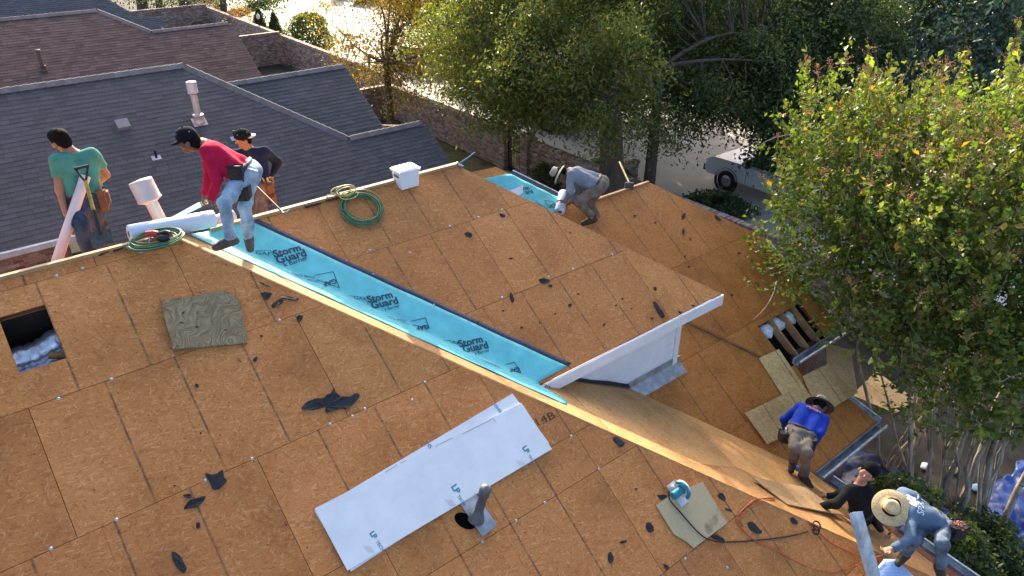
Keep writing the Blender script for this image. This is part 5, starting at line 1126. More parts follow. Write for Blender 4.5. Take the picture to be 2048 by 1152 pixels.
props(gl.build('grid_print', mat('print_blue', (.12, .25, .5), .6, .1, 5), o), kind='stuff')
q, q2 = onC(1604, 942, .03), onC(1580, 927, .03); t = thing('water_bottle', 'small clear water bottle with blue label in the side valley', 'bottle', q); ax = q2 - q; L = np.linalg.norm(ax)
b = MB(); b.lathe([(0, 0), (.03, 0), (.032, .02), (.03, L * .65), (.014, L * .88), (.014, L)], q, ax, 14); b.build('bottle_body', mat('bottle_clear', (.55, .65, .75), .15, .1, 5), t)
b = MB(); b.lathe([(.0325, L * .2), (.0325, L * .55)], q, ax, 14); b.build('bottle_label', mat('label_blue', (.08, .2, .6), .5, .2, 9), t); b = MB(); b.lathe([(.016, L), (.016, L + .02), (0, L + .02)], q, ax, 12); b.build('bottle_cap', PLAS, t)
# ---------------------------------------------------------------- cap nails along the panel joints, stencil
NAILM = mat('nail_washer', (.45, .48, .54), .35, .15, 9, metal=.4)
for fn, sl, lst in ((onA, sA, [(113, 551), (165, 536), (282, 504), (117, 797), (223, 758), (559, 640), (660, 848), (730, 817), (504, 917), (411, 960), (233, 1039), (102, 1097), (850, 764), (1143, 872), (1198, 938), (1090, 1005), (1033, 1041), (965, 1083), (1371, 1117), (705, 832), (825, 800), (1455, 1135)]), (onB, sB, [(957, 434), (1004, 419), (900, 452), (740, 500), (1225, 509), (1146, 538), (1004, 595), (1098, 553), (820, 505)])):
    for x, y in lst:
        b = MB(); q = fn(x, y); b.lathe([(0, .006), (.004, .006), (.005, .003), (.014, .003), (.0155, 0)], q, NA, 12); b.build('cap_nail', NAILM, sl)
print_text(sA, '14B', onA, (1076, 851), (1112, 835), NA, mat('stencil_black', (.06, .04, .025), .8, .2, 9), .0, 'stencil_print', .62)
print_line(sA, onA, [(1072, 853), (1124, 829)], NA, MATS['stencil_black'], .003, name='stencil_rule')
# ---------------------------------------------------------------- black felt scraps
def scrap(fn, pts, label, n=NA, group=None, h=.006):
    P = [fn(x, y, h) for x, y in pts]; o = P[0]; e1 = np.cross(np.cross(n, X if abs(n[0]) < .3 else Y), n); e1 /= np.linalg.norm(e1); e2 = np.cross(n, e1)
    b = MB(); b.prism([((p - o) @ e1, (p - o) @ e2) for p in P], .003, o, e1, e2, n); m2 = len(P); L_ = [random.choice((0, 0, .004, .012)) for _ in range(m2)]; b.v = [tuple(np.array(v) + n * L_[i % m2]) for i, v in enumerate(b.v)]; return props(b.build('felt_scrap', FELT), label, 'felt scrap', group)
SC = [(onA, [(600, 820), (612, 804), (634, 797), (646, 797), (655, 788), (662, 788), (668, 773), (672, 786), (684, 794), (700, 793), (712, 785), (721, 790), (712, 803), (702, 812), (694, 818), (680, 817), (655, 826), (650, 824), (652, 812), (640, 817), (622, 821)], 'largest bird shaped black felt scrap on the front slope'),
 (onA, [(408, 945), (425, 950), (437, 945), (446, 938), (448, 955), (455, 962), (440, 978), (425, 980), (420, 965)], 'ragged black felt scrap left of the white boards'),
 (onA, [(365, 1020), (378, 1000), (392, 998), (412, 990), (408, 1002), (392, 1015), (380, 1016)], 'leaf shaped black felt scrap lower left'), (onA, [(364, 990), (383, 988), (384, 997), (372, 996)], 'small black felt scrap touching the leaf shaped one'),
 (onA, [(342, 1106), (347, 1102), (362, 1112), (368, 1128), (374, 1136), (369, 1147), (358, 1140), (348, 1126)], 'long black felt scrap near the bottom left'), (onA, [(392, 1046), (400, 1044), (401, 1055), (393, 1058)], 'tiny oval black felt scrap above the bottom left one'),
 (onA, [(520, 586), (534, 584), (545, 588), (538, 597), (532, 601), (526, 593)], 'heart shaped felt scrap below the turquoise strip'), (onA, [(558, 593), (572, 592), (598, 597), (596, 602), (577, 599), (560, 597)], 'thin bar of felt beside the heart shaped scrap'), (onA, [(553, 602), (560, 597), (568, 602), (560, 609), (553, 612), (546, 617), (542, 610)], 'lumpy felt scrap under the thin bar'),
 (onA, [(592, 634), (600, 630), (607, 633), (602, 642), (597, 645)], 'small round felt scrap near the panel joint'), (onA, [(515, 562), (540, 570), (546, 574), (528, 570)], 'purple black felt sliver at the hip edge'),
 (onA, [(505, 720), (515, 711), (514, 722), (508, 724)], 'tiny felt scrap right of the tan insulation board'), (onA, [(473, 713), (483, 724), (481, 726)], 'felt sliver below the tan insulation board'), (onA, [(389, 768), (397, 768), (398, 775), (391, 775)], 'small felt scrap on the open middle of the front slope'),
 (onA, [(1226, 875), (1234, 873), (1250, 884), (1247, 893), (1240, 894), (1227, 882)], 'felt scrap at the hip right of the stencil'), (onA, [(1291, 1047), (1299, 1043), (1308, 1057), (1308, 1062), (1300, 1066), (1293, 1060)], 'felt scrap left of the stained offcut'), (onA, [(1240, 1083), (1255, 1080), (1253, 1085), (1241, 1088)], 'small felt scrap below the vent stack'),
 (onA, [(1216, 1108), (1221, 1102), (1229, 1118), (1222, 1128), (1216, 1122)], 'curved felt scrap near the bottom centre'), (onA, [(1324, 1126), (1340, 1133), (1334, 1140), (1329, 1136)], 'triangular felt scrap at the bottom centre right'),
 (onA, [(1494, 1047), (1502, 1042), (1511, 1050), (1526, 1067), (1514, 1068), (1500, 1059)], 'big felt scrap inside the orange cord loop'), (onA, [(1580, 1037), (1586, 1034), (1597, 1044), (1594, 1050), (1583, 1046)], 'felt scrap near the plug loop'), (onA, [(1435, 990), (1441, 986), (1445, 985), (1452, 998), (1449, 1003), (1438, 996)], 'felt scrap right of the circular saw'), (onA, [(1448, 1016), (1465, 1020), (1464, 1024), (1453, 1021)], 'thin felt scrap below the saw scrap'),
 (onA, [(1313, 988), (1318, 991), (1328, 988), (1335, 994), (1325, 1001), (1318, 996)], 'felt scrap under the saw cord'), (onA, [(1424, 1072), (1432, 1068), (1450, 1079), (1449, 1084), (1422, 1076)], 'felt scrap at the corner of the stained offcut'), (onA, [(1268, 978), (1275, 975), (1274, 980)], 'tiny felt scrap left of the saw'),
 (onA, [(195, 510), (222, 497), (224, 500), (202, 512)], 'thin felt strip in front of the shovel'), (onA, [(222, 497), (240, 490), (252, 486), (249, 496), (228, 505)], 'felt patch between shovel and green hose'),
 (onB, [(928, 466), (938, 463), (945, 470), (942, 476), (934, 473)], 'curled felt scrap at the middle of the raised slope'), (onB, [(998, 427), (1009, 428), (1011, 434), (1003, 435)], 'felt scrap beside the nail near the blue strip edge'), (onB, [(1018, 587), (1024, 585), (1029, 603), (1023, 606)], 'upright felt scrap on the raised slope joint'), (onB, [(1098, 568), (1105, 570), (1104, 575), (1098, 573)], 'felt speck above the middle of the raised slope'), (onB, [(1076, 560), (1083, 556), (1102, 560), (1096, 566), (1084, 567)], 'cluster scrap of felt on the raised slope joint'),
 (onB, [(1304, 604), (1312, 603), (1330, 632), (1327, 637), (1320, 633)], 'long dark felt strip near the white fascia'), (onB, [(1357, 621), (1365, 625), (1362, 628), (1356, 624)], 'felt bit hanging over the fascia edge'), (onB, [(1382, 608), (1390, 612), (1386, 614)], 'second felt bit at the fascia edge'), (onB, [(1306, 574), (1311, 574), (1314, 580), (1310, 582)], 'felt bit above the long dark strip'), (onB, [(1136, 609), (1142, 606), (1144, 611), (1139, 615)], 'small felt scrap low on the raised slope'), (onB, [(1204, 650), (1212, 645), (1208, 653)], 'small felt scrap left of the long dark strip'), (onB, [(947, 640), (960, 644), (957, 648)], 'felt bit at the upper edge of the turquoise strip'),
 (onD, [(1363, 430), (1370, 426), (1372, 432), (1364, 440)], 'upper felt scrap on the shaded lower slope'), (onD, [(1364, 459), (1370, 458), (1369, 470), (1364, 468)], 'middle felt scrap on the shaded lower slope'), (onD, [(1378, 473), (1384, 480), (1381, 481)], 'thin felt scrap on the shaded lower slope'), (onD, [(1368, 510), (1372, 511), (1370, 516)], 'low felt scrap on the shaded lower slope'), (onD, [(1428, 428), (1440, 436), (1443, 442), (1432, 438)], 'felt scrap at the right hip of the lower slope'), (onD, [(1460, 588), (1467, 590), (1464, 593)], 'felt bit right of the fascia end')]
def chaikin(P):
    out = []
    for a, b_ in zip(P, P[1:] + P[:1]): out += [(a[0] * .78 + b_[0] * .22, a[1] * .78 + b_[1] * .22), (a[0] * .22 + b_[0] * .78, a[1] * .22 + b_[1] * .78)]
    return out
for fn, pts, lab in SC: scrap(fn, chaikin(pts), lab)
rr = np.random.default_rng(77)
for k in range(36):
    fn = (onA, onB, onD)[k % 3]; x, y = {0: (rr.uniform(300, 1250), rr.uniform(640, 1150)), 1: (rr.uniform(930, 1330), rr.uniform(440, 700)), 2: (rr.uniform(1250, 1480), rr.uniform(420, 760))}[k % 3]
    P = fn(x, y)
    if k % 3 == 0 and (P[0] + P[1] > -.25 or 620 < x < 1110): continue
    if k % 3 == 1 and (P[0] + P[1] > 3.75 or P[0] + P[1] < 1.2 or P[1] < -2.3): continue
    if k % 3 == 2 and (P[0] + P[1] < 5.2): continue
    s = rr.uniform(2.0, 4.2); a0 = rr.uniform(0, 6.28); scrap(fn, [(x + s * rr.uniform(.5, 1.2) * math.cos(a0 + a), y + s * .6 * rr.uniform(.5, 1.2) * math.sin(a0 + a)) for a in np.linspace(0, 6.283, 7)[:-1]], 'crumb of black felt a few pixels wide on bare decking', group='tiny felt crumbs on the decking', h=.004)
# ---------------------------------------------------------------- vehicles in the street
TYRE = mat('tyre', (.02, .02, .021), .8, .2, 9); CARW = mat('car_paint_white', (.68, .7, .72), .25, .04, 2, spec=.6); GLASS = mat('car_glass', (.03, .04, .05), .08, .1, 2, spec=.8); RIM = mat('wheel_rim', (.3, .31, .33), .35, .2, 6, metal=.8); PLBK = mat('car_trim_black', (.02, .02, .022), .6, .2, 6)
def vehicle(name, label, cat, o, L, W, prof, cab, cabglass, wheels, wr, paint):
    """side profile in (length, height), extruded across the width; o = rear left corner on the ground, facing +Y, left side on -X"""
    o = np.array([*o, 0.], float); t = thing(name, label, cat, o + np.array([W / 2, L / 2, 0]))
    def ex(pf, w0, w1, nm, m, bev=.0):
        b = MB(); b.prism(pf, w1 - w0, o + X * w1, Y, Z, X, top=0); ob = b.build(nm, m, t)
        if bev: md = ob.modifiers.new('bevel', 'BEVEL'); md.width = bev; md.segments = 3; md.limit_method = 'ANGLE'
        return ob
    body = ex(prof, 0, W, 'body', paint, .06)
    ex(cab, .10, W - .10, 'cab', paint, .05)
    for k, g in enumerate(cabglass):
        for side in (.085, W - .10): ex(g, side, side + .015, 'side_window', GLASS)
    ws = cab; b = MB(); a, c = np.array(ws[1]), np.array(ws[2])
    return t, o, ex
def finish(t, o, L, W, wheels, wr, fr, hz):
    for yy in wheels:
        for x in (-.01, W - .22):
            c = o + np.array([x + .115, yy, wr]); b = MB(); b.lathe([(wr * .55, -.115), (wr * .95, -.115), (wr, -.08), (wr, .08), (wr * .95, .115), (wr * .55, .115)], c, X, 28); wh = b.build('wheel', TYRE, t)
            b = MB(); b.lathe([(0, -.1), (wr * .2, -.105), (wr * .5, -.085), (wr * .56, -.115), (wr * .56, .115), (0, .1)], c, X, 20); b.build('rim', RIM, wh)
            b = MB(); b.lathe([(wr * 1.28, -.02), (wr * 1.28, .03), (wr * 1.04, .03), (wr * 1.04, -.02)], c + X * (-.125 if x < 0 else .125), X, 28); b.build('wheel_arch', PLBK, t)
    for x in (.12, W - .36): b = MB(); b.box(o + np.array([x + .12, L - .03, hz]), (.3, .08, .18)); b.build('headlight', mat('lamp_glass', (.7, .72, .75), .15, .05, 4), t)
    b = MB(); b.box(o + np.array([W / 2, L + .0, hz - .25]), (W * .95, .12, .22)); b.build('bumper', PLBK, t)
q = onG(1447, 382); oy = q[1] - 4.35
t, o, ex = vehicle('pickup_truck', 'white pickup truck with black mirror parked in the street', 'truck', (q[0] + .05, oy), 5.4, 1.95, [(0.05, .45), (5.3, .45), (5.4, .62), (5.35, 1.02), (5.05, 1.13), (3.7, 1.17), (3.6, 1.15), (.05, 1.15)], [(1.75, 1.14), (3.95, 1.14), (3.15, 1.75), (1.9, 1.78)], [[(2.75, 1.2), (3.62, 1.2), (3.08, 1.66), (2.75, 1.67)], [(1.95, 1.2), (2.68, 1.2), (2.68, 1.67), (2.0, 1.69)]], None, .39, CARW)
finish(t, o, 5.4, 1.95, (1.0, 4.35), .39, None, .88)
b = MB(); b.add([o + np.array([.15, 3.93, 1.16]), o + np.array([1.8, 3.93, 1.16]), o + np.array([1.74, 3.2, 1.74]), o + np.array([.21, 3.2, 1.74])], [(0, 1, 2, 3)]); b.build('windscreen', GLASS, t)
for x in (-.13, 2.08): b = MB(); b.box(o + np.array([x, 3.45, 1.32]), (.2, .1, .28)); b.tube([o + np.array([x, 3.45, 1.25]), o + np.array([x * .3 + .4 if x > 1 else .05, 3.5, 1.2])], .025, 6); b.build('side_mirror', PLBK, t)
b = MB(); b.box(o + np.array([-.006, 2.3, .95]), (.012, .2, .04)); b.build('door_handle', PLBK, t)
b = MB(); b.box(o + np.array([-.004, 3.55, .82]), (.008, .012, .62)); b.build('door_gap', PLBK, t)
q = onG(1092, 264); t, o, ex = vehicle('parked_van', 'white van half hidden by the big elm beyond the gate', 'van', (q[0], q[1] - 1.0), 5.0, 1.9, [(0.0, .4), (5.0, .4), (5.0, .95), (4.1, 1.15), (0, 1.2)], [(.05, 1.18), (4.2, 1.14), (3.4, 1.85), (.15, 1.95)], [[(2.6, 1.25), (3.7, 1.22), (3.3, 1.72), (2.6, 1.78)], [(.5, 1.25), (2.4, 1.25), (2.4, 1.78), (.5, 1.82)]], None, .35, CARW)
finish(t, o, 5.0, 1.9, (.95, 4.0), .35, None, .8)
q = onG(770, 150); t, o, ex = vehicle('parked_car', 'white car glinting in the bright street behind the yellow tree', 'car', (q[0] + 1.5, q[1] - 2), 4.6, 1.8, [(0.0, .35), (4.6, .35), (4.6, .75), (3.4, .95), (0.1, .95)], [(.5, .93), (3.5, .93), (2.7, 1.42), (1.1, 1.45)], [[(1.9, 1.0), (3.1, .98), (2.6, 1.35), (1.9, 1.38)], [(.9, 1.0), (1.8, 1.0), (1.8, 1.38), (1.2, 1.38)]], None, .32, CARW)
finish(t, o, 4.6, 1.8, (.85, 3.7), .32, None, .65)
def lantern(x, y, z, lab):
    q = onG(x, y); t = thing('wall_lantern', lab, 'lantern', q); b = MB(); b.tube([q, q + Z * (z)], .05, 8); b.build('post', GATEI, t); b = MB(); b.lathe([(.04, 0), (.11, .05), (.12, .22), (.03, .33), (0, .38)], q + Z * z, Z, 8); b.build('lamp_head', mat('lantern_glass', (.8, .78, .7), .3, .05, 4), t)
lantern(745, 200, 1.9, 'pale lantern on the dark post by the grey roof wing'); lantern(528, 105, 2.1, 'small pale lantern in front of the left conifer')
# ================================================================ people
def U(v): v = np.array(v, float); return v / (np.linalg.norm(v) + 1e-9)
class SDF:
    def __init__(s, lo, hi, h):
        s.h = h; s.lo = np.array(lo) - 4 * h; s.n = np.ceil((np.array(hi) + 4 * h - s.lo) / h).astype(int) + 1
        s.F = np.full(s.n, 1.0, np.float32)
    def _blk(s, a, b, r):
        lo = np.maximum(0, np.floor((np.minimum(a, b) - r - s.lo) / s.h).astype(int)); hi = np.minimum(s.n, np.ceil((np.maximum(a, b) + r - s.lo) / s.h).astype(int) + 1)
        if np.any(hi <= lo): return None, None
        g = [s.lo[i] + s.h * np.arange(lo[i], hi[i]) for i in range(3)]
        return tuple(slice(l, q) for l, q in zip(lo, hi)), np.stack(np.meshgrid(*g, indexing='ij'), -1)
    def cap(s, a, b, ra, rb=None, k=.025, clip=(), flat=None):
        """tapered capsule; clip = [(point, outward normal)] cuts; flat = (axis, factor) squashes across an axis"""
        a, b = np.array(a, float), np.array(b, float); rb = ra if rb is None else rb
        sl, P = s._blk(a, b, max(ra, rb) + k + 2 * s.h)
        if sl is None: return
        Q = P - a; ab = b - a; L2 = ab @ ab + 1e-12; t = np.clip((Q @ ab) / L2, 0, 1); D = Q - t[..., None] * ab
        if flat is not None:
            ax, f = U(flat[0]), flat[1]; c = D @ ax; d = np.sqrt(np.maximum(np.sum(D * D, -1) - c * c, 0) + (c * f) ** 2) - (ra + (rb - ra) * t)
        else: d = np.sqrt(np.sum(D * D, -1)) - (ra + (rb - ra) * t)
        for p, n in clip: d = np.maximum(d, (P - np.array(p)) @ U(n))
        f = s.F[sl]; hh = np.clip(.5 + .5 * (f - d) / k, 0, 1); s.F[sl] = f * (1 - hh) + d * hh - k * hh * (1 - hh)
    def cut(s, p, n):
        g = [s.lo[i] + s.h * np.arange(s.n[i]) for i in range(3)]; n = U(n)
        d = (g[0][:, None, None] - p[0]) * n[0] + (g[1][None, :, None] - p[1]) * n[1] + (g[2][None, None, :] - p[2]) * n[2]
        s.F = np.maximum(s.F, d.astype(np.float32))
    def noise(s, amp, f=22., seed=0):
        rr = np.random.default_rng(seed); g = np.stack(np.meshgrid(*[s.lo[i] + s.h * np.arange(s.n[i]) for i in range(3)], indexing='ij'), -1); w = 0
        for q in range(5): k = U(rr.normal(size=3)) * f * rr.uniform(.6, 1.7); w = w + np.sin(g @ k + rr.uniform(0, 6.28) + 1.6 * np.sin(g @ (U(rr.normal(size=3)) * f * .5)))
        s.F = s.F + (w * amp / 3).astype(np.float32)
    def mesh(s):
        F = s.F; S = F < 0; nx, ny, nz = F.shape
        cs = [(i, j, k) for i in (0, 1) for j in (0, 1) for k in (0, 1)]
        cnt = sum(S[i:nx - 1 + i, j:ny - 1 + j, k:nz - 1 + k].astype(np.int8) for i, j, k in cs); act = (cnt > 0) & (cnt < 8); I = np.argwhere(act)
        idm = np.full(act.shape, -1, np.int64); idm[tuple(I.T)] = np.arange(len(I))
        V = np.zeros((len(I), 3)); W = np.zeros(len(I)); val = {c: F[tuple((I + np.array(c)).T)] for c in cs}
        for a in cs:
            for ax in range(3):
                if a[ax] == 0:
                    b = list(a); b[ax] = 1; b = tuple(b); fa, fb = val[a], val[b]; m = (fa < 0) != (fb < 0); t = np.where(m, fa / np.where(m, fa - fb, 1), 0)
                    p = I + np.array(a, float); p = p.astype(float); p[:, ax] += t; V[m] += p[m]; W += m
        V = V / W[:, None] * s.h + s.lo; fs = []
        for ax in range(3):
            o = [i for i in range(3) if i != ax]; lo = [slice(0, -1) if i == ax else slice(1, -1) for i in range(3)]; hi = [slice(1, None) if i == ax else slice(1, -1) for i in range(3)]
            A, B = S[tuple(lo)], S[tuple(hi)]; E = np.argwhere(A != B)
            if not len(E): continue
            sg = A[tuple(E.T)]; c = E.copy(); c[:, o[0]] += 1; c[:, o[1]] += 1
            def cell(d0, d1):
                q = c.copy(); q[:, o[0]] -= d0; q[:, o[1]] -= d1; return idm[tuple(q.T)]
            Q = np.stack([cell(1, 1), cell(0, 1), cell(0, 0), cell(1, 0)], 1)
            if ax == 1: sg = ~sg
            Q[~sg] = Q[~sg][:, ::-1]; fs.append(Q)
        return V, np.concatenate(fs)
def J(parent, p, L, sgn):
    r = U(ray(*p)); o = CAM - parent; b = r @ o; c = o @ o - L * L; D = b * b - c
    t = -b + (sgn * math.sqrt(D) if D > 0 else 0); q = CAM + r * t
    return parent + U(q - parent) * L if D <= 0 else q
SKIN = mat('skin_tan', (0.33, 0.165, 0.095), .55, .12, 9); SKIN_D = mat('skin_brown', (0.20, 0.095, 0.055), .55, .12, 9); HAIR = mat('hair_black', (.010, .008, .007), .85, .4, 40, .5, 120, spec=.08)
def cloth(name, c, var=.14, c2=None, scale=7): return mat(name, c, .9, var + .1, scale, .9, 13, c2=c2, spec=.15)
STRAW = mat('straw', (.62, .47, .24), .8, .22, 40, .5, 90); STRAW_G = mat('straw_grey', (.36, .33, .25), .8, .2, 40, .5, 90); STRAW_D = mat('hat_lining', (.10, .075, .05), .9, .3, 20)
LEATH = mat('leather_brown', (.13, .062, .034), .6, .3, 12, .3, 50); LEATH_D = mat('leather_dark', (.03, .026, .026), .6, .4, 12, .3, 50); BOOTM = mat('boot_leather', (.06, .042, .03), .75, .4, 10, .3, 40)
EYE = mat('eye_dark', (.02, .015, .012), .3, .1, 9)
H_ = .0115
def bounds(pts, pad): P = np.array(pts); return P.min(0) - pad, P.max(0) + pad
def person(label, j, shirt, pants, boots, skin, face, headgear=None, sleeves='long', hair=True, beltm=None, group='roofers at work', torso_r=.108, shirt_noise=.008, pant_noise=.010, base=None, hair_len=0):
    g = j; base = np.array(base if base is not None else (g['anL'] + g['anR']) / 2 - Z * .07)
    t = thing('person', label, 'person', base, group)
    pts = [v for q, v in g.items() if q not in ('curl', 'hup')]; lo, hi = bounds(pts, .22)
    up = U(g['head'] - g['neck']) * .55 + U(Z) * .45 if 'hup' not in g else U(g['hup'] - g['head']); up = U(up)
    f = U(np.array(face) - up * (np.array(face) @ up)); rt = np.cross(f, up); hc = g['head']
    spine = U(g['neck'] - g['pelvis']); lat = U(g['shR'] - g['shL']); fr = np.cross(spine, lat)      # fr points out of the chest or back; only used for flattening
    pc = g['pelvis']
    # ---- body: one continuous skin surface
    s = SDF(lo, hi, H_)
    s.cap(hc + up * .025 - f * .012, hc + up * .03 + f * .012, .092, .086, .02, flat=(rt, 1.14)); s.cap(hc - up * .02 + f * .02, hc - up * .075 + f * .045, .066, .042, .03, flat=(rt, 1.1))
    s.cap(hc + up * .012 + f * .088, hc - up * .025 + f * .112, .011, .017, .014); s.cap(hc - up * .06 + f * .078 - rt * .02, hc - up * .06 + f * .078 + rt * .02, .013, .013, .012)
    s.cap(hc + up * .03 + f * .084 - rt * .045, hc + up * .03 + f * .084 + rt * .045, .014, .014, .015); s.cap(hc - up * .088 + f * .06, hc - up * .09 + f * .062, .024, .024, .02)
    for sg in (-1, 1): s.cap(hc + rt * sg * .083 - up * .005 - f * .01, hc + rt * sg * .09 - up * .035 - f * .012, .022, .014, .008); s.cap(hc + rt * sg * .05 - up * .02 + f * .055, hc + rt * sg * .045 - up * .03 + f * .06, .03, .026, .02)
    s.cap(hc - up * .06 - f * .02, g['neck'] + spine * .01, .055, .062, .03)
    for sd_, hp in (('L', 'hipL'), ('R', 'hipR')):
        sh = g['sh' + sd_]; top = g['neck'] * .45 + sh * .55 - spine * .09
        s.cap(top, g[hp] + spine * .05, torso_r - .018, torso_r - .02, .05); s.cap(g['neck'] - spine * .03, sh, .052, .058, .04)
        s.cap(sh, g['el' + sd_], .052, .042, .03); s.cap(g['el' + sd_], g['wr' + sd_], .042, .029, .02)
        w, hd = g['wr' + sd_], g['ha' + sd_]; d = U(hd - w); pn = np.array(g.get('pn' + sd_, U(np.cross(d, lat) + .001))); pn = U(pn - d * (pn @ d)); sw = np.cross(d, pn)
        s.cap(w, w + d * .03, .028, .03, .015, flat=(pn, 1.25))
        for q in (-.024, 0, .024): s.cap(w + d * .02 + sw * q, w + d * .082 + sw * q * 1.15, .017, .015, .012, flat=(pn, 1.1))
        curl = g.get('curl', .6)
        for q, ln in zip((-.034, -.0115, .0115, .034), (.9, 1.05, 1.0, .78)):
            p0 = w + d * .085 + sw * q; p1 = p0 + (d * math.cos(curl * .6) + pn * math.sin(curl * .6)) * .034 * ln; p2 = p1 + (d * math.cos(curl * 1.7) + pn * math.sin(curl * 1.7)) * .026 * ln; p3 = p2 + (d * math.cos(curl * 2.6) + pn * math.sin(curl * 2.6)) * .018 * ln
            s.cap(p0, p1, .0102, .0095, .005); s.cap(p1, p2, .0095, .009, .005); s.cap(p2, p3, .009, .0082, .005)
        ts = 1 if sd_ == 'L' else -1; q0 = w + d * .025 + sw * ts * .026; q1 = q0 + U(d * .7 + sw * ts * .8 + pn * .35) * .042; q2 = q1 + U(d * .9 + sw * ts * .2 + pn * .5) * .03
        s.cap(q0, q1, .0135, .0115, .01); s.cap(q1, q2, .0115, .0095, .006)
        s.cap(g[hp], g['kn' + sd_], .075, .055, .03); s.cap(g['kn' + sd_], g['an' + sd_], .052, .036, .02); s.cap(g['an' + sd_] - Z * .03, g['to' + sd_], .036, .03, .02)
    s.cap(g['hipL'], g['hipR'], .1, .1, .05)
    V, Fq = s.mesh(); np_mesh('body', V, Fq, skin, t, smooth=True)
    for sg in (-1, 1):
        b = MB(); b.lathe([(0, .004), (.005, .003), (.008, 0)], hc + up * .012 + f * .088 + rt * sg * .033, f, 8); b.build('eye', EYE, t)
        b = MB(); b.tube([hc + up * .034 + f * .098 + rt * sg * .016, hc + up * .038 + f * .094 + rt * sg * .034, hc + up * .033 + f * .083 + rt * sg * .05], .0032, 5); b.build('eyebrow', HAIR, t)
    # ---- shirt
    s = SDF(lo, hi, H_); hem = pc + spine * .015; hc_ = [(hem, -spine)]; nk_ = [(g['neck'] + spine * .035, U(g['head'] - g['neck']) * .6 + spine * .4)]
    for sd_, hp in (('L', 'hipL'), ('R', 'hipR')):
        sh = g['sh' + sd_]; top = g['neck'] * .45 + sh * .55 - spine * .085
        s.cap(top, g[hp] + spine * .0, torso_r + .004, torso_r + .006, .06, clip=hc_); s.cap(g['neck'] - spine * .04, sh - spine * .012, .062, .07, .05, clip=nk_)
        if sleeves == 'long': s.cap(sh, g['el' + sd_], .068, .056, .04); s.cap(g['el' + sd_], g['wr' + sd_] + U(g['wr' + sd_] - g['el' + sd_]) * .03, .056, .040, .03, clip=[(g['wr' + sd_], g['wr' + sd_] - g['el' + sd_])])
        else:
            e = sh * .42 + g['el' + sd_] * .58; s.cap(sh, sh * .3 + g['el' + sd_] * .7, .07, .068, .04, clip=[(e, g['el' + sd_] - sh)])
    s.noise(shirt_noise, 30, 3)
    V, Fq = s.mesh(); np_mesh('shirt', V, Fq, shirt, t, smooth=True)
    # ---- trousers
    s = SDF(lo, hi, H_); wc_ = [(pc + spine * .055, spine)]; s.cap(g['hipL'] + spine * .02, g['hipR'] + spine * .02, .125, .125, .05, clip=wc_); s.cap(pc + spine * .07, pc, .12, .12, .05, flat=(lat, .82), clip=wc_)
    for sd_, hp in (('L', 'hipL'), ('R', 'hipR')):
        s.cap(g[hp], g['kn' + sd_], .094, .070, .065); s.cap(g['kn' + sd_], g['an' + sd_], .069, .058, .04, clip=[(g['an' + sd_] - U(g['an' + sd_] - g['kn' + sd_]) * .0, g['an' + sd_] - g['kn' + sd_])])
    s.noise(pant_noise, 32, 8); V, Fq = s.mesh(); np_mesh('trousers', V, Fq, pants, t, smooth=True)
    # ---- belt
    s = SDF(*bounds([pc + lat * .25, pc - lat * .25, pc + fr * .25, pc - fr * .25, pc + spine * .1], .05), H_)
    s.cap(g['hipL'] + spine * .05, g['hipR'] + spine * .05, .131, .131, .05); s.cap(pc + spine * .09, pc + spine * .02, .130, .130, .05, flat=(lat, .8)); s.cut(pc + spine * .062, spine); s.cut(pc + spine * .022, -spine)
    V, Fq = s.mesh(); np_mesh('belt', V, Fq, beltm or LEATH_D, t, smooth=True)
    # ---- boots
    for sd_ in 'LR':
        a, to = g['an' + sd_], g['to' + sd_]; d = U(to - a - Z * ((to - a) @ Z) * 0); heel = a - Z * .045 - U((to - a) * np.array([1, 1, 0])) * .035
        s = SDF(*bounds([a + Z * .06, to, heel], .09), .009); s.cap(a + Z * .03, a - Z * .03, .052, .05, .02); s.cap(heel, to, .045, .042, .03); s.cap(a - Z * .02, a * .4 + to * .6, .045, .042, .03); s.cut((heel + to) / 2 - Z * .036, -Z + d * (d @ Z) * .6)
        V, Fq = s.mesh(); np_mesh('boot', V, Fq, boots, t, smooth=True)
    # ---- hair and headgear
    if hair:
        s = SDF(*bounds([hc + up * .15, hc - up * .15, hc + rt * .15, hc - rt * .15, hc + f * .15, hc - f * .15], .02), .008); s.cap(hc + up * .035 - f * .018, hc + up * .045 + f * .02, .1, .094, .02, flat=(rt, 1.1)); s.cap(hc - f * .045 - up * .01, hc - f * .04 - up * (.04 + hair_len), .075, .06, .02)
        s.noise(.004, 60, 4); s.cut(hc + f * .072 + up * .045, f * .75 - up * .65) if headgear != 'x' else None; s.cut(hc - up * .065 - f * .03, -up * .8 + f * .6)
        V, Fq = s.mesh(); np_mesh('hair', V, Fq, HAIR, t, smooth=True)
    if headgear: headgear(t, hc, up, f, rt)
    return t
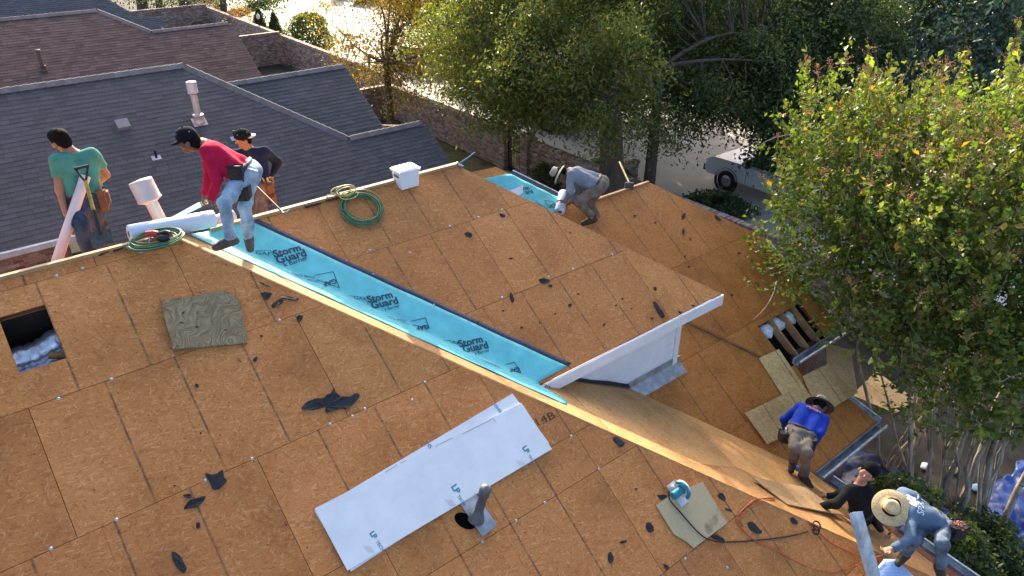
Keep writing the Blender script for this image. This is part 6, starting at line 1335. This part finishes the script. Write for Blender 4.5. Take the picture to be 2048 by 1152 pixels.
def hat(brim_m, lin_m, br=.185, tilt=0.0, band=LEATH_D, crown_h=.12, droop=.03, badge=None):
    def go(t, hc, up, f, rt):
        u = U(up + f * tilt); o = hc + u * .045; n = 36
        prof = [(0, crown_h - .012), (.03, crown_h - .006), (.055, crown_h), (.075, crown_h - .015), (.088, .05), (.098, .008), (.11, 0), (.14, -.004), (br * .9, -droop * .5), (br, -droop), (br * 1.0, -droop - .006), (br * .88, -droop * .5 - .008), (.14, -.012), (.1, -.008)]
        b = MB(); b.lathe(prof[:10], o, u, n, f); b.build('hat', brim_m, t); b = MB(); b.lathe(prof[9:], o, u, n, f); b.build('hat_lining', lin_m, t)
        b = MB(); b.lathe([(.0995, .006), (.0945, .034)], o, u, n, f); b.build('hat_band', band, t)
        if badge is not None: b = MB(); q = o + badge * .1 + u * .02; b.lathe([(0, .004), (.02, .004), (.022, 0)], q, badge, 14); b.build('badge', mat('badge_red', (.25, .03, .03), .5, .2, 9), t); b = MB(); b.lathe([(.008, .006), (.013, .006)], q, badge, 14); b.build('badge_ring', PLAS, t)
    return go
def cap_(m, back=False, bm=None):
    def go(t, hc, up, f, rt):
        o = hc + up * .042; b = MB(); b.lathe([(.104, -.012), (.107, .02), (.1, .055), (.075, .088), (.04, .105), (0, .11)], o, up, 24, f); b.build('cap', m, t)
        d = -f if back else f; vs = []; n = 12
        for lift in (0, -.005):
            for i in range(n + 1):
                a = -1.15 + 2.3 * i / n; vs.append(o + d * .098 * math.cos(a) + rt * .1 * math.sin(a) - up * (.008 - lift)); vs.append(o + d * (.098 * math.cos(a) + .078 * math.cos(a * .8)) + rt * .095 * math.sin(a) - up * (.028 - lift))
        k = 2 * (n + 1); fs = [(2 * i, 2 * i + 1, 2 * i + 3, 2 * i + 2) for i in range(n)] + [(k + 2 * i, k + 2 * i + 2, k + 2 * i + 3, k + 2 * i + 1) for i in range(n)] + [(2 * i + 1, k + 2 * i + 1, k + 2 * i + 3, 2 * i + 3) for i in range(n)]
        b = MB(); b.add(vs, fs, smooth=True); b.build('visor', bm or m, t); b = MB(); b.lathe([(.012, .109), (.008, .116), (0, .117)], o, up, 8); b.build('button', m, t)
        for q in range(4): b = MB(); a = .8 + q * 1.57; b.lathe([(0, .003), (.005, .002)], o + up * .062 + (f * math.cos(a) + rt * math.sin(a)) * .094, f * math.cos(a) + rt * math.sin(a) + up * .5, 6); b.build('eyelet', PLAS, t)
    return go
def beanie(m):
    def go(t, hc, up, f, rt):
        o = hc + up * .055 - f * .012; b = MB(); b.lathe([(.1, -.015), (.108, -.01), (.11, .02), (.107, .05), (.088, .085), (.05, .108), (0, .115)], o, up, 24, f); b.build('beanie', m, t)
    return go
def pouch(t, c, ax, size, m, name='tool_pouch', tools=()):
    """tapered open-topped pouch; ax = (across, out, up)"""
    a, o, u = [U(q) for q in ax]; w, d, h = size; c = np.array(c); vs = []
    for z, k in ((-.5, .78), (-.35, .95), (.5, 1.0)):
        for i, q in ((-1, -1), (1, -1), (1.0, .6), (.6, 1), (-.6, 1), (-1.0, .6)): vs.append(c + a * i * w / 2 * k + o * q * d / 2 * k + u * z * h)
    fs = [(5, 4, 3, 2, 1, 0)] + [(l * 6 + i, l * 6 + (i + 1) % 6, l * 6 + 6 + (i + 1) % 6, l * 6 + 6 + i) for l in range(2) for i in range(6)]; ins = [p - u * .012 for p in vs[12:]]
    b = MB(); b.add(vs, fs); b.add(ins, [(0, 1, 2, 3, 4, 5)]); ob = b.build(name, m, t)
    b = MB(); b.box(c + u * h * .1 + o * (d / 2 + .012), (w * .62, .022, h * .55), (a, o, u)); b.build('pocket', m, ob)
    for (off, ln, r, mm, lean) in tools: b = MB(); p0 = c + a * off * w + u * h * .3; b.tube([p0, p0 + U(u + a * lean) * ln], r, 8); b.build('tool', mm, ob)
    return ob
def HDm(x=0, y=0, z=0): return RT * x + HD * y + Z * z      # x = image right, y = away from the camera, z = up

# --- man in green (back to us, walking behind the ridge)
def standing(pxl, n, off, h): return hit(n, off + h, *pxl)
g = {}; BKP = ((0, T, 1), 7.0)
g['pelvis'] = standing((168, 400), *BKP, .90); pv = g['pelvis']; fd = U(HDm(-.45, .9)); rtv = U(np.cross(fd, Z))
g['neck'] = J(pv, (143, 301), .50, 1); g['head'] = J(g['neck'], (121, 281), .165, -1)
g['shL'] = J(g['neck'], (114, 322), .185, -1); g['shR'] = J(g['neck'], (188, 309), .19, 1)
g['elL'] = J(g['shL'], (119, 382), .30, -1); g['wrL'] = J(g['elL'], (132, 428), .25, -1); g['haL'] = g['wrL'] + U(HDm(.5, .2, -.6)) * .1
g['elR'] = J(g['shR'], (212, 350), .29, 1); g['wrR'] = J(g['elR'], (190, 372), .24, 1); g['haR'] = g['wrR'] + U(HDm(-.6, .5, -.2)) * .1
g['hipL'] = pv - rtv * .09 - Z * .02; g['hipR'] = pv + rtv * .09 - Z * .02
g['knL'] = J(g['hipL'], (164, 456), .42, -1); g['knR'] = J(g['hipR'], (200, 455), .42, 1); g['anL'] = g['knL'] + HDm(.04, -.04, -.40); g['anR'] = g['knR'] + HDm(.06, .05, -.40)
g['toL'] = g['anL'] + fd * .15 - Z * .06; g['toR'] = g['anR'] + fd * .15 - Z * .06; g['curl'] = 1.1
PG = person('man in green t-shirt seen from behind holding a white tube', g, cloth('shirt_green', (.085, .27, .20), .12), cloth('jeans_dark', (.018, .028, .05), .35, (.05, .07, .11)), BOOTM, SKIN, -RT * .95 + HD * .35, None, 'short', True, LEATH)
pouch(PG, g['hipR'] + HDm(.12, -.02, .02), (fd, rtv, Z), (.13, .09, .24), LEATH, 'tool_pouch', [(.1, .22, .016, WOOD, .5)])
roll('cardboard_tube', 'white cardboard tube held by the man in green', dep(112, 528, depth_of(g['wrL']) - .1), dep(171, 352, depth_of(g['wrL']) + .02), .052, mat('tube_white', (.66, .58, .56), .7, .1, 5), .042, 'tube')
# --- man in red, bent over the roll
g = {}; g['anL'] = onC(461, 478, .09); g['anR'] = onB(497, 476, .09); fd = U(HDm(-1, .15)); rtv = U(HDm(0, 1))
ft = (g['anL'] + g['anR']) / 2; pv = dep(492, 345, depth_of(ft) - .4985 * .80 + .10); g['pelvis'] = pv
g['hipL'] = pv + HDm(-.02, -.10, -.02); g['hipR'] = pv + HDm(.02, .09, -.02)
g['knL'] = J(g['hipL'], (449, 408), .42, -1); g['anL'] = J(g['knL'], (462, 476), .40, 1); g['knR'] = J(g['hipR'], (490, 412), .41, -1); g['anR'] = J(g['knR'], (497, 474), .39, 1)
g['toL'] = g['anL'] + HDm(-.15, -.07, -.075); g['toR'] = g['anR'] + HDm(.04, -.12, -.085)
g['neck'] = J(pv, (405, 288), .50, -1); g['head'] = J(g['neck'], (377, 282), .16, -1)
g['shL'] = J(g['neck'], (416, 303), .16, -1); g['shR'] = J(g['neck'], (412, 296), .17, 1)
g['elL'] = J(g['shL'], (434, 362), .30, -1); g['wrL'] = J(g['elL'], (424, 399), .24, 1); g['elR'] = J(g['shR'], (420, 352), .29, 1); g['wrR'] = J(g['elR'], (410, 388), .24, 1)
g['haL'] = g['wrL'] + HDm(-.02, .03, -.09); g['haR'] = g['wrR'] + HDm(-.05, 0, -.09); g['hup'] = g['head'] + HDm(-.2, 0, 1); g['curl'] = .9
JEAN = cloth('jeans_light', (.22, .34, .47), .22, (.36, .45, .54))
PR_ = person('man in bright red sweater and pale jeans bending over roll', g, cloth('sweater_red', (.48, .012, .055), .12), JEAN, mat('boot_suede', (.10, .08, .065), .9, .3, 14, .3, 60), SKIN_D, HDm(-.9, -.15, -.55), cap_(mat('cap_black', (.012, .013, .016), .95, .2, 12, spec=.08)), 'long', True, LEATH_D, shirt_noise=.009, pant_noise=.012)
sp = U(g['neck'] - pv); pouch(PR_, pv + HDm(-.03, -.20, .05), (HDm(1), HDm(0, -1), Z), (.16, .07, .22), LEATH_D); pouch(PR_, pv + HDm(-.01, -.205, -.15), (HDm(1), HDm(0, -1), Z), (.19, .11, .16), LEATH_D, 'nail_pouch', [(.12, .09, .014, mat('tool_blue', (.05, .2, .55), .4, .1, 5), .1), (-.2, .1, .012, STEEL, -.1)])
b = MB(); b.tube([pv + HDm(.0, -.10, .10), pv + HDm(.17, -.12, .06)], [.012, .008], 6); b.build('tape_end', PLAS, PR_)
# --- man in navy with backward cap
g = {}; g['pelvis'] = standing((520, 368), *BKP, .92); pv = g['pelvis']; fd = U(HDm(-.75, -.6)); rtv = U(np.cross(fd, Z))
g['neck'] = J(pv, (497, 297), .50, -1); g['head'] = J(g['neck'], (487, 278), .165, -1); g['shR'] = J(g['neck'], (474, 308), .18, 1); g['shL'] = J(g['neck'], (536, 303), .20, 1)
g['elL'] = J(g['shL'], (556, 324), .28, 1); g['wrL'] = J(g['elL'], (541, 355), .24, -1); g['haL'] = g['wrL'] + HDm(-.03, -.05, -.08); g['elR'] = J(g['shR'], (470, 352), .28, -1); g['wrR'] = J(g['elR'], (480, 385), .24, 1); g['haR'] = g['wrR'] + HDm(.03, .02, -.09)
g['hipL'] = pv - rtv * .09 - Z * .02; g['hipR'] = pv + rtv * .09 - Z * .02; g['knL'] = J(g['hipL'], (522, 432), .42, -1); g['knR'] = J(g['hipR'], (505, 432), .42, -1); g['anL'] = g['knL'] + HDm(.02, .05, -.40); g['anR'] = g['knR'] + HDm(0, .05, -.40); g['toL'] = g['anL'] + fd * .15 - Z * .07; g['toR'] = g['anR'] + fd * .15 - Z * .07; g['curl'] = .8
PN_ = person('man in navy sweater and backward cap with hand on hip', g, cloth('sweater_navy', (.016, .022, .045), .3), cloth('work_trousers_grey', (.085, .07, .062), .45, (.16, .13, .11)), BOOTM, SKIN, HDm(-.85, -.5, -.15), cap_(mat('cap_black', (.012, .013, .016), .95, .2, 12, spec=.08), True, mat('visor_cream', (.6, .56, .48), .7, .1, 8)), 'long', True, LEATH_D)
pouch(PN_, g['hipL'] + HDm(.10, -.05, .0), (fd, -rtv, Z), (.14, .1, .2), LEATH, 'tool_pouch', [(-.1, .1, .014, YELH, .1), (.2, .12, .01, STEEL, .3)]); pouch(PN_, g['hipL'] + HDm(.13, -.06, -.16), (fd, -rtv, Z), (.1, .08, .16), LEATH, 'nail_pouch')
# --- man in grey with sun hat, lower roof
g = {}; a = onD(1186, 440, .09); pv = dep(1200, 368, depth_of(a) - .4985 * .75 + .1); g['pelvis'] = pv; fd = U(HDm(-1, 0))
g['hipL'] = pv + HDm(-.03, -.1, -.02); g['hipR'] = pv + HDm(.04, .09, -.02); g['knL'] = J(g['hipL'], (1157, 403), .43, -1); g['anL'] = J(g['knL'], (1186, 436), .41, 1); g['knR'] = J(g['hipR'], (1180, 408), .43, 1); g['anR'] = J(g['knR'], (1200, 441), .40, 1)
g['toL'] = g['anL'] + HDm(-.15, -.05, -.07); g['toR'] = g['anR'] + HDm(-.15, -.02, -.08)
g['neck'] = J(pv, (1136, 340), .50, -1); g['head'] = J(g['neck'], (1121, 351), .165, -1); g['shL'] = J(g['neck'], (1141, 350), .16, -1); g['shR'] = J(g['neck'], (1150, 345), .17, 1)
g['elL'] = J(g['shL'], (1139, 385), .29, -1); g['wrL'] = J(g['elL'], (1131, 404), .22, 1); g['elR'] = J(g['shR'], (1157, 385), .29, 1); g['wrR'] = J(g['elR'], (1141, 403), .23, -1); g['haL'] = g['wrL'] + HDm(-.08, .02, .03); g['haR'] = g['wrR'] + HDm(-.06, 0, -.07); g['hup'] = g['head'] + HDm(-.85, .3, .35); g['curl'] = .7
PM = person('man in grey long sleeve top and sun hat pressing roll', g, cloth('shirt_grey', (.21, .225, .27), .1), cloth('trousers_khaki_brown', (.15, .115, .085), .25, (.2, .16, .125)), BOOTM, SKIN_D, HDm(-.5, -.25, -.8), hat(STRAW_G, STRAW_D, .17, 0, crown_h=.13), 'long', True, LEATH_D, torso_r=.118)
b = MB(); b.lathe([(.018, 0), (.024, .004), (.024, .008), (.018, .008)], pv + HDm(-.1, -.16, .12), HDm(0, -1, .3), 12); b.build('belt_ring', STEEL, PM)
# --- man in blue with wide hat
g = {}; aL, aR = onD(1588, 922, .09), onD(1606, 953, .09); pv = dep(1600, 868, depth_of((aL + aR) / 2) - .4985 * .78); g['pelvis'] = pv
g['hipL'] = pv + HDm(-.08, .03, -.02); g['hipR'] = pv + HDm(.08, -.03, -.02); g['knL'] = J(g['hipL'], (1590, 897), .40, -1); g['knR'] = J(g['hipR'], (1614, 906), .42, -1); g['anL'] = J(g['knL'], (1587, 921), .39, 1); g['anR'] = J(g['knR'], (1607, 949), .41, 1)
g['toL'] = g['anL'] + HDm(-.06, -.12, -.075); g['toR'] = g['anR'] + HDm(.06, -.14, -.08)
g['neck'] = J(pv, (1631, 820), .50, 1); g['head'] = J(g['neck'], (1639, 812), .16, 1); g['shL'] = J(g['neck'], (1598, 815), .20, 1); g['shR'] = J(g['neck'], (1648, 840), .18, -1)
g['elL'] = J(g['shL'], (1567, 838), .28, -1); g['wrL'] = J(g['elL'], (1571, 856), .22, 1); g['elR'] = J(g['shR'], (1641, 866), .28, -1); g['wrR'] = J(g['elR'], (1626, 890), .25, 1); g['haL'] = g['wrL'] + HDm(.07, 0, -.05); g['haR'] = g['wrR'] + HDm(-.02, .02, -.09); g['hup'] = g['head'] + HDm(.45, .75, .35); g['curl'] = .7
PB_ = person('man in royal blue top and wide straw hat on lower roof', g, cloth('shirt_blue', (.018, .05, .36), .15), cloth('trousers_khaki', (.17, .15, .125), .2), BOOTM, SKIN_D, HDm(.6, .7, -.5), hat(STRAW_G, STRAW_D, .20, 0, crown_h=.12), 'long', True, LEATH_D, torso_r=.112)
bk = U(np.cross(U(g['neck'] - pv), U(g['shR'] - g['shL']))); bk = bk if bk @ (CAM - pv) > 0 else -bk
ORT = mat('print_orange', (.75, .25, .12), .7, .15, 9); bb_ = g['neck'] * .78 + pv * .22 + bk * .118; lt = U(g['shR'] - g['shL'])
for k, (rad, ln) in enumerate(((.10, 9), (.07, 7))):
    b = MB()
    for i in range(ln):
        a = (i - ln / 2) * .23; c = bb_ + lt * (rad * 1.2 * math.sin(a)) + U(g['neck'] - pv) * (rad * .55 * math.cos(a) - .02); b.box(c, (.016, .014, .01), (lt, U(g['neck'] - pv), bk))
    props(b.build('arched_print', ORT, PB_), kind='stuff')
pouch(PB_, g['hipR'] + HDm(-.02, -.15, -.02), (RT, HDm(0, -1), Z), (.20, .11, .23), LEATH_D); pouch(PB_, g['hipL'] + HDm(-.11, -.06, .0), (RT, HDm(0, -1), Z), (.22, .12, .18), LEATH_D, 'nail_pouch', [(-.1, .1, .013, PLAS, -.2), (.2, .08, .012, STEEL, .2)])
# --- man in black, kneeling at the eave
g = {}; aR = onC(1748, 1044, .05); pv = dep(1722, 1022, depth_of(aR) - .28); g['pelvis'] = pv
g['hipL'] = pv + HDm(-.03, -.09, -.02); g['hipR'] = pv + HDm(.04, .09, -.02); g['knL'] = J(g['hipL'], (1700, 1050), .36, 1); g['knR'] = J(g['hipR'], (1752, 1010), .36, 1); g['anR'] = J(g['knR'], (1750, 1036), .38, -1); g['anL'] = J(g['knL'], (1738, 1040), .36, 1); g['toR'] = g['anR'] + HDm(.02, -.14, -.05); g['toL'] = g['anL'] + HDm(.12, -.06, -.03)
g['neck'] = J(pv, (1722, 966), .46, -1); g['head'] = J(g['neck'], (1733, 947), .15, -1); g['shL'] = J(g['neck'], (1698, 981), .18, -1); g['shR'] = J(g['neck'], (1738, 985), .17, 1)
g['elL'] = J(g['shL'], (1672, 1008), .27, -1); g['wrL'] = J(g['elL'], (1640, 1012), .24, 1); g['elR'] = J(g['shR'], (1690, 985), .29, 1); g['wrR'] = J(g['elR'], (1657, 992), .25, 1); g['haL'] = g['wrL'] + HDm(-.1, .02, .0); g['haR'] = g['wrR'] + HDm(-.09, .02, -.01); g['hup'] = g['head'] + HDm(.5, .1, .8); g['curl'] = .5
BLKC = cloth('hoodie_black', (.014, .015, .016), .25)
PK_ = person('man in black hoodie and beanie kneeling at the eave', g, BLKC, cloth('trousers_black', (.012, .012, .014), .3), mat('boot_black', (.014, .013, .013), .7, .3, 9), mat('skin_light', (.46, .24, .17), .5, .1, 9), HDm(-.55, -.75, .35), beanie(cloth('beanie_black', (.008, .008, .009), .3)), 'long', True, base=onC(1735, 1045))
# --- man in blue-grey with big straw hat, nearest
g = {}; aL, aR = onC(1808, 1108, .09), onC(1880, 1140, .09); pv = dep(1868, 1042, depth_of((aL + aR) / 2) - .4985 * .75); g['pelvis'] = pv
g['hipL'] = pv + HDm(-.07, .06, -.02); g['hipR'] = pv + HDm(.07, -.06, -.02); g['knR'] = J(g['hipR'], (1884, 1086), .42, -1); g['anR'] = J(g['knR'], (1880, 1132), .41, 1); g['knL'] = J(g['hipL'], (1829, 1080), .42, -1); g['anL'] = J(g['knL'], (1812, 1106), .40, 1); g['toL'] = g['anL'] + HDm(-.12, -.09, -.07); g['toR'] = g['anR'] + HDm(-.02, -.16, -.085)
g['neck'] = J(pv, (1804, 1003), .50, -1); g['head'] = J(g['neck'], (1782, 1016), .16, -1); g['shL'] = J(g['neck'], (1808, 988), .19, 1); g['shR'] = J(g['neck'], (1824, 1032), .18, -1)
g['elR'] = J(g['shR'], (1822, 1076), .28, -1); g['wrR'] = J(g['elR'], (1785, 1098), .25, -1); g['haR'] = g['wrR'] + HDm(-.09, .0, -.04); g['elL'] = J(g['shL'], (1794, 1030), .28, 1); g['wrL'] = J(g['elL'], (1796, 1052), .24, 1); g['haL'] = g['wrL'] + HDm(-.03, .02, -.09); g['hup'] = g['head'] + HDm(-.35, -.55, .75); g['curl'] = .9
PS = person('man in blue grey long sleeve top and large straw hat', g, cloth('shirt_bluegrey', (.10, .15, .225), .12), cloth('jeans_faded', (.08, .11, .15), .35, (.16, .2, .25)), BOOTM, SKIN, HDm(-.6, -.6, -.6), hat(STRAW, STRAW_D, .205, 0, mat('hat_ribbon', (.2, .13, .06), .8, .3, 20), .12, .02, U(HDm(-.25, -.9, .1))), 'long', True, torso_r=.132)
spn = U(g['neck'] - pv); ltv = U(g['shR'] - g['shL']); bk = U(np.cross(spn, ltv)); bk = bk if bk[2] > 0 else -bk
WPR = mat('print_white', (.72, .74, .77), .8, .06, 9)
from mathutils.bvhtree import BVHTree
def cling(t, P, d, lift=.004):
    """press flat print onto the shirt along direction -d"""
    sh = [o for o in t.children if o.name.startswith('shirt') and 'lo' not in o.name and 'le' not in o.name][0]; me = sh.data; w = np.array(wloc(sh))
    tr_ = BVHTree.FromPolygons([tuple(np.array(v.co) + w) for v in me.vertices], [tuple(p.vertices) for p in me.polygons]); out = []
    for p in P:
        h = tr_.ray_cast(Vector(np.array(p) + d * .35), Vector(-d)); out.append(np.array(h[0]) + d * lift if h[0] is not None else np.array(p))
    return out
c = g['neck'] * .60 + pv * .40 + UP * .03; bk = U(bk * .45 + (CAM - c) / np.linalg.norm(CAM - c) * .8); spp = U(spn - bk * (spn @ bk)); ltp = np.cross(spp, bk); ltp = ltp if ltp @ ltv > 0 else -ltp
for k in range(3):
    b = MB(); y0 = -.075 + .045 * k
    q = [c + spp * (.135 - .1 * u_) + ltp * (y0 + .012 * u_ + w_ * (.026 + .008 * u_)) for u_ in np.linspace(0, 1, 6) for w_ in (0, .5, 1)]
    b.add(cling(PS, q, bk), [(3 * i + j_, 3 * i + j_ + 1, 3 * i + j_ + 4, 3 * i + j_ + 3) for i in range(5) for j_ in range(2)]); b.build('logo_bar', WPR, PS)
V, Fs = text_mesh('SPIRIT', .02); x0, x1 = V[:, 0].min(), V[:, 0].max(); k = .25 / (x1 - x0)
Pt = c - spp * .055 + np.outer((.5 - (V[:, 0] - x0) / (x1 - x0)) * .25, ltp) + np.outer(V[:, 1] * k * 1.2, spp)
b = MB(); b.add(cling(PS, Pt, bk), Fs); b.build('lettering', WPR, PS)
pc_ = g['hipR'] + HDm(.10, -.08, .03); pouch(PS, pc_, (RT, HDm(0, -1), Z), (.2, .15, .2), LEATH_D)
b = MB(); rr = np.random.default_rng(4)
for i in range(60): b.box(pc_ + Z * .095 + RT * rr.normal() * .035 + HD * rr.normal() * .03, (.025, .006, .006), (U(rr.normal(size=3)), U(np.array([1, 0, 0.])), U(np.array([0, 0, 1.]))))
props(b.build('nails', mat('nail_copper', (.5, .22, .16), .4, .4, 30, metal=.3), PS), kind='stuff')
t = thing('trowel', 'small grey hand tool held by the man in straw hat', 'hand tool', g['haL']); b = MB(); b.tube([g['haL'], g['haL'] + HDm(-.03, 0, -.08)], .012, 8); b.build('handle', LEATH_D, t); b = MB(); b.box(g['haL'] + HDm(-.05, -.02, -.10), (.09, .004, .07), (RT, HD, Z)); b.build('blade', STEEL, t)
